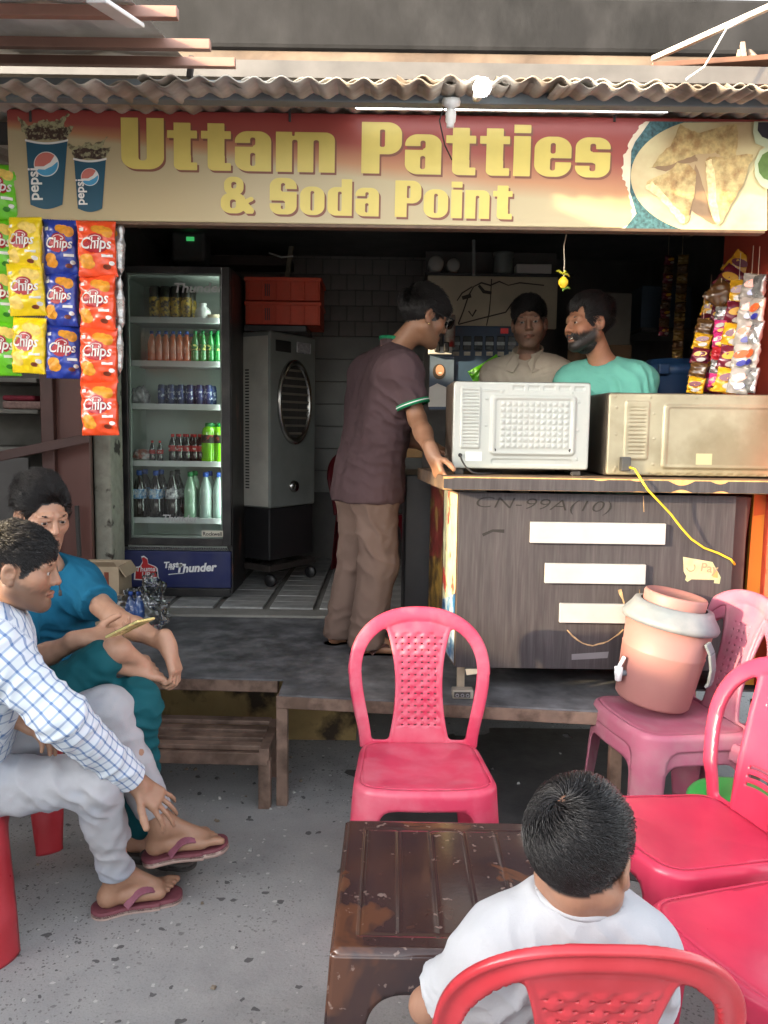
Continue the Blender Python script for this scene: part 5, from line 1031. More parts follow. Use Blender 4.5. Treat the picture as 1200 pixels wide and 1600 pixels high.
for nm, pts, m_ in (('hair_print', ellpts(685, 582, 10, 12), m_ink), ('shirt_print', [(668, 636), (670, 606), (682, 600), (696, 606), (704, 636)], m_white), ('face_print', ellpts(686, 580, 6.5, 8.5), M('print_skin', srgb(200, 150, 122), .5, .1)), ('smile_print', ellpts(686.5, 584, 3, 1.2), m_white)):
    mb = MB(); mb.poly([Bq(x, y, {'hair_print': 1, 'shirt_print': 1, 'face_print': 2, 'smile_print': 3}[nm]) for x, y in pts]); mb.build(nm, m_, o)
ch = thing('plug_board', 'white extension board with black plugs behind the purple shirted man', 'extension board', B(690, 556))
a_, b_ = B(668, 556), B(704, 545); mb = MB(); mb.box(a_[0], b_[0], BY-.13, BY-.08, a_[2], b_[2], .004); mb.build('board', m_wp, ch)
for px in (681, 695): mb = MB(); c, d = B(px-4.5, 553), B(px+4.5, 538); mb.box(c[0], d[0], BY-.15, BY-.1, c[2], d[2], .008); mb.build('plug', m_ck, ch)
p = B(700, 548); mb = MB(); mb.lathe([(0, 0), (.035, 0), (.035, .14), (.03, .16), (.034, .165), (.034, .2), (0, .2)], (p[0], BY-.11, B(700, 545)[2]), 16); o = mb.build('tumbler', M('cup_print', srgb(170, 160, 150), .4, .2, 20, col2=srgb(150, 40, 36), dscale=9)); tag(o, 'red and white shaker tumbler standing on the extension board', 'tumbler')
for i, (px, py, k) in enumerate(((762, 582, -12), (785, 580, 8))):
    me = PK['green'][0]; o = obj('snack_packet', me, None, None, P(px, py, 4.6), (0, R(70+k), 0)); tag(o, ('left' if i == 0 else 'right')+'-hand green snack packet lying behind the white oven' if False else ('striped green snack packet behind the white oven, nearer the dispenser' if i == 0 else 'green snack packet behind the white oven, nearer the beige shirt'), 'snack packet', 'green packets behind the white oven')
mb = MB(); mb.box(.25, 1.5, 4.5, 4.95, 1.0, 1.03, .004); o = mb.build('back_counter', m_ck); tag(o, 'dark work shelf behind the counter', 'work shelf'); 
for x in (.27, 1.45):
    mb = MB(); mb.box(x, x+.04, 4.52, 4.93, .475, 1.0); mb.build('leg', m_ck, o)
p = P(625, 650, 4.4); mb = MB(); mb.box(p[0]-.06, p[0]+.13, 4.45, 4.7, P(625, 715, 4.45)[2], P(625, 628, 4.45)[2], .004); o = mb.build('cardboard_carton', M('carton_brown', srgb(150, 116, 76), .8, .15, 9)); tag(o, 'brown carton behind the purple shirted man', 'carton')
# dark red chair deep in the shop is added with the chairs
# drum, sachet strips and lemon charm
dp = P(1046, 610, 4.0); dz = P(1046, 563, 4.0)[2]
dm = thing('blue_drum', 'blue plastic drum with lid behind the steel oven', 'drum', (dp[0], 4.0, .48))
m_drum = M('drum_blue', srgb(36, 66, 104), .4, .12, 6)
mb = MB(); mb.lathe([(0, .48), (.15, .48), (.16, .6), (.16, dz-.07), (.15, dz-.06), (0, dz-.06)], (dp[0], 4.0, 0), 28); mb.build('body', m_drum, dm)
mb = MB(); mb.lathe([(.165, dz-.075), (.17, dz-.06), (.168, dz-.03), (.12, dz-.026), (.115, dz), (0, dz)], (dp[0], 4.0, 0), 28); mb.build('lid', m_drum, dm)
for k in (-1, 1): mb = MB(); mb.box(dp[0]+k*.09-.025, dp[0]+k*.09+.025, 4.0-.176, 4.0-.14, dz-.08, dz-.03, .006); mb.build('clip', m_drum, dm)
lc = thing('lemon_charm', 'lemon and green chilli charm hanging on a string below the sign', 'charm', P(880, 462, 3.0))
mb = MB(); mb.tube([P(885, 366, 3.0), P(881, 385, 3.0), P(882, 410, 3.0), P(880, 450, 3.0)], .0018, 5); mb.build('string', m_torn, lc)
mb = MB(); mb.lathe([(0, -.024), (.008, -.02), (.018, -.006), (.018, .006), (.008, .018), (0, .022)], P(880, 441, 3.0), 14); mb.build('lemon', M('lemon', srgb(226, 190, 40), .5, .1, 30), lc)
rs = random.Random(2)
for k in range(7):
    c = P(880, 428 if k < 4 else 452, 3.0); d = np.array([rs.uniform(-1, 1), rs.uniform(-.6, .6), rs.uniform(-.3, .6)])*.03; mb = MB(); mb.tube([c, c+d*.6+np.array([0, 0, .006]), c+d], [.004, .0045, .001], 7); mb.build('chilli', M('chilli_yellow', srgb(176, 170, 40), .4, .2, 30) if k < 4 else M('chilli_green', srgb(100, 140, 30), .4, .2, 30), lc)
SM = {}
def sachet_mesh(seed, w_=.075, h_=.1):
    if seed in SM: return SM[seed]
    me, off = pillow_mesh(w_, h_, 40+seed, .011, .006); SM[seed] = me; return me
SCOL = dict(gold=foil('sachet_gold', srgb(220, 164, 30)), maroon=foil('sachet_maroon', srgb(110, 22, 44)), white=foil('sachet_white', srgb(170, 160, 150)), pink=foil('sachet_pink', srgb(210, 50, 120)), green=foil('sachet_green', srgb(14, 140, 110)), blue=foil('sachet_blue', srgb(50, 50, 140)), orange=foil('sachet_orange', srgb(214, 92, 40)), silver=m_chipS, brown=foil('sachet_brown', srgb(90, 60, 28)), dkgold=foil('sachet_dark_gold', srgb(130, 100, 40)), red=foil('sachet_red', srgb(180, 30, 40)))
SMM = {}
def strip(label, a, b, d0, d1, cols, n, rz, w_=.075):
    A, Bp = P(*a, d0), P(*b, d1); t = thing('sachet_strip', label, 'sachet strip', Bp, 0, 'strips of sachets hanging on the right wall'); seg = np.linalg.norm(A-Bp)/n
    mb = MB(); mb.tube([A+np.array([0, .02, .12]), A+np.array([0, .02, 0])], .0015, 4); mb.build('string', m_torn, t)
    for i in range(n):
        c = A+(Bp-A)*(i+.5)/n; ck = cols[i % len(cols)]; key = (i % 3, ck)
        if key not in SMM: m_ = sachet_mesh(i % 3).copy(); m_.materials.append(SCOL[ck]); SMM[key] = m_
        o = obj('sachet', SMM[key], None, t, c-wloc(t), (R(random.uniform(-7, 7)), math.atan2((A-Bp)[0], (A-Bp)[2]), rz+R(random.uniform(-14, 14)))); o.scale = (w_/.075, 1.2, seg/.1*1.04)
        if ck in ('gold', 'white', 'maroon', 'pink', 'orange'):
            key2 = ('band', ck)
            if key2 not in SMM:
                mb = MB(); mb.mi = 0
                for (x, z, rx, rz2, ph) in ((0, .012, .026, .016, 0), (.008, -.022, .018, .012, 1)):
                    mb.mi = ph; mb.poly([(x+rx*math.cos(q), -.0148-.003*ph, z+rz2*math.sin(q)+.3*rx*math.cos(q)) for q in np.linspace(0, 2*math.pi, 14, endpoint=False)])
                bm_ = mb.mesh('print'); cc = {'gold': ('maroon', 'white'), 'white': ('orange', 'blue'), 'maroon': ('gold', 'white'), 'pink': ('white', 'gold'), 'orange': ('white', 'blue')}[ck]
                [bm_.materials.append(SCOL[q]) for q in cc]; SMM[key2] = bm_
            obj('print', SMM[key2], None, o)
strip('gold and green sachets, topmost strip high on the red wall', (1160, 405), (1118, 470), 3.55, 3.4, ['gold', 'maroon', 'brown'], 3, R(-25), .1)
strip('gold and maroon sachets, shorter strip leftmost of the wall strips', (1112, 470), (1092, 610), 3.75, 3.6, ['gold', 'maroon', 'brown'], 6, R(-30), .08)
strip('dull gold sachets with pink ones, second of the wall strips', (1130, 455), (1110, 612), 3.6, 3.45, ['gold', 'maroon', 'pink'], 6, R(-30), .085)
strip('bright pink and silver sachets, middle of the wall strips', (1128, 480), (1116, 605), 3.4, 3.35, ['silver', 'pink', 'pink', 'red'], 6, R(-34), .05)
strip('large gold and maroon sachets in the middle of the wall strips', (1158, 440), (1134, 612), 3.4, 3.28, ['gold', 'maroon'], 5, R(-32), .095)
strip('white sachets with orange and blue print, right of the gold strip', (1178, 430), (1153, 614), 3.3, 3.2, ['white', 'white', 'white'], 5, R(-38), .085)
strip('plain white backed sachets, rightmost strip on the red wall', (1188, 432), (1172, 612), 3.25, 3.16, ['silver', 'white'], 5, R(-72), .07)
strip('gold and brown sachets lowest of the bunch, touching the blue drum', (1102, 500), (1086, 614), 3.5, 3.4, ['brown', 'gold', 'maroon'], 5, R(-28), .075)
strip('pink and gold sachets between the two gold maroon strips', (1146, 450), (1124, 612), 3.5, 3.38, ['pink', 'gold', 'maroon', 'orange'], 6, R(-32), .07)
strip('dark maroon sachets hanging in the shade, nearer the bearded man', (1046, 400), (1036, 525), 4.6, 4.6, ['maroon', 'brown'], 9, R(10), .06)
strip('dark gold sachets hanging in the shade beside the maroon ones', (1068, 398), (1056, 590), 4.5, 4.5, ['dkgold', 'brown'], 13, R(-20), .06)
# carton and bag of bottles by the fridge
bx = thing('cardboard_box', 'open cardboard box on the platform beside the fridge', 'box', (-1.42, 4.12, .462))
m_card = M('cardboard', srgb(176, 156, 130), .85, .12, 8, .1, 60)
a_ = P(148, 925, 4.0)[0]; b2 = P(186, 925, 4.0)[0]; zt_ = P(170, 885, 4.0)[2]
for (X0, X1, Y0, Y1) in ((a_-.1, b2, 4.0, 4.005), (a_-.1, b2, 4.2, 4.205), (a_-.1, a_-.095, 4.005, 4.2), (b2-.005, b2, 4.005, 4.2)): mb = MB(); mb.box(X0, X1, Y0, Y1, .468, zt_); mb.build('side', m_card, bx)
mb = MB(); mb.bar((b2-.002, 4.1, zt_), (b2+.035, 4.1, zt_-.055), .2, .004, 0, up=(1, 0, .5)); mb.build('flap', m_card, bx)
mb = MB(); mb.bar(((a_+b2)/2-.05, 4.0, zt_), ((a_+b2)/2-.05, 3.965, zt_+.03), .2, .004, 0, up=(0, 0, 1)); mb.build('flap', m_card, bx)
mb = MB(); mb.box(P(163, 900, 4)[0], P(170, 900, 4)[0], 3.998, 4.0, .58, zt_-.03); mb.build('print', m_brownp, bx)
o = crumple(.115, (*P(222, 990, 3.95)[:2], .56), (1.15, .8, 1.0), 11, 26, m_film, amp=.3); tag(o, 'clear plastic bag of empty bottles on the platform', 'bag')
o = crumple(.07, (*P(238, 955, 4.05)[:2], .64), (.8, .6, 1.2), 12, 22, m_film, amp=.4); tag(o, 'knotted top of a second clear bag behind the bag of bottles', 'bag')
for k, (px, py) in enumerate(((205, 985), (218, 1000))): bottle('pet', .2, liquid('blue_bottle', srgb(60, 100, 170)), K_blue, None, (*P(px, py, 3.93)[:2], .47), ('blue tinted empty bottle in the clear bag, nearer the box', 'blue tinted empty bottle in the clear bag, further from the box')[k], 'empty bottles in the bag')
# ================================================================== PLASTIC CHAIRS
def chair_meshes(style):
    P_ = {}
    hw_f, hw_b, yf, yb, rc = .2, .185, -.21, .2, .065
    zf, zb = .43, .408
    zs = lambda y: zf+(zb-zf)*np.clip((y-yf)/(yb-yf), 0, 1)
    # seat outline as a closed path starting at the middle of the back
    pts = []
    def arc(cx, cy, a0, a1):
        for t in np.linspace(R(a0), R(a1), 10): pts.append((cx+rc*math.cos(t), cy+rc*math.sin(t)))
    pts.append((0, yb)); arc(-hw_b+rc, yb-rc, 90, 180); arc(-hw_f+rc, yf+rc, 180, 270)
    for x in np.linspace(-hw_f+rc, hw_f-rc, 9)[1:-1]: pts.append((x, yf-.012*math.cos(x/hw_f*1.57)))
    arc(hw_f-rc, yf+rc, 270, 360); arc(hw_b-rc, yb-rc, 0, 90); pts.append((0, yb))
    pts = np.array(pts); sl_ = np.r_[0, np.cumsum(np.linalg.norm(np.diff(pts, axis=0), axis=1))]; Lp = sl_[-1]
    ss = np.linspace(0, Lp, 400); px = np.interp(ss, sl_, pts[:, 0]); py = np.interp(ss, sl_, pts[:, 1])
    ker = np.ones(9)/9; pxs = np.convolve(np.r_[px[-5:-1], px, px[1:5]], ker, 'valid'); pys = np.convolve(np.r_[py[-5:-1], py, py[1:5]], ker, 'valid')
    tx = np.gradient(pxs); ty = np.gradient(pys); l = np.hypot(tx, ty); nx, ny = ty/l, -tx/l    # outward normal (path runs counter-clockwise seen from above? fixed below)
    if (nx*pxs+ny*pys).mean() < 0: nx, ny = -nx, -ny
    I = lambda s, a: np.interp(s, ss, a)
    r = .02; arcl = r*math.pi/2
    def skirt(s, t):
        x, y, ax, ay = I(s, pxs), I(s, pys), I(s, nx), I(s, ny); an = np.clip(t/arcl, 0, 1)*math.pi/2; e = np.maximum(t-arcl, 0)
        o = r*np.sin(an)+e*.085; return x+ax*o, y+ay*o, zs(y)-r*(1-np.cos(an))-e
    cor = [(-hw_b+rc*.3, yb-rc*.3), (-hw_f+rc*.3, yf+rc*.3), (hw_f-rc*.3, yf+rc*.3), (hw_b-rc*.3, yb-rc*.3)]
    sc_ = [ss[np.argmin((pxs-c[0])**2+(pys-c[1])**2)] for c in cor]
    def mask(s, t):
        leg = np.min([np.abs(s-c) for c in sc_], 0)-(.056-.05*np.clip(t, 0, .42)/.42*.62); m_ = smin(leg, t-.068, .055)
        yy = I(s, pys); return np.maximum(np.maximum(m_, -t-.001), t-arcl-(zs(yy)-r)+.0)
    rib = lambda s, t, f: .003+.0035*np.exp(-((f+.012)/.004)**2)+.0025*np.exp(-((f+.022)/.004)**2)
    V, F, (U, T) = sheet(mask, 0, Lp, 0, .46, .0075, skirt, rib, lambda s, t, f: 0*s-.001)
    leg_i = np.argmin([np.abs(U-c) for c in sc_], 0); fl = T[F].mean(1) > .09; fi = np.array([np.bincount(leg_i[f]).argmax() for f in F])
    def part(sel):
        f = F[sel]; u, inv = np.unique(f, return_inverse=True); return V[u], inv.reshape(f.shape)
    P_['apron'] = [part(~fl)]; P_['leg'] = [part(fl & (fi == k)) for k in range(4)]
    # seat: slightly dished
    hwv = lambda v: hw_f+(hw_b-hw_f)*np.clip((v-yf)/(yb-yf), 0, 1)
    poly = np.stack([pxs[::4], pys[::4]], 1)
    d = lambda u, v: poly2(u, v, poly[:-1])
    def seat(u, v, f=None):
        q = np.clip(-d(u, v)/.16, 0, 1); dish = -.013*q*q*(3-2*q); st_ = 0
        return u, v, zs(v)+dish
    gro = (lambda u, v, f: .0012*np.sin((u*u*3+v)*260)*np.clip(-f/.05-.4, 0, 1)) if style == 'slots' else (lambda u, v, f: -.0015*np.exp(-((f+.03)/.004)**2)+0*u)
    V2, F2, _ = sheet(d, -.22, .22, -.24, .22, .012, seat, gro, lambda u, v, f: 0*u-.004)
    P_['seat'] = [(V2, F2)]
    # backrest
    HT = .475
    def surf(u, v): return u, .2+.115*(np.clip(v, 0, 1)/HT)**1.15-.035*(u/.24)**2*np.clip(v/.1, 0, 1), .405+v*.97
    def outer(u, v):
        w_ = .205+.04*sstep(v, -.02, .26); tp = np.clip((v-.25)/(HT-.25), 0, 1.2); arch = (np.abs(u)/.247)**2.35+tp**2.35-1
        side = np.abs(u)-w_; top = arch*.1
        return np.where(v > .25, np.maximum(top, side*.0+top), side)
    def inner(u, v):
        bt = .052; w_ = .205+.04*sstep(v, -.02, .26)-.042; tp = np.clip((v-.25)/(HT-bt-.25), 0, 1.3); top = ((np.abs(u)/.205)**2.35+tp**2.35-1)*.09
        return np.where(v > .25, top, np.abs(u)-w_)
    sw = lambda v: (.083+.032*np.clip(((v-.2)/.2), -1, 1.2)**2*np.where(v < .2, .8, 1)) if style != 'slots' else .1+.02*(v/.4)
    def splat(u, v): return np.abs(u)-sw(v)
    def m_(u, v):
        hole = smax(inner(u, v), -splat(u, v), .02); hole = smax(hole, .012-v, .015)
        a = smax(outer(u, v), -hole, .003)
        if style == 'weave':
            pu, pv = .046, .0215; rows = np.floor(v/pv); uu = u/pu+.5*(rows % 2); fu = uu-np.floor(uu)-.5; fv = v/pv-rows-.5
            hl = np.maximum(np.abs(np.abs(fu)-.25)*pu-.0042, np.abs(np.abs(fv)-.5)*pv-.0022)
            pan = np.maximum(np.abs(u)-(sw(v)-.016), np.maximum(.055-v, v-.385)); a = np.maximum(a, -np.maximum(hl, pan))
        if style == 'slots':
            for v0 in (.335, .36, .385, .1, .125, .15):
                s_ = np.maximum(np.abs(v-v0+.9*u*u*6*.35)-.0052, np.abs(u)-.062); a = np.maximum(a, -s_)
        if style == 'dots':
            fu = u/.03-np.floor(u/.03)-.5; fv = v/.028-np.floor(v/.028)-.5
            s_ = np.maximum(np.hypot(fu*.03, fv*.028)-.0045, np.maximum(np.abs(u)-.06, np.abs(v-.22)-.15)); a = np.maximum(a, -s_)
        return np.maximum(a, -v-.012)
    def fr(u, v, f):
        e = np.clip(-np.maximum(outer(u, v), -999)/.045, 0, 1); hb = np.clip(-inner(u, v)/.012, 0, 1)
        hoop = (1-hb)*.008*np.sqrt(np.clip(1-(e*2-1)**2, 0, 1)); spl = 0
        o = .004+hoop+.003*np.exp(-((np.abs(u)-sw(v)+.008)/.006)**2)*(inner(u, v) < 0)
        if style == 'weave':
            pu, pv = .046, .0215; rows = np.floor(v/pv); pan = np.clip(-np.maximum(np.abs(u)-(sw(v)-.016), np.maximum(.055-v, v-.385))/.006, 0, 1)
            o = o+pan*(.0035*np.cos(2*math.pi*(u/pu+.5*(rows % 2)))*np.cos(math.pi*(v/pv-rows-.5))**.5-.001)
        return o
    def bk(u, v, f):
        e = np.clip(-outer(u, v)/.045, 0, 1); hb = np.clip(-inner(u, v)/.012, 0, 1); o = -.004-(1-hb)*.007*np.maximum(np.exp(-((e-.12)/.16)**2), np.exp(-((e-.75)/.22)**2))
        o = o-.005*np.exp(-((np.abs(u)-sw(v)+.006)/.006)**2)*(inner(u, v) < 0)
        if style == 'weave': o = o+(fr(u, v, f)-.004)*(inner(u, v) < 0)*.9
        return o
    V3, F3, _ = sheet(m_, -.262, .262, -.012, HT+.01, .0039 if style == 'weave' else .0055, surf, fr, bk)
    P_['backrest'] = [(V3, F3)]
    return {k: [np_mesh(k, a, b) for a, b in v] for k, v in P_.items()}
CHM = {}
def chair(style, m_, x, y, facing, label, z=0, sc=1., group='plastic chairs', tilt=0):
    """facing = direction the sitter looks, degrees clockwise from straight at the camera"""
    if style not in CHM: CHM[style] = chair_meshes(style)
    t = thing('plastic_chair', label, 'chair', (x, y, z), R(facing), group); t.scale = (sc, sc, sc); t.rotation_euler[0] = tilt
    for k, ms in CHM[style].items():
        for me in ms:
            if not me.materials: me.materials.append(None)
            q = obj(k, me, None, t); q.material_slots[0].link = 'OBJECT'; q.material_slots[0].material = m_
    return t
CHMM = {}
m_pA = M('plastic_faded_red', srgb(200, 62, 92), .38, .06, 5, spec=.5, dust=srgb(214, 150, 160), dustamt=.4, dscale=4)
m_pB = M('plastic_red', srgb(172, 46, 54), .3, .06, 5, spec=.55, dust=srgb(216, 90, 100), dustamt=.3, dscale=4)
m_pC = M('plastic_bright_red', srgb(188, 50, 80), .3, .05, 5, spec=.55, dust=srgb(226, 90, 110), dustamt=.25, dscale=3)
m_pD = M('plastic_dusty_pink', srgb(166, 92, 114), .5, .1, 6, spec=.4, dust=srgb(160, 134, 136), dustamt=.55, dscale=4)
m_pE = M('plastic_dark_red', srgb(110, 18, 30), .4, .1, 5)
chair('weave', m_pA, .135, 2.50, 1, 'faded red woven back plastic chair facing the camera behind the brown table')
chair('weave', m_pB, .312, 1.31, 180, 'red woven back plastic chair the boy in white sits on', sc=.93)
chair('slots', m_pC, .86, 2.10, -76, 'bright red slotted back plastic chair between green stool and nearest right chair')
chair('slots', m_pC, .885, 1.62, -66, 'bright red slotted back plastic chair nearest the camera on the right side')
chair('dots', m_pD, 1.06, 2.85, -78, 'dusty pink plastic chair at the bottom of the stack under the water cooler')
chair('dots', m_pD, 1.065, 2.848, -78, 'dusty pink plastic chair on top of the stack, carrying the water cooler', z=.05)
chair('dots', m_pD, 1.45, 2.72, -66, 'dusty pink plastic chair at the picture edge behind the red chairs')
chair('weave', m_pE, -.1, 5.6, 20, 'dark red plastic chair in the shade behind the purple shirted man', z=.478)
# green stool
gs = thing('green_stool', 'green round plastic stool half hidden behind the bright red chair', 'stool', (1.1, 2.33, 0))
m_gr = M('plastic_green', srgb(24, 150, 62), .35, .06, 6)
mb = MB(); mb.lathe([(0, .4), (.13, .4), (.15, .396), (.158, .385), (.158, .36), (.15, .355), (.14, .36), (0, .38)], (1.1, 2.33, 0), 32); mb.build('seat', m_gr, gs)
for k in range(4):
    a = R(45+90*k); mb = MB(); mb.bar((1.1+.11*math.cos(a), 2.33+.11*math.sin(a), .36), (1.1+.16*math.cos(a), 2.33+.16*math.sin(a), 0), .05, .02, .006, up=(math.cos(a), math.sin(a), 0)); mb.build('leg', m_gr, gs)
# water cooler jug on the pink chairs
wc = thing('water_cooler', 'faded pink insulated water jug with grey rim and white tap', 'water jug', (1.0, 2.76, .478))
m_jug = M('jug_pink', srgb(152, 106, 102), .55, .07, 5, .04, 40, dust=srgb(146, 110, 102), dustamt=.5, dscale=3); m_jg = M('jug_grey', srgb(104, 112, 120), .55, .12, 6, .05, 40, dust=srgb(180, 170, 165), dustamt=.4)
axj = np.array([.17, -.03, 1.]); axj /= np.linalg.norm(axj); pj_ = G(1020, 1098, .49); 
JO = np.array([pj_[0]+.0, pj_[1]+.02, .492])
jl = lambda nm, prof, m_, c=JO, n=36: (lambda b: b.build(nm, m_, wc))(MB().lathe(prof, c, n, axj))
jl('body', [(0, 0), (.125, .0), (.136, .012), (.15, .2), (.1515, .205), (.1485, .209), (.158, .315), (0, .315)], m_jug)
jl('rim', [(.157, .305), (.172, .306), (.176, .32), (.168, .335), (.15, .36), (.142, .378), (.12, .38)], m_jg)
jl('lid', [(.112, .375), (.114, .41), (.11, .418), (.106, .42), (.098, .414), (0, .416)], m_jug)
xa = np.cross(axj, [0, 1, 0]); xa /= np.linalg.norm(xa); ya = np.cross(axj, xa)
def JP(a, r_, z): return JO+axj*z+(xa*math.cos(a)+ya*math.sin(a))*r_
fa = min(np.linspace(0, 6.28, 200), key=lambda a: JP(a, 1, 0)[0]*1.0+JP(a, 1, 0)[1]*.3)
mb = MB(); mb.tube([JP(fa, .13, .1), JP(fa, .17, .1)], .011, 10); mb.build('tap_stem', m_jg, wc)
mb = MB(); q = JP(fa, .172, .1); mb.lathe([(0, -.035), (.012, -.03), (.015, 0), (.016, .02), (.0, .026)], q, 12); mb.build('tap', M('tap_white', (.7, .72, .74), .3, .05, 9), wc)
mb = MB(); mb.bar(q+np.array([0, 0, .02]), q+np.array([.02, 0, .06]), .016, .012, .004); mb.build('tap_lever', MATS['tap_white'], wc)
ha = min(np.linspace(0, 6.28, 200), key=lambda a: -JP(a, 1, 0)[0]*.75+JP(a, 1, 0)[1])
hp = [JP(ha, .162, .285), JP(ha+.1, .178, .25), JP(ha+.28, .185, .19), JP(ha+.42, .183, .13), JP(ha+.46, .175, .112)]
mb = MB()
for A, Bq_ in zip(hp, hp[1:]): mb.bar(A, Bq_, .03, .012, .004, up=JP(ha, 1, 0)-JO)
mb.build('handle', m_jg, wc)
# ================================================================== BROWN TABLE
tb = thing('plastic_table', 'low square brown plastic table with a marbled grooved top', 'table', (.165, 1.7, 0), R(-.6))
def table_mat():
    m = M('table_brown', srgb(66, 46, 41), .12, .1, 4, .03, 60, spec=.6, col2=srgb(50, 38, 40), dscale=5, mixlo=.35, mixhi=.6)
    n = m.node_tree.nodes; L = m.node_tree.links; b = n['Principled BSDF']; tc = n.new('ShaderNodeTexCoord')
    nz = n.new('ShaderNodeTexNoise'); nz.inputs['Scale'].default_value = 5.5; nz.inputs['Detail'].default_value = 3; nz.inputs['Distortion'].default_value = 1.2; L.new(tc.outputs['Object'], nz.inputs['Vector'])
    rp = n.new('ShaderNodeValToRGB'); rp.color_ramp.elements[0].position = .56; rp.color_ramp.elements[1].position = .63; L.new(nz.outputs[0], rp.inputs[0])
    mx = n.new('ShaderNodeMixRGB'); src = b.inputs['Base Color'].links[0].from_socket; L.new(rp.outputs[0], mx.inputs[0]); L.new(src, mx.inputs[1]); mx.inputs[2].default_value = (*srgb(88, 58, 44), 1)
    n2 = n.new('ShaderNodeTexNoise'); n2.inputs['Scale'].default_value = 45; n2.inputs['Detail'].default_value = 3; L.new(tc.outputs['Object'], n2.inputs['Vector']); r2 = n.new('ShaderNodeValToRGB'); r2.color_ramp.elements[0].position = .66; r2.color_ramp.elements[1].position = .7; L.new(n2.outputs[0], r2.inputs[0])
    m2 = n.new('ShaderNodeMixRGB'); k = n.new('ShaderNodeMath'); k.operation = 'MULTIPLY'; k.inputs[1].default_value = .35; L.new(r2.outputs[0], k.inputs[0]); L.new(k.outputs[0], m2.inputs[0]); L.new(mx.outputs[0], m2.inputs[1]); m2.inputs[2].default_value = (*srgb(170, 150, 140), 1)
    L.new(m2.outputs[0], b.inputs['Base Color']); return m
m_tb = table_mat(); TW, TD, TH = .255, .262, .5
def ttop(u, v, f):
    gx = np.abs(((u+.2)/.08)-np.round((u+.2)/.08))*.08; ins = (np.abs(u) < .202) & (np.abs(v) < .212)
    fr_ = np.maximum(np.abs(u)-.2, np.abs(v)-.21)
    g = np.exp(-(gx/.0028)**2)*ins; return -.0022*g-.0022*np.exp(-(fr_/.003)**2)-.0006*ins-.010*np.clip(1+f/.014, 0, 1)**2
V, F, _ = sheet(lambda u, v: rb(u, v, -TW, TW, -TD, TD, .02), -TW, TW, -TD, TD, .0042, lambda u, v: (u, v, 0*u+TH), ttop, lambda u, v, f: 0*u-.012)
obj('table_top', np_mesh('table_top', V, F), m_tb, tb)
def tskirt():
    per = []; c = [(-TW+.004, TD-.004), (-TW+.004, -TD+.004), (TW-.004, -TD+.004), (TW-.004, TD-.004)]
    L4 = [np.linalg.norm(np.array(c[(i+1) % 4])-np.array(c[i])) for i in range(4)]
    out = []
    for i in range(4):
        a, b = np.array(c[i]), np.array(c[(i+1) % 4]); L_ = L4[i]; ex = (b-a)/L_; no = np.array([ex[1], -ex[0]])
        if no@((a+b)/2) < 0: no = -no
        def mk(s, t): leg = np.minimum(s, L_-s)-(.085-.04*np.clip(t/.5, 0, 1)); return np.maximum(np.maximum(smin(leg, t-.075, .07), -t), t-TH+.012)
        def sf(s, t):
            sp = .07*t; sx = (s-L_/2)/(L_/2); return a[0]+ex[0]*s+no[0]*sp+ex[0]*sx*sp, a[1]+ex[1]*s+no[1]*sp+ex[1]*sx*sp, TH-.01-t
        V, F, (U, T) = sheet(mk, 0, L_, 0, .5, .008, sf, lambda s, t, f: .001+.004*np.exp(-((f+.006)/.004)**2), lambda s, t, f: 0*s-.004)
        tm = T[F].mean(1); um = U[F].mean(1)
        for nm, sel in (('apron', tm <= .14), ('leg_side', (tm > .14) & (um < L_/2)), ('leg_side', (tm > .14) & (um >= L_/2))):
            f = F[sel]; u, inv = np.unique(f, return_inverse=True); out.append((nm, np_mesh(nm, V[u], inv.reshape(f.shape))))
    return out
for nm, me in tskirt(): obj(nm, me, m_tb, tb)
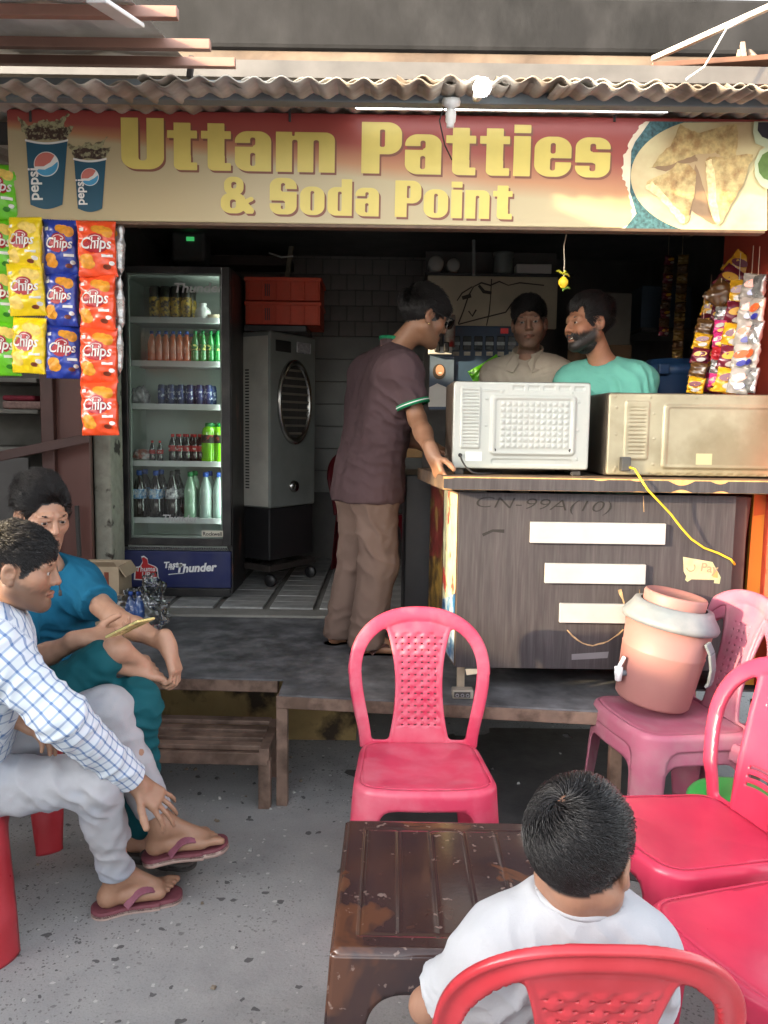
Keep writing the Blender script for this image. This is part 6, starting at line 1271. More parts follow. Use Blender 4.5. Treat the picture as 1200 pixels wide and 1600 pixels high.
# ================================================================== PEOPLE
def nrm(v): v = np.asarray(v, float); return v/np.linalg.norm(v)
def skin_mat():
    m = M('skin', (1, 1, 1), .48, .06, 25, .1, 140, spec=.45, attr='tint', sss=.06); return m
def cloth(nm, c, rough=.85, bump=.25, bs=300, **k): return M(nm, c, rough, .07, 6, bump, bs, spec=.2, **k)
m_hair = M('hair_black', (.014, .012, .012), .34, .15, 60, spec=.55)
def head_ops(S, c, Hm, s, smile=0, squint=1.):
    W = lambda p: c+Hm@(np.array(p, float)*s)
    S.ell(W((0, -.018, .038)), np.array((.074, .096, .083))*s, Hm, .02)
    S.ell(W((0, .03, -.03)), np.array((.06, .058, .082))*s, Hm, .03)
    for q in (1, -1):
        S.cone(W((q*.054, -.005, -.045)), W((q*.018, .066, -.092)), .021*s, .018*s, .03)
        S.ball(W((q*.042, .055, -.014)), .024*s, .025)
        S.cone(W((q*.012, .083, .03)), W((q*.045, .07, .026)), .011*s, .009*s, .014)
    S.ball(W((0, .073, -.094)), .018*s, .02)
    S.cone(W((0, .085, .018)), W((0, .1035, -.022)), .008*s, .0118*s, .012)
    for q in (1, -1):
        S.ball(W((q*.012, .094, -.026)), .0082*s, .008)
        S.ball(W((q*.032, .096, .008)), .015*s, .014, 'sub')
        S.ell(W((q*.079, -.012, .0)), np.array((.009, .02, .032))*s, Hm@np.array(Matrix.Rotation(R(q*18), 3, 'Z')), .006)
        S.ball(W((q*.09, -.006, .004)), .0125*s, .006, 'sub')
        S.ball(W((q*.079, -.004, -.026)), .008*s, .006)
    for q in (1, -1):
        Rm = Hm@np.array(Matrix.Rotation(R(-q*16), 3, 'Z'))
        S.ball(W((q*.032, .0735, .0065)), .0146*s, .005)
        S.cone(W((q*.018, .087, .0165)), W((q*.046, .076, .0165)), .004*s, .0035*s, .006)
        S.ell(W((q*.0325, .089, .0062)), np.array((.0142, .02, .0044*squint))*s, Rm, .0012, 'sub')
        S.ball(W((q*.007, .1, -.0335)), .004*s, .003, 'sub')
        S.cone(W((0, .0945, -.0545+.001*smile)), W((q*(.023+.004*smile), .0825-.002*smile, -.0595+.004*smile)), .0052*s, .0022*s, .004)
        S.cone(W((0, .0925, -.0665-.004*smile)), W((q*(.022+.004*smile), .082-.002*smile, -.061+.003*smile)), .0062*s, .0022*s, .004)
        if smile: S.ball(W((q*.046, .062, -.03)), .019*s, .02)
    for q in (1, -1): S.cone(W((0, .0985, -.0603)), W((q*(.024+.003*smile), .0885, -.0605+.003*smile)), (.0012+.0034*smile)*s, (.0008+.001*smile)*s, .001, 'sub')
def hand_ops(S, w, d, n, side, curl=(20, 25, 28, 32), s=1., thumb=(.62, .75, .25), spread=.05, tcurl=20):
    """w wrist, d finger direction, n palm normal, side +1/-1: which way the thumb leaves along n x d"""
    d = nrm(d); n = nrm(np.array(n)-d*(np.dot(n, d))); x = np.cross(n, d)*side
    for i in range(4):
        o = (1.5-i)*.0195*s; S.cone(w+x*(1.5-i)*.012*s+d*.01*s, w+d*.088*s*(1-.03*abs(i-1))+x*o, .0135*s, .0125*s, .014)
    S.cone(w-d*.03*s, w+d*.02*s, .026*s, .024*s, .02)
    S.cone(w+d*.02*s+x*.012*s+n*.006*s, w+d*.05*s+x*.03*s+n*.008*s, .016*s, .014*s, .012)
    for i, ln in enumerate((.93, 1.05, .98, .78)):
        p = w+d*(.088-.003*abs(i-1))*s+x*(1.5-i)*.0195*s; a = R(curl[i]*.5); dd = nrm(d+x*(1.5-i)*spread); r_ = .0088*s*(.9 if i == 3 else 1)
        for L_, kk in ((.043, 1.), (.026, 1.1), (.021, .8)):
            v = dd*math.cos(a)+n*math.sin(a); q = p+v*L_*ln*s; S.cone(p, q, r_, r_*.9, .003); p = q; r_ *= .9; a += R(curl[i]*kk)
    t = nrm(d*thumb[0]+x*thumb[1]+n*thumb[2]); p = w+d*.028*s+x*.026*s
    for L_, b in ((.042, 0), (.032, tcurl), (.024, tcurl)):
        t = nrm(t*math.cos(R(b))+(d*.8-x*.4)*math.sin(R(b))); q = p+t*L_*s; S.cone(p, q, .0118*s, .0098*s, .006); p = q
def foot_ops(S, an, d, up, s=1.):
    d = nrm(d); up = nrm(np.array(up)-d*np.dot(up, d)); x = np.cross(d, up); h = an-up*.062*s
    S.cone(an, h-d*.03*s, .036*s, .03*s, .02); S.cone(h-d*.03*s, h+d*.1*s+up*-.004*s, .028*s, .024*s, .02); S.cone(an+d*.02*s, h+d*.12*s+up*.002*s, .032*s, .02*s, .025)
    for k in (-1, 1): S.cone(h+d*.02*s+x*k*.014*s, h+d*.12*s+x*k*.028*s-up*.006*s, .022*s, .02*s, .015)
    return h, d, up, x
def toes(S, h, d, up, x, s=1., big=1):
    for i in range(5):
        o = (2-i)*.0175*s*big; L_ = (.055, .052, .046, .04, .03)[i]*s; r_ = (.0125, .0092, .009, .0088, .0085)[i]*s
        p = h+d*(.125-.006*i)*s+x*o-up*.006*s; q = p+d*L_*.6+up*.004*s; S.cone(p, q, r_, r_, .006); S.cone(q, q+d*L_*.45-up*.005*s, r_*1.02, r_*.95, .004)
def strands(c, Hm, s, rootmask, field, n, length, rad, lift, seed, K=4, er=(.077, .099, .087), ec=(0, -.018, .038), clump=.0, lv=.32):
    """hair: tubes combed along field(p) over the skull ellipsoid"""
    rs = np.random.RandomState(seed); er = np.array(er); ec = np.array(ec); pts = []
    while sum(len(p) for p in pts) < n:
        d = rs.normal(size=(n*3, 3)); d /= np.linalg.norm(d, axis=1, keepdims=True); p = ec+d*er*1.0; pts.append(p[rootmask(p)])
    p = np.concatenate(pts)[:n]; n = len(p); L_ = length(p)*rs.uniform(.7, 1.15, n); path = [p.copy()]; q = p.copy(); jit = rs.normal(size=(n, 3))*.15
    cl = np.stack([vnoise(p[:, 0]*60, p[:, 1]*60, p[:, 2]*60, seed+k) for k in range(3)], -1)*clump
    for k in range(K):
        nn = (q-ec)/er**2; nn /= np.linalg.norm(nn, axis=1, keepdims=True); t = field(q)+jit+cl
        t = t-nn*(t*nn).sum(1, keepdims=True); t /= np.maximum(np.linalg.norm(t, axis=1, keepdims=True), 1e-6)
        f = (k+1)/K; lf = (lift(p) if callable(lift) else lift)*(1+lv*vnoise(p[:, 0]*42, p[:, 1]*42, p[:, 2]*42, seed+31))
        q = q+t*(L_/K)[:, None]; e = np.linalg.norm((q-ec)/er, axis=1); tgt = 1+(lf*math.sin(min(1, f*1.15)*math.pi/2)*rs.uniform(.75, 1.2, n)/.087)
        q = ec+(q-ec)*np.where(e < tgt, tgt/e, np.maximum(tgt/e, .985))[:, None]; path.append(q.copy())
    A = np.stack(path, 1)@(Hm.T*s)+c; m_ = K+1                       # n, m, 3
    T = np.gradient(A, axis=1); T /= np.maximum(np.linalg.norm(T, axis=2, keepdims=True), 1e-9); U = np.cross(T, np.array([.31, .77, .55])); U /= np.maximum(np.linalg.norm(U, axis=2, keepdims=True), 1e-9); W = np.cross(T, U)
    rr = rad*s*np.array([1-.75*(k/K)**2 for k in range(m_)])[None, :, None]
    V = np.stack([A+(U*math.cos(a)+W*math.sin(a))*rr for a in (0, 2.094, 4.189)], 2).reshape(-1, 3)
    b = (np.arange(n)[:, None]*m_+np.arange(K)[None, :]).ravel()*3
    F = np.concatenate([np.stack([b+i, b+(i+1) % 3, b+3+(i+1) % 3, b+3+i], -1) for i in range(3)])
    return V, F
def garment(nm, S, h, m_, parent, folds=(), relaxit=2, amp=.0022, seed=0, uvfn=None, sc=1.):
    V, F = S.mesh(h); V = relax(V, F, relaxit, .5); N = vnormals(V, F)
    D = amp*vnoise(V[:, 0]*14, V[:, 1]*14, V[:, 2]*11, seed)+amp*.55*vnoise(V[:, 0]*34, V[:, 1]*34, V[:, 2]*26, seed+1)
    for c, ax, lam, a, r_ in folds:                                # ridged folds around joints and gathers
        q = V-np.array(c); ax = nrm(ax); u = q@ax+.25*r_*vnoise(q[:, 0]*9/r_*.15, q[:, 1]*9/r_*.15, q[:, 2]*9/r_*.15, seed+2)*.6
        w_ = np.exp(-((q*q).sum(1))/(r_*r_)); D = D+a*w_*(1-2*np.abs(np.sin(math.pi*u/lam+vnoise(q[:, 0]*12, q[:, 1]*12, q[:, 2]*12, seed+3)*.9)))
    V = V+N*D[:, None]; me = np_mesh(nm, V-wloc(parent), F)
    if uvfn is not None: set_col(me, uvfn(V), 'clothuv')
    return obj(nm, me, m_, parent), V, F
def eyes(c, Hm, s, parent, look=(0, 1, 0), lid=1):
    for q in (1, -1):
        p = c+Hm@(np.array((q*.032, .0735, .0065))*s); mb = MB(); n_ = 16; V = []; F = []
        lk = nrm(Hm@np.array(look)); a = nrm(np.cross(lk, [0, 0, 1])); b = np.cross(lk, a); r_ = .0134*s; rings = np.linspace(0, math.pi, 17); C = []
        for t in rings:
            for k in range(n_):
                V.append(p+r_*(lk*math.cos(t)+(a*math.cos(2*math.pi*k/n_)+b*math.sin(2*math.pi*k/n_))*math.sin(t))); C.append((.01, .008, .007) if t < .2 else (.03, .015, .01) if t < .46 else (.4, .36, .33))
        for i in range(16):
            for k in range(n_): F.append((i*n_+k, i*n_+(k+1) % n_, (i+1)*n_+(k+1) % n_, (i+1)*n_+k))
        me = np_mesh('eye', np.array(V)-wloc(parent), np.array(F)); set_col(me, np.array(C)); obj('eye', me, M('eye', (1, 1, 1), .15, 0, attr='tint', spec=.6), parent)
def brows(c, Hm, s, parent, seed, th=1.):
    rs = np.random.RandomState(seed); mb = MB()
    for q in (1, -1):
        for k in range(60):
            t = rs.uniform(0, 1); x = .012+.036*t; z = .0275+.004*math.sin(t*2.6)-.004*t+rs.uniform(-.0032, .0032)*th*(1-.5*t); y = .0905-.018*t*t-.002
            a = np.array((q*x, y+.001, z)); b = a+np.array((q*.008, -.002, rs.uniform(-.001, .003))); mb.tube([c+Hm@(a*s), c+Hm@(b*s)], [.0011*s, .0006*s], 3, False)
    mb.build('eyebrows', m_hair, parent)
TRI = {}
def person(label, base, J, skin, head, hs=1., bs=1., h=.0055, hands=(), feet=(), beard=None, lip=(.62, .42, .42), hair=None, seed=0, torso=True, legs=True, arms=('L', 'R'), eyeo=True, look=(0, 1, 0), legr=(.072, .052, .047, .034), toeb=(), fine=None, smile=0, squint=1., extra=()):
    """J: joints in world coordinates; head = (centre, forward, up)"""
    c, fw, up = [np.array(q, float) for q in head]; fw = nrm(fw); up = nrm(up-fw*np.dot(up, fw)); x = np.cross(fw, up); Hm = np.stack([x, fw, up], 1)
    S = Solid(); b = bs
    if torso:
        S.cone(J['hipL'], J['hipR'], .08*b, .08*b, .03); S.cone(J['pel'], mixp(J['neck'], J['pel'], .2), .08*b, .08*b, .05)
        for q in 'LR': S.cone(np.array(J['hip'+q])*.8+np.array(J['pel'])*.2, np.array(J['sh'+q])*.62+np.array(J['neck'])*.38+(np.array(J['pel'])-np.array(J['neck']))*.12, .07*b, .074*b, .06)
        for q in 'LR': S.cone(J['neck'], J['sh'+q], .052*b, .046*b, .05)
    S.cone(np.array(J['neck'])-(c-np.array(J['neck']))*.15, c+Hm@(np.array((0, -.02, -.045))*hs), .056*b*(.9 if b < .9 else 1), .05*hs, .025)
    for q in arms:
        S.cone(J['sh'+q], J['el'+q], .046*b, .037*b, .03); S.cone(J['el'+q], np.array(J['el'+q])*.55+np.array(J['wr'+q])*.45, .038*b, .037*b, .02); S.cone(np.array(J['el'+q])*.6+np.array(J['wr'+q])*.4, J['wr'+q], .037*b, .0245*b, .02)
    if legs:
        for q in 'LR':
            S.cone(J['hip'+q], J['kn'+q], legr[0]*b, legr[1]*b, .03); S.cone(J['kn'+q], np.array(J['kn'+q])*.6+np.array(J['an'+q])*.4, legr[1]*b, legr[2]*b, .03); S.cone(np.array(J['kn'+q])*.6+np.array(J['an'+q])*.4, J['an'+q], legr[2]*b, legr[3]*b, .03)
    for e_ in extra: S.cone(*e_)
    head_ops(S, c, Hm, hs, smile, squint)
    for a in hands: hand_ops(S, *a[:4], **a[4])
    fr_ = []
    for q, d, u_, big in feet: f = foot_ops(S, np.array(J['an'+q], float), d, u_, b); toes(S, *f, b, big); fr_.append(f)
    V, F = S.mesh(h, (c, .135*hs, fine) if fine else None); V = relax(V, F, 1, .25 if fine else .4)
    Q = (V-c)@Hm/hs; col = np.tile(np.array(skin, float), (len(V), 1)); hd = (np.abs(Q) < .16).all(1)
    def blend(mask, k): nonlocal col; mask = np.clip(mask, 0, 1)[:, None]*hd[:, None]; col = col*(1-mask)+np.array(k)*mask
    red = np.array(skin)*np.array((1.12, .88, .85))
    blend(.5*np.exp(-((np.abs(Q[:, 0])-.045)**2+(Q[:, 1]-.06)**2+(Q[:, 2]+.02)**2)/.0009), red); blend(.5*np.exp(-((Q[:, 1]-.108)**2+(Q[:, 2]+.022)**2+Q[:, 0]**2)/.0003), red)
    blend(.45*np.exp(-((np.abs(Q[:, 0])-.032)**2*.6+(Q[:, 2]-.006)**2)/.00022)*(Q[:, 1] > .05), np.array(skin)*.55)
    lipd = np.maximum(np.abs(Q[:, 2]+.0605-.003*smile)-(.0095+.004*smile)*np.clip(1-(Q[:, 0]/(.025+.004*smile))**2, 0, 1)**.7, (.083-.25*np.abs(Q[:, 0]))-Q[:, 1]); blend(.85*sstep(-lipd, -.002, .002), np.array(skin)*np.array(lip)*1.4)
    blend(.9*(np.abs(Q[:, 2]+.0603) < .0028+.003*smile)*(np.abs(Q[:, 0]) < .023)*(Q[:, 1] > .06)*(Q[:, 1] < .0955-.18*np.abs(Q[:, 0])), np.array(skin)*.2)
    if beard is not None: blend(beard(Q), (.02, .016, .014))
    if hair: blend(hair['mask'](Q)*1., (.016, .014, .014))
    mot = .05*vnoise(V[:, 0]*38, V[:, 1]*38, V[:, 2]*38, seed)+.035*vnoise(V[:, 0]*110, V[:, 1]*110, V[:, 2]*110, seed+7); col = col*(1+mot[:, None]*np.array((.8, 1.1, 1.2)))
    me = np_mesh('person', V-np.array(base), F); set_col(me, col)
    o = obj('person', me, skin_mat(), None, base); tag(o, label, 'person')
    if eyeo: eyes(c, Hm, hs, o, look); brows(c, Hm, hs, o, seed)
    if hair:
        for k, hz in enumerate(hair['sets']):
            Vh, Fh = strands(c, Hm, hs, hz['mask'], hz['field'], hz['n'], hz['len'], hz.get('rad', .001), hz['lift'], seed*10+k, clump=hz.get('clump', .15), **hz.get('kw', {}))
            obj(hz.get('name', 'hair'), np_mesh('hair', Vh-np.array(base), Fh), m_hair, o)
    return o, Hm, c, fr_
def flipflop(parent, f, s, m_sole, m_strap, m_edge, name='sandal', clear=.028):
    h, d, up, x = f; o = h-up*clear*s
    def mask(u, v): return rb(u, v, -.075*s, .195*s, -.045*s, .045*s, .044*s)+.006*np.cos((u-.02)/s*30)*(u < .12)
    V, F, _ = sheet(mask, -.09*s, .21*s, -.055*s, .055*s, .006, lambda u, v: tuple(o[i]+d[i]*u+x[i]*v+up[i]*(.02*np.clip((u-.12*s)/.07, 0, 1)**2*0) for i in range(3)), lambda u, v, q: 0*u+.0, lambda u, v, q: 0*u+.016*s)
    # normal may point either way: keep the sole below the foot
    if ((V-o)@up).max() > .008: V = V-np.outer(np.full(len(V), ((V-o)@up).max()), up)
    so_ = obj(name, np_mesh(name, V-wloc(parent), F), m_sole, parent)
    mb = MB(); a = h+d*.118*s+x*.02*s-up*.012*s
    def smooth(p, n=12):
        p = np.array(p); t = np.linspace(0, len(p)-1, n); out = np.stack([np.interp(t, range(len(p)), p[:, i]) for i in range(3)], 1)
        for _ in range(3): out[1:-1] = (out[:-2]+2*out[1:-1]+out[2:])/4
        return out
    for k in (-1, 1):
        pts = [a, h+d*.1*s+x*(.02+k*.022)*s+up*.019*s, h+d*.06*s+x*k*.036*s+up*.02*s, h+d*.02*s+x*k*.046*s-up*.018*s]
        pts = smooth(pts)
        for i_, (A, B_) in enumerate(zip(pts, pts[1:])): mb.bar(A-(B_-A)*.15, B_+(B_-A)*.15, (.01+.014*min(1, i_/6))*s, .006*s, .002, up=tuple(up+x*k*.5))
    mb.build('strap', m_strap, so_)
    V2 = V.copy(); V2 = V2-np.outer(np.full(len(V2), .009*s), up); obj('sole_edge', np_mesh('sole_edge', V2-wloc(so_) if False else V2-wloc(parent), F), m_edge, so_)
    return so_
m_ffm = M('flipflop_maroon', srgb(112, 58, 66), .7, .15, 30, .2, 90); m_ffs = M('flipflop_strap', srgb(128, 72, 88), .6, .15, 60, .1, 200); m_ffe = M('flipflop_edge', srgb(186, 160, 150), .7, .1, 20)
sphmask = lambda zmin: (lambda p: p[:, 2] > zmin)
# hair masks in head coordinates
def hairline(Q, front=.052, side=-.01, back=-.055):
    y = Q[:, 1]; jag = .006*vnoise(Q[:, 0]*75, Q[:, 1]*75, Q[:, 2]*40, 12); lim = np.where(y > .03, side+(front-side)*np.clip((y-.03)/.045, 0, 1), np.where(y < -.02, side+(back-side)*np.clip((-.02-y)/.06, 0, 1), side))
    ear = (np.abs(Q[:, 0]) > .066) & (np.abs(Q[:, 1]+.01) < .026) & (Q[:, 2] < .03)
    r_ = np.linalg.norm((Q-np.array((0, -.018, .038)))/np.array((.074, .096, .083)), axis=1)
    return (Q[:, 2] > lim+jag) & (~ear) & (r_ < 1.16)
def limbs(S, a, b, c, ra, rb_, rc, k=.03): S.cone(a, b, ra, rb_, k); S.cone(b, c, rb_, rc, k); return S
A_ = lambda *v: np.array(v, float)
def mixp(a, b, t): return np.array(a)*(1-t)+np.array(b)*t
def torso_ops(S, J, g, b=1., k=.06, up=.12, low=.0):
    S.cone(J['hipL'], J['hipR'], .095*b+g, .095*b+g, .04)
    S.cone(J['pel'], mixp(J['neck'], J['pel'], .17), .1*b+g, .1*b+g, k)
    for q in 'LR': S.cone(mixp(J['hip'+q], J['pel'], .2), np.array(J['sh'+q])*.66+np.array(J['neck'])*.34+(np.array(J['pel'])-np.array(J['neck']))*up, .09*b+g, .094*b+g, k)
    for q in 'LR': S.cone(mixp(J['neck'], J['sh'+q], .25), J['sh'+q], .046*b+g, .052*b+g, .05)
# ------------------------------------------------------------------ boy in white, seen from behind
hc = P(908, 1336, 1.2); fw = A_(.56, .83, -.2); up = A_(.1, .2, 1)
J = dict(pel=A_(.29, 1.34, .47), hipL=A_(.23, 1.34, .46), hipR=A_(.35, 1.35, .46), neck=P(893, 1422, 1.2), knL=A_(.2, 1.6, .405), knR=A_(.36, 1.62, .4), anL=A_(.19, 1.68, .08), anR=A_(.36, 1.7, .08))
J['shL'] = P(770, 1502, 1.2); J['shR'] = P(1000, 1490, 1.19); J['elL'] = A_(.085, 1.27, .52); J['wrL'] = A_(.2, 1.385, .53); J['elR'] = A_(.47, 1.28, .5); J['wrR'] = A_(.38, 1.39, .52)
crown = A_(-.012, -.072, .098)
def bfield(p):
    d = p-crown; r = d/np.maximum(np.linalg.norm(d, axis=1, keepdims=True), 1e-5); nn = (p-A_(0, -.018, .038)); nn /= np.linalg.norm(nn, axis=1, keepdims=True)
    return r*1.0+np.cross(nn, r)*.75
hm = lambda Q: hairline(Q, .055, -.03, -.078) & (np.linalg.norm(Q-crown, axis=1) > .0075+.004*np.sin(Q[:, 0]*900))
o, Hm, c, fr_ = person('boy in a white t-shirt seen from behind on a red chair', A_(.29, 1.34, 0), J, np.array((.30, .16, .105)), (hc, fw, up), hs=.93, bs=.72, h=.005, feet=(('L', (0, 1, -.1), (0, 0, 1), 1), ('R', (0, 1, -.1), (0, 0, 1), -1)), hands=((J['wrL'], (0.9, .3, -.1), (0, 0, -1), 1, dict(s=.7)), (J['wrR'], (-.9, .3, -.1), (0, 0, -1), -1, dict(s=.75))), seed=1,
    hair=dict(mask=lambda Q: hm(Q), sets=[dict(mask=hm, field=bfield, n=9500, len=lambda p: .032+.022*np.clip((p[:, 2]+.03)/.1, 0, 1)*np.clip(np.linalg.norm(p-crown, axis=1)/.05, .5, 1), rad=.001, lift=lambda p: .006+.008*np.clip((p[:, 2]+.02)/.09, 0, 1), clump=.22, kw=dict(lv=.12))]))
m_wt = cloth('white_cotton', (.4, .41, .435), .85, .2, 260)
S = Solid()
for q in 'LR': S.cone(J['sh'+q], mixp(J['sh'+q], J['el'+q], .72), .052, .056, .03); S.cut(mixp(J['sh'+q], J['el'+q], .74), J['el'+q]-J['sh'+q], .006, .14)
torso_ops(S, J, .016, .72, .05, .1); S.cone(J['neck'], J['neck']+(hc-J['neck'])*.4, .06, .056, .03); S.cut(J['neck']+(hc-J['neck'])*.3, nrm(hc-J['neck']), .004, .07)
n_ = J['neck']; mb = MB(); cc = J['neck']+(hc-J['neck'])*.3; ax_n = nrm(hc-J['neck']); u1 = nrm(np.cross(ax_n, [0, 1, 0])); u2 = np.cross(ax_n, u1)
mb.tube([cc+(u1*math.cos(t)+u2*math.sin(t))*.0585-ax_n*.004 for t in np.linspace(0, 2*math.pi, 33)], .0055, 8); mb.build('collar_rib', m_wt, o)
garment('t_shirt', S, .0055, m_wt, o, [((J['shL']+A_(.05, -.02, -.06)), (1, 0, -.55), .05, .009, .11), (J['shR']+A_(-.06, -.02, -.06), (1, 0, .6), .05, .008, .11), (n_+A_(0, -.06, -.15), (.4, 0, 1), .07, .006, .14), (J['elL'], (.2, 0, 1), .025, .004, .08)], seed=3, amp=.0025)
S = Solid(); S.cone(J['hipL'], J['hipR'], .088, .088, .03)
for q in 'LR': S.cone(J['hip'+q], J['kn'+q], .072, .056, .03); S.cone(J['kn'+q], mixp(J['kn'+q], J['an'+q], .9), .056, .05, .03)
garment('trousers', S, .009, cloth('navy_cotton', srgb(40, 46, 66)), o, seed=4)

# ------------------------------------------------------------------ customer in the purple polo leaning on the counter
f = nrm(A_(.9, .43, 0)); rt = A_(f[1], -f[0], 0)
D = 3.55
J = dict(pel=P(573, 768, 3.68), neck=P(618, 545, D+.02))
J['hipR'] = J['pel']+rt*.095; J['hipL'] = J['pel']-rt*.095; J['shR'] = P(628, 578, D-.12); J['shL'] = J['shR']-rt*.36+A_(0, 0, .0)
J['neck'] = (J['shR']+J['shL'])/2+A_(0, 0, .075)+f*.04
J['elR'] = P(652, 655, D-.14); J['wrR'] = P(675, 708, 3.16); J['elL'] = J['shL']+A_(.12, .0, -.27); J['wrL'] = J['shL']+A_(.3, -.02, -.33)
J['anR'] = P(572, 1003, 3.62); J['anR'][2] = .55; J['anL'] = P(532, 992, 3.8); J['anL'][2] = .55
J['knR'] = mixp(J['hipR'], J['anR'], .5)+f*.04; J['knL'] = mixp(J['hipL'], J['anL'], .5)+f*.04
hc = P(663, 497, D-.0); fw = A_(.9, .36, -.3); up = A_(.3, .08, 1)
hm2 = lambda Q: hairline(Q, .058, -.012, -.05)
crown2 = A_(.0, -.08, .09)
def mfield(fwd=1., side=.3, down=.3):
    def g(p):
        d = p-crown2; r = d/np.maximum(np.linalg.norm(d, axis=1, keepdims=True), 1e-5); return r+A_(side*.2, fwd*.5, 0)*np.clip((p[:, 2:3])/.08, 0, 1)-A_(0, 0, down)*np.clip(1-p[:, 2:3]/.05, 0, 1.5)
    return g
def hairset(n=3200, top=.045, sides=.014, lift=.02, rad=.0012, field=None, clump=.25): return dict(mask=lambda Q: hm2(Q), sets=[dict(mask=hm2, field=field or mfield(), n=n, len=lambda p: sides+(top-sides)*np.clip((p[:, 2]-.0)/.08, 0, 1), rad=rad, lift=lambda p: .004+lift*np.clip((p[:, 2]+.0)/.09, 0, 1), clump=clump)])
stub0 = lambda a: (lambda Q: a*((Q[:, 2] < -.025+.5*np.maximum(0, np.abs(Q[:, 0])-.05)) & (Q[:, 2] > -.125) & (Q[:, 1] > -.01))*np.clip(1-np.exp(-((np.abs(Q[:, 0])/.02)**2+((Q[:, 2]+.0615)/.012)**2)), 0, 1)*np.clip((-.02-Q[:, 2]+.35*np.clip(np.abs(Q[:, 0])-.03, 0, .1))/.02, 0, 1)*np.where((Q[:, 2] > -.048) & (np.abs(Q[:, 0]) < .035) & (Q[:, 2] < -.03), .9, 1))
def bz(Q): lim = -.036+.55*np.clip(.05-Q[:, 1], 0, .06); n_ = .006*vnoise(Q[:, 0]*90, Q[:, 1]*90, Q[:, 2]*90, 3); return sstep(lim-Q[:, 2]+n_, -.007, .012)*sstep(Q[:, 1], -.02, .015)*(Q[:, 2] > -.14)*(1-sstep(Q[:, 1], .098, .104)*(Q[:, 2] > -.045))
def beardzone(Q): return (Q[:, 1] > -.015) & (Q[:, 2] < -.036+.55*np.clip(.05-Q[:, 1], 0, .06)) & (Q[:, 2] > -.135) & ~((Q[:, 1] > .1) & (Q[:, 2] > -.045))
stub = lambda a: (lambda Q: a*bz(Q)*np.clip(1-np.exp(-((np.abs(Q[:, 0])/.024)**4+((Q[:, 2]+.0615)/.0115)**4)), 0, 1))
o, Hm, c, fr_ = person('man in a purple polo shirt and brown trousers leaning on the counter', A_(J['pel'][0], J['pel'][1], .468), J, np.array((.28, .14, .08)), (hc, fw, up), h=.007, fine=.0036, seed=2, beard=stub(.3), hair=hairset(5200, .045, .02, .02, .0009), hands=((J['wrR'], (.3, -.3, -.85), (.8, .3, .1), -1, dict(curl=(38, 40, 42, 44), thumb=(.6, .6, .3))), (J['wrL'], (1, 0, -.2), (0, 0, -1), 1, dict())), feet=(('R', f*1+A_(.1, -.3, 0), (0, 0, 1), -1), ('L', f, (0, 0, 1), 1)))
for q in fr_: flipflop(o, q, 1, M('sandal_brown', srgb(92, 66, 52), .7, .1), m_brown2, m_ffe)
m_pur = cloth('purple_pique', srgb(78, 61, 63), .85, .3, 420); m_grn = cloth('green_rib', srgb(30, 128, 84), .8, .2, 300)
S = Solid()
for q in 'LR': e_ = mixp(J['sh'+q], J['el'+q], .74); S.cone(J['sh'+q], e_, .068, .068, .04); S.cut(mixp(J['sh'+q], J['el'+q], .72), J['el'+q]-J['sh'+q], .004, .16)
torso_ops(S, J, .022, 1., .06, .1)
S.cone(J['pel']+A_(0, 0, -.02)+rt*.06, J['pel']+A_(0, 0, .1)+rt*.05, .125, .12, .05); S.cone(J['pel']+A_(0, 0, -.02)-rt*.06, J['pel']+A_(0, 0, .1)-rt*.05, .125, .12, .05)
S.cut(J['pel']+A_(0, 0, -.045), (0, 0, -1), .004, .4)
mid = mixp(J['pel'], J['neck'], .5)
garment('polo_shirt', S, .0075, m_pur, o, [(mid+rt*.1+A_(.06, 0, .0), (.5, 0, 1), .06, .006, .17), (J['shR']+A_(.0, -.04, -.14), (.6, 0, .8), .05, .008, .12), (J['pel']+rt*.1+A_(0, 0, .1), (.3, 0, 1), .06, .007, .14), (mid+A_(-.08, -.1, -.05), (-.4, .2, 1), .07, .005, .15)], seed=5, amp=.004)
def ring_band(nm, a, b, r_, w_, m_, parent, k=.0):   # ribbed band round a limb
    a, b = np.array(a), np.array(b); d = nrm(b-a); mb = MB(); mb.lathe([(r_-.004, -w_/2), (r_+.002, -w_/2), (r_+.002, w_/2), (r_-.004, w_/2)], a, 26, d); return mb.build(nm, m_, parent)
ring_band('sleeve_band', mixp(J['shR'], J['elR'], .7), J['elR'], .0715, .02, m_grn, o); ring_band('sleeve_stripe', mixp(J['shR'], J['elR'], .695), J['elR'], .0735, .004, m_white, o)
cb = J['neck']-f*.045; mb = MB(); pts = [J['neck']+rt*(.07*math.cos(t))-f*(.07*math.sin(t)-.02)+A_(0, 0, .05+.012*math.sin(t)) for t in np.linspace(-.5, math.pi+.5, 14)]
for A, B_ in zip(pts, pts[1:]): mb.bar(A, B_, .006, .045, .002)
mb.build('collar', m_pur, o)
mb = MB(); pts = [p+(p-J['neck'])*A_(.08, .08, 0)+A_(0, 0, .016) for p in pts]
for A, B_ in zip(pts, pts[1:]): mb.bar(A, B_, .006, .014, .002)
mb.build('collar_trim', m_grn, o)
m_btr = cloth('brown_trousers', srgb(112, 93, 84), .85, .2, 300)
S = Solid(); S.cone(J['hipL'], J['hipR'], .112, .112, .04)
for q in 'LR': S.cone(J['hip'+q], J['kn'+q], .1, .088, .04); S.cone(J['kn'+q], J['an'+q]+A_(0, 0, -.03), .088, .085, .04); S.cut(J['an'+q]+A_(0, 0, -.062), (0, 0, -1), .004, .16)
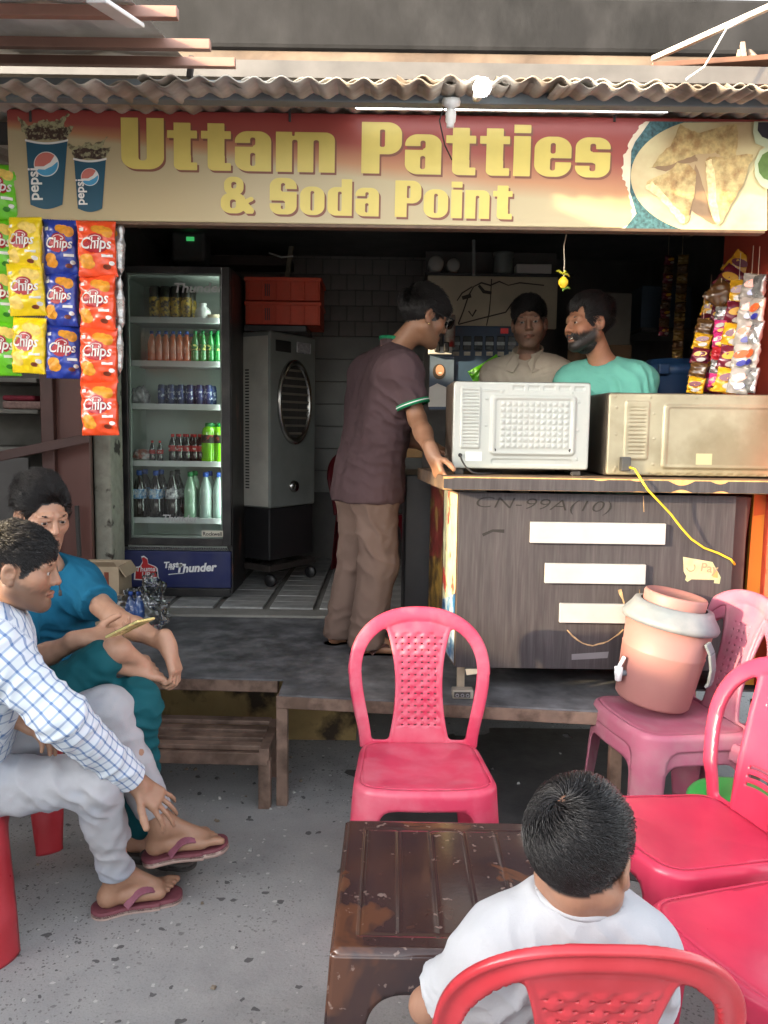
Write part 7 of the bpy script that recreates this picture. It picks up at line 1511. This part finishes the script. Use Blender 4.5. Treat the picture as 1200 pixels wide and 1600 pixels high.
garment('trousers', S, .008, m_btr, o, [(J['knR']+A_(0, -.08, .05), (.7, 0, .7), .09, .006, .15), (J['anR']+A_(0, 0, .05), (.35, 0, 1), .06, .009, .09), (J['anL']+A_(0, 0, .05), (-.35, 0, 1), .06, .009, .09), (J['hipR']+A_(0, -.1, -.14), (.9, 0, .5), .08, .006, .16), (J['knL']+A_(0, -.05, 0), (-.7, 0, .7), .1, .006, .16)], seed=6, amp=.0035)
# dark glasses
mb = MB(); W = lambda p: c+Hm@np.array(p, float)
for q in (1, -1):
    mb.prism([(q*x_, z_) for x_, z_ in ((.006, .02), (.06, .024), (.064, .004), (.05, -.016), (.02, -.018), (.008, -.004))], lambda u, v, w_: W((u, .112-.12*u*u*2+w_, v+.006)), .004)
mb.bar(W((-.008, .114, .016)), W((.008, .114, .016)), .004, .006, .001); gl = mb.build('dark_glasses', M('lens_black', (.008, .008, .009), .12, .0, spec=.7), o)
for q in (1, -1): mb = MB(); mb.bar(W((q*.082, -.005, .022)), W((q*.078, .1, .024)), .003, .006, .001); mb.build('temple_arm', M('temple_black', (.012, .012, .012), .7, .1, spec=.2), gl)
mb = MB(); mb.lathe([(0, -.005), (.005, 0), (0, .005)], W((.085, -.004, -.034)), 10); mb.build('ear_stud', M('stud_gold', srgb(236, 210, 150), .2, 0, metal=1), o)

# ------------------------------------------------------------------ man in the beige shirt behind the counter
def standing(hc, body_f, D, sh_z, s=1.):
    f = nrm(body_f); rt = A_(f[1], -f[0], 0); nk = A_(hc[0]-f[0]*.02, hc[1]-f[1]*.02+.03, hc[2]-.185*s); J = dict(neck=nk, pel=A_(nk[0], nk[1]+.02, nk[2]-.52))
    J['shR'] = nk+rt*.158+A_(0, 0, -.06); J['shL'] = nk-rt*.158+A_(0, 0, -.06); J['hipR'] = J['pel']+rt*.09; J['hipL'] = J['pel']-rt*.09
    for q, k in (('R', 1), ('L', -1)):
        J['el'+q] = J['sh'+q]+rt*k*.05+A_(0, 0, -.28); J['wr'+q] = J['el'+q]+f*.2+A_(0, 0, -.12); J['kn'+q] = A_(*(J['pel']+rt*k*.1)[:2], .98-.02); J['an'+q] = A_(*(J['pel']+rt*k*.11)[:2], .565)
    return J, f, rt
hc = P(827, 507, 3.98); J, f, rt = standing(hc, A_(-.35, -.93, 0), 3.98, 0)
o, Hm, c, fr_ = person('man in a beige shirt standing behind the white oven, looking at the camera', A_(J['pel'][0], J['pel'][1], .47), J, np.array((.3, .165, .11)), (hc, A_(-.2, -.97, -.06), A_(-.06, 0, 1)), h=.009, fine=.003, squint=.85, extra=((J['neck']+f*.02, J['neck']+f*.07+A_(0, 0, -.1), .05, .045, .03),), seed=3, beard=stub(.45), hair=hairset(5000, .04, .014, .02, .0009, clump=.2, field=lambda p: A_(.7, .35, .6)*np.clip(p[:, 2:3]/.05, .0, 1)-A_(0, .2, 1)*np.clip(1-p[:, 2:3]/.05, 0, 1)), hands=((J['wrR'], f, (0, 0, -1), -1, {}), (J['wrL'], f, (0, 0, -1), 1, {})), feet=(('R', f, (0, 0, 1), -1), ('L', f, (0, 0, 1), 1)))
m_bei = cloth('beige_shirt', srgb(186, 174, 156), .85, .25, 260); m_dkt = cloth('dark_trousers', srgb(52, 50, 54))
def simple_clothes(o, J, m_s, m_t, nm, folds, seed, g=.02, neckcut=.05, sleeve=.8, collar=None, f=None, rt=None):
    S = Solid()
    for q in 'LR': S.cone(J['sh'+q], mixp(J['sh'+q], J['el'+q], sleeve), .066, .068, .04); S.cut(mixp(J['sh'+q], J['el'+q], sleeve), J['el'+q]-J['sh'+q], .004, .16)
    torso_ops(S, J, g, 1., .06, .1)
    S.ball(J['neck']+f*.03+A_(0, 0, .045), neckcut, .008, 'sub')
    garment(nm, S, .007, m_s, o, folds, seed=seed, amp=.004)
    S = Solid(); S.cone(J['hipL'], J['hipR'], .105, .105, .04)
    for q in 'LR': S.cone(J['hip'+q], J['kn'+q], .092, .078, .04); S.cone(J['kn'+q], J['an'+q], .078, .07, .04)
    garment('trousers', S, .011, m_t, o, seed=seed+1, amp=.005)
simple_clothes(o, J, m_bei, m_dkt, 'shirt', [(J['shR']+A_(.05, -.08, -.1), (.7, 0, .7), .05, .007, .12), (J['shL']+A_(-.06, -.08, -.12), (-.5, 0, .8), .05, .007, .12)], 7, f=f, rt=rt)
mb = MB(); n0 = J['neck']; pts = [n0+(f*math.cos(t)+rt*math.sin(t))*.072+f*.012+A_(0, 0, .05-.035*math.cos(t)) for t in np.linspace(.5, 2*math.pi-.5, 18)]
for A, B_ in zip(pts, pts[1:]): mb.bar(A-(B_-A)*.1, B_+(B_-A)*.1, .007, .04, .002)
for k in (1, -1):    # collar points
    V = [n0+rt*k*.05+f*.075+A_(0, 0, .035), n0+rt*k*.085+f*.04+A_(0, 0, .02), n0+rt*k*.1+f*.098+A_(0, 0, -.04), n0+rt*k*.045+f*.122+A_(0, 0, -.055), n0+rt*k*.022+f*.11+A_(0, 0, -.01)]; V2 = [p+f*.006+A_(0, 0, .004) for p in V]
    mb.raw(V+V2, [(0, 1, 2, 3, 4), (9, 8, 7, 6, 5)]+[(i, (i+1) % 5, 5+(i+1) % 5, 5+i) for i in range(5)], False)
mb.build('collar', m_bei, o)
mb = MB(); q = J['neck']+f*.128-rt*.08+A_(0, 0, -.13); mb.tube([q, q-rt*.01+A_(0, 0, .008), q-rt*.024+A_(0, 0, .004)], .0035, 6); mb.build('emblem', m_dark, o)

# ------------------------------------------------------------------ smiling bearded man in mint
hc = P(918, 508, 3.6); J, f, rt = standing(hc, A_(-.62, -.78, 0), 3.6, 0)
sh = P(945, 575, 3.64); dlt = A_(sh[0]-J['neck'][0], 0, 0)
for k in J: J[k] = J[k]+dlt*(1 if k not in () else 0)
beardm = lambda Q: bz(Q)*np.clip(1-np.exp(-((np.abs(Q[:, 0])/.027)**4+((Q[:, 2]+.0605)/.0135)**4)), 0, 1)
def beardroot(p): return (p[:, 1] > -.02) & (p[:, 2] < -.035+.5*np.clip(.035-p[:, 1], 0, .06)) & (p[:, 2] > -.13) & ~((np.abs(p[:, 0]) < .024) & (np.abs(p[:, 2]+.06) < .011) & (p[:, 1] > .05)) & ~((np.abs(p[:, 0]) < .015) & (p[:, 2] > -.042))
hs3 = dict(mask=lambda Q: hm2(Q) & ~((Q[:, 1] > .05) & (np.abs(Q[:, 0]) > .03) & (Q[:, 2] < .075)), sets=[dict(mask=lambda p: hm2(p) & ~((p[:, 1] > .05) & (np.abs(p[:, 0]) > .03) & (p[:, 2] < .075)), field=lambda p: A_(0, -.9, .45)*np.clip(p[:, 2:3]/.06, 0, 1)-A_(0, .6, .8)*np.clip(1-p[:, 2:3]/.06, 0, 1), n=5200, len=lambda p: .03+.035*np.clip(p[:, 2]/.08, 0, 1), rad=.0009, lift=lambda p: .006+.018*np.clip(p[:, 2]/.09, 0, 1), clump=.2),
    dict(name='beard', mask=beardroot, field=lambda p: A_(0, .25, -1.)+0*p, n=3400, len=lambda p: 0*p[:, 0]+.016, rad=.0008, lift=.004, clump=.15, kw=dict(er=(.067, .078, .098), ec=(0, .018, -.022), K=3))])
o, Hm, c, fr_ = person('smiling bearded man in a mint t-shirt behind the counter', A_(J['pel'][0], J['pel'][1], .47), J, np.array((.33, .155, .088)), (hc, A_(-.93, -.34, -.05), A_(-.08, 0, 1)), h=.009, fine=.003, smile=1, squint=.75, seed=4, beard=beardm, hair=hs3, hands=((J['wrR'], f, (0, 0, -1), -1, {}), (J['wrL'], f, (0, 0, -1), 1, {})), feet=(('R', f, (0, 0, 1), -1), ('L', f, (0, 0, 1), 1)))
m_mint = cloth('mint_cotton', srgb(100, 166, 150), .85, .2, 260)
simple_clothes(o, J, m_mint, m_dkt, 't_shirt', [(J['shL']+A_(-.06, -.1, -.08), (.7, .2, .5), .05, .009, .13), (mixp(J['neck'], J['pel'], .4)+f*.12, (.5, 0, .8), .07, .007, .18), (J['shR']+A_(0, -.08, -.1), (-.5, 0, .8), .05, .007, .12)], 9, f=f, rt=rt, neckcut=.058)
mb = MB(); W = lambda p: c+Hm@np.array(p, float)
mb.tube([W((x_, .0875-9*x_*x_, -.0585+abs(x_)*.12)) for x_ in np.linspace(-.02, .02, 9)], [.002]+[.0042]*7+[.002], 8); mb.build('teeth', M('teeth', (.62, .6, .54), .3, .05), o)

# ------------------------------------------------------------------ man in teal sitting at the platform with his phone
D = 2.75
J = dict(pel=P(60, 1085, 2.95), neck=P(72, 898, D+.08))
J['shL'] = P(122, 912, D+.12); J['shR'] = P(22, 930, D-.02)
J['neck'] = P(70, 892, D+.06)
J['hipL'] = J['pel']+A_(.03, .1, 0); J['hipR'] = J['pel']+A_(-.0, -.1, -.01)
J['elL'] = P(178, 965, D-.05); J['wrL'] = P(262, 1008, D-.2)
J['elR'] = P(32, 1042, D-.22); J['wrR'] = P(128, 998, D-.28)
J['knR'] = P(208, 1102, 2.45); J['anR'] = P(222, 1290, 2.56); J['knL'] = P(95, 1085, 2.42); J['anL'] = P(180, 1014, 2.42)
hc = P(66, 808, D); fw = A_(.72, -.62, -.22); up = A_(.05, -.05, 1)
hm4 = lambda Q: hairline(Q, .079+.12*(Q[:, 0]*.5-Q[:, 0]**2*3), -.0, -.045)
tealhair = dict(mask=lambda Q: hm4(Q) & (Q[:, 2] > .0), sets=[dict(mask=lambda p: hm4(p) & (p[:, 2] > .04), field=lambda p: A_(.55, -.85, .55)*np.clip((p[:, 2:3]-.03)/.05, 0, 1)+A_(.1, -.8, -.4)*np.clip(1-(p[:, 2:3]-.03)/.04, 0, 1), n=7000, len=lambda p: .035+.04*np.clip(p[:, 2]/.09, 0, 1), rad=.0009, lift=lambda p: .009+.022*np.clip(p[:, 2]/.1, 0, 1), clump=.3), dict(mask=lambda p: hm4(p) & (p[:, 2] <= .045), field=lambda p: A_(0, -.3, -1)+0*p, n=3000, len=lambda p: .008+0*p[:, 0], rad=.0009, lift=.002)])
dph = nrm(P(228, 968, 2.36)-P(178, 992, 2.42))
o, Hm, c, fr_ = person('man in a teal t-shirt and dark green trousers holding a phone, seated', A_(J['pel'][0], J['pel'][1], 0), J, np.array((.42, .235, .155)), (hc, fw, up), h=.006, fine=.0031, squint=.8, seed=5, beard=stub(.14), hair=tealhair, look=(.15, 1, .0),
    hands=((J['wrR'], A_(1., .05, .1), A_(.0, -.3, 1), 1, dict(curl=(26, 30, 34, 38), thumb=(.75, .5, .45))), (J['wrL'], A_(.35, -.15, -1), A_(-1, .1, -.3), -1, dict(curl=(45, 48, 50, 52), thumb=(.7, .5, .5)))),
    feet=(('R', A_(.9, -.2, -.02), (0, 0, 1), -1), ('L', A_(.85, .5, -.3), (.1, -.6, .8), 1)))
m_teal = cloth('teal_cotton', srgb(28, 98, 128), .88, .2, 260); m_dg = cloth('dark_green_trousers', srgb(18, 80, 88), .75, .15, 200)
S = Solid()
for q, e_ in (('L', .62), ('R', .7)): S.cone(J['sh'+q], mixp(J['sh'+q], J['el'+q], e_+.02), .068, .072, .04); S.cut(mixp(J['sh'+q], J['el'+q], e_), J['el'+q]-J['sh'+q], .004, .17)
torso_ops(S, J, .024, 1., .06, .1)
S.ball(J['neck']+A_(.03, -.03, .045), .055, .008, 'sub')
mid = mixp(J['neck'], J['pel'], .55)
garment('t_shirt', S, .0065, m_teal, o, [(mid+A_(.08, -.08, -.06), (.25, 0, 1), .05, .009, .15), (J['shL']+A_(.0, -.1, -.08), (.8, 0, .5), .045, .007, .11), (J['pel']+A_(.08, -.1, .06), (.1, 0, 1), .04, .009, .12)], seed=11, amp=.0035)
mb = MB(); q = P(94, 926, D-.11); mb.lathe([(0, .01), (.005, .008), (.006, -.01), (0, -.012)], q, 8); mb.tube([q, q+A_(-.004, .0, .06), P(88, 880, D-.07)], .0018, 5); mb.build('hood_cord', m_dark, o)
S = Solid(); S.cone(J['hipL'], J['hipR'], .115, .115, .04)
S.cone(J['hipR'], J['knR'], .098, .082, .04); S.cone(J['knR'], J['anR']+A_(0, 0, .02), .08, .058, .04)
S.cone(J['hipL'], J['knL'], .098, .085, .04); S.cone(J['knL'], mixp(J['knL'], J['anL'], .72), .082, .065, .04)
garment('trousers', S, .007, m_dg, o, [(J['knR']+A_(0, -.05, .0), (.6, 0, .7), .045, .007, .12), (mixp(J['hipR'], J['knR'], .6), (1, 0, .3), .06, .006, .15), (mixp(J['knR'], J['anR'], .4), (.3, 0, 1), .06, .006, .14), (J['hipR']+A_(.1, -.08, .03), (1, 0, .2), .04, .008, .1)], seed=12, amp=.004)
flipflop(o, fr_[0], 1, m_dark, m_dark, m_dark)
pc = P(205, 981, 2.37); ph = thing('phone', 'thin gold edged phone held by the man in teal', 'phone', pc)
a_, b_ = P(178, 993, 2.38), P(229, 968, 2.33); mb = MB(); mb.bar(a_, b_, .075, .008, .003, up=(-.35, .25, 1)); mb.build('body', M('phone_gold', srgb(226, 212, 140), .25, .03, 9, metal=.3), ph)
u_ = nrm(A_(-.35, .25, 1)); dd_ = nrm(b_-a_); u2 = nrm(u_-dd_*(u_@dd_)); mb = MB(); mb.bar(a_+u2*.0046+dd_*.004, b_+u2*.0046-dd_*.004, .068, .0008, 0, up=tuple(u2)); mb.build('screen', M('phone_glass', (.02, .02, .022), .1, 0), ph)

# ------------------------------------------------------------------ man in the checked shirt, legs crossed, nearest on the left
D = 2.12
J = dict(pel=A_(-1.22, 2.2, .5)); J['hipR'] = J['pel']+A_(.03, -.09, 0); J['hipL'] = J['pel']+A_(-.03, .09, .03)
J['neck'] = P(-8, 962, D+.02); J['shR'] = P(-22, 1010, D-.12); J['shL'] = P(-30, 1000, D+.2)
J['elR'] = P(98, 1122, D-.1); J['wrR'] = P(212, 1222, 2.26)
J['elL'] = P(-75, 1110, D+.05); J['wrL'] = P(8, 1118, D+.02)
J['knR'] = P(150, 1222, 2.2); J['anR'] = G(184, 1368, .112)
J['knL'] = P(168, 1110, 2.36); J['anL'] = P(252, 1290, 2.42)
hc = P(31, 889, D); fw = A_(.95, .2, -.16); up = A_(.15, 0, 1)
ffd = nrm(G(278, 1392, .03)-G(150, 1418, .03)); ffd2 = nrm(P(360, 1322, 2.44)-P(232, 1345, 2.42))
o, Hm, c, fr_ = person('man in a blue checked white shirt and grey trousers with crossed legs', A_(-1.22, 2.2, 0), J, np.array((.32, .175, .11)), (hc, fw, up), hs=.95, h=.006, fine=.0031, squint=.85, seed=6, beard=stub(.55), hair=hairset(7500, .03, .01, .010, .0009, mfield(1.4, .1, .5)),
    hands=((J['wrR'], A_(.62, .12, -.6), A_(-.35, .4, -.6), 1, dict(curl=(14, 12, 14, 18), spread=.2, thumb=(.75, .75, .0), tcurl=5)), (J['wrL'], A_(.8, .1, -.45), A_(-.3, -.2, -.9), -1, dict(curl=(18, 20, 22, 26)))),
    feet=(('R', ffd, (0, 0, 1), -1), ('L', ffd2, (-.1, -.1, 1), 1)), legr=(.075, .055, .05, .036))
flipflop(o, fr_[0], 1, m_ffm, m_ffs, m_ffe); flipflop(o, fr_[1], 1, m_ffm, m_ffs, m_ffe)
# checked cloth: pattern coordinates run along and around sleeve and body
def check_mat():
    m = bpy.data.materials.new('checked_cotton'); m.use_nodes = True; n = m.node_tree.nodes; L = m.node_tree.links; b = n['Principled BSDF']; b.inputs['Roughness'].default_value = .85; b.inputs['Specular IOR Level'].default_value = .2
    at = n.new('ShaderNodeAttribute'); at.attribute_name = 'clothuv'; sp = n.new('ShaderNodeSeparateXYZ'); L.new(at.outputs['Vector'], sp.inputs[0]); src = None
    nz = n.new('ShaderNodeTexNoise'); nz.inputs['Scale'].default_value = 60; tc = n.new('ShaderNodeTexCoord'); L.new(tc.outputs['Object'], nz.inputs['Vector'])
    def line(sock, per, wd, off=0.):
        a = n.new('ShaderNodeMath'); a.operation = 'MULTIPLY_ADD'; L.new(sock, a.inputs[0]); a.inputs[1].default_value = 1/per; a.inputs[2].default_value = 50+off
        fr = n.new('ShaderNodeMath'); fr.operation = 'FRACT'; L.new(a.outputs[0], fr.inputs[0]); s_ = n.new('ShaderNodeMath'); s_.operation = 'SUBTRACT'; L.new(fr.outputs[0], s_.inputs[0]); s_.inputs[1].default_value = .5
        ab = n.new('ShaderNodeMath'); ab.operation = 'ABSOLUTE'; L.new(s_.outputs[0], ab.inputs[0]); r = n.new('ShaderNodeMapRange'); L.new(ab.outputs[0], r.inputs[0]); r.inputs[1].default_value = wd+.05; r.inputs[2].default_value = wd; return r.outputs[0]
    o_ = None
    for s_, w_ in ((0, .075), (1, .075)):
        l = line(sp.outputs[s_], .029, w_)
        if o_ is None: o_ = l
        else: q = n.new('ShaderNodeMath'); q.operation = 'MULTIPLY_ADD'; L.new(o_, q.inputs[0]); q.inputs[1].default_value = .7; L.new(l, q.inputs[2]); o_ = q.outputs[0]
    cl = n.new('ShaderNodeMath'); cl.operation = 'MULTIPLY'; cl.use_clamp = True; L.new(o_, cl.inputs[0]); cl.inputs[1].default_value = .75
    mx = n.new('ShaderNodeMixRGB'); L.new(cl.outputs[0], mx.inputs[0]); mx.inputs[1].default_value = (.62, .68, .74, 1); mx.inputs[2].default_value = (*srgb(96, 124, 168), 1); L.new(mx.outputs[0], b.inputs['Base Color'])
    bp = n.new('ShaderNodeBump'); bp.inputs['Strength'].default_value = .2; bp.inputs['Distance'].default_value = .003; L.new(nz.outputs[0], bp.inputs['Height']); L.new(bp.outputs[0], b.inputs['Normal']); return m
def cloth_uv(J):
    segs = [(J['shR'], J['elR'], 0), (J['elR'], J['wrR'], 1), (J['shL'], J['elL'], 2), (J['elL'], J['wrL'], 3), (J['neck'], J['pel'], 4)]
    def fn(V):
        best = np.full(len(V), 1e9); uv = np.zeros((len(V), 3)); acc = {}; L1 = np.linalg.norm(np.array(J['elR'])-J['shR']); 
        for a, b, k in segs:
            a, b = np.array(a), np.array(b); d = b-a; L_ = np.linalg.norm(d); d /= L_; q = V-a; t = q@d; tc = np.clip(t, 0, L_); rad = np.linalg.norm(q-np.outer(tc, d), axis=1)-(.09 if k == 4 else 0)
            x = nrm(np.cross(d, [.15, 1., .2])); y = np.cross(d, x); ang = np.arctan2(q@y, q@x); w_ = rad < best
            uv[w_, 0] = (t+(L1 if k in (1, 3) else 0))[w_]; uv[w_, 1] = (ang*(.06 if k != 4 else .14))[w_]; best = np.minimum(best, rad)
        return uv
    return fn
S = Solid()
for q in 'RL': S.cone(J['sh'+q], J['el'+q], .07, .064, .04); S.cone(J['el'+q], mixp(J['el'+q], J['wr'+q], .93), .064, .05, .035); S.cut(mixp(J['el'+q], J['wr'+q], .92), J['wr'+q]-J['el'+q], .004, .13)
torso_ops(S, J, .024, 1., .06, .1)
garment('checked_shirt', S, .006, check_mat(), o, [(J['elR'], nrm(J['wrR']-J['shR']), .06, .005, .12), (mixp(J['elR'], J['wrR'], .6)+A_(0, 0, -.03), (.6, 0, -.6), .055, .005, .1), (J['shR']+A_(.08, -.04, -.06), (.7, 0, -.5), .05, .006, .12)], seed=14, amp=.0022, uvfn=cloth_uv(J))
mb = MB()
for k in range(9):
    pass
m_gt = cloth('light_grey_trousers', srgb(168, 168, 172), .88, .25, 320, col2=srgb(156, 162, 174), dscale=3)
S = Solid(); S.cone(J['hipL'], J['hipR'], .115, .115, .04)
for q, e_ in (('R', .93), ('L', .86)): S.cone(J['hip'+q], J['kn'+q], .094, .07, .04); S.cone(J['kn'+q], mixp(J['kn'+q], J['an'+q], e_+.03), .068, .056, .04); S.cut(mixp(J['kn'+q], J['an'+q], e_), J['an'+q]-J['kn'+q], .005, .15)
garment('trousers', S, .006, m_gt, o, [(J['knR']+A_(-.03, -.04, -.03), (.8, 0, .6), .05, .006, .11), (mixp(J['hipR'], J['knR'], .6)+A_(0, -.05, 0), (.9, 0, .4), .07, .005, .14), (mixp(J['knR'], J['anR'], .75), (.35, .3, 1), .055, .004, .1), (mixp(J['knL'], J['anL'], .35), (.4, 0, .9), .07, .004, .14)], seed=15, amp=.004)
chair('weave', m_pB, -1.33, 2.18, 118, 'red plastic chair under the man in the checked shirt', group='plastic chairs')
chair('weave', m_pB, -1.33, 2.92, 78, 'red plastic chair under the man in teal', group='plastic chairs')

# ------------------------------------------------------------------ litter and grit on the street
rs = np.random.RandomState(8); mb = MB()
for k in range(70):
    x, y = rs.uniform(-1.3, 1.2), rs.uniform(1.5, 3.6)
    if k < 26: x, y = rs.uniform(-.95, -.35), rs.uniform(2.9, 3.6)
    r_ = rs.uniform(.004, .012); n_ = rs.randint(4, 7); a0 = rs.uniform(0, 6)
    b_ = [(x+r_*rs.uniform(.6, 1.3)*math.cos(a0+2*math.pi*i/n_), y+r_*rs.uniform(.5, 1.3)*math.sin(a0+2*math.pi*i/n_), .003) for i in range(n_)]; t_ = [(p[0]*.7+x*.3, p[1]*.7+y*.3, .004+r_*rs.uniform(.2, .8)) for p in b_]
    mb.mi = int(rs.randint(3)); mb.raw(b_+t_, [tuple(range(n_, 2*n_))]+[(i, (i+1) % n_, n_+(i+1) % n_, n_+i) for i in range(n_)], False)
o = mb.build('litter', [M('grit_dark', (.08, .077, .075), .9, .2, 30), M('grit_pale', (.5, .49, .46), .8, .2, 30), M('grit_brown', (.2, .16, .12), .9, .2, 30)], origin=(0, 0, 0)); tag(o, 'scattered grit and scraps on the concrete street', None, kind='stuff')

# ------------------------------------------------------------------ dim boxes stored at the back on the right
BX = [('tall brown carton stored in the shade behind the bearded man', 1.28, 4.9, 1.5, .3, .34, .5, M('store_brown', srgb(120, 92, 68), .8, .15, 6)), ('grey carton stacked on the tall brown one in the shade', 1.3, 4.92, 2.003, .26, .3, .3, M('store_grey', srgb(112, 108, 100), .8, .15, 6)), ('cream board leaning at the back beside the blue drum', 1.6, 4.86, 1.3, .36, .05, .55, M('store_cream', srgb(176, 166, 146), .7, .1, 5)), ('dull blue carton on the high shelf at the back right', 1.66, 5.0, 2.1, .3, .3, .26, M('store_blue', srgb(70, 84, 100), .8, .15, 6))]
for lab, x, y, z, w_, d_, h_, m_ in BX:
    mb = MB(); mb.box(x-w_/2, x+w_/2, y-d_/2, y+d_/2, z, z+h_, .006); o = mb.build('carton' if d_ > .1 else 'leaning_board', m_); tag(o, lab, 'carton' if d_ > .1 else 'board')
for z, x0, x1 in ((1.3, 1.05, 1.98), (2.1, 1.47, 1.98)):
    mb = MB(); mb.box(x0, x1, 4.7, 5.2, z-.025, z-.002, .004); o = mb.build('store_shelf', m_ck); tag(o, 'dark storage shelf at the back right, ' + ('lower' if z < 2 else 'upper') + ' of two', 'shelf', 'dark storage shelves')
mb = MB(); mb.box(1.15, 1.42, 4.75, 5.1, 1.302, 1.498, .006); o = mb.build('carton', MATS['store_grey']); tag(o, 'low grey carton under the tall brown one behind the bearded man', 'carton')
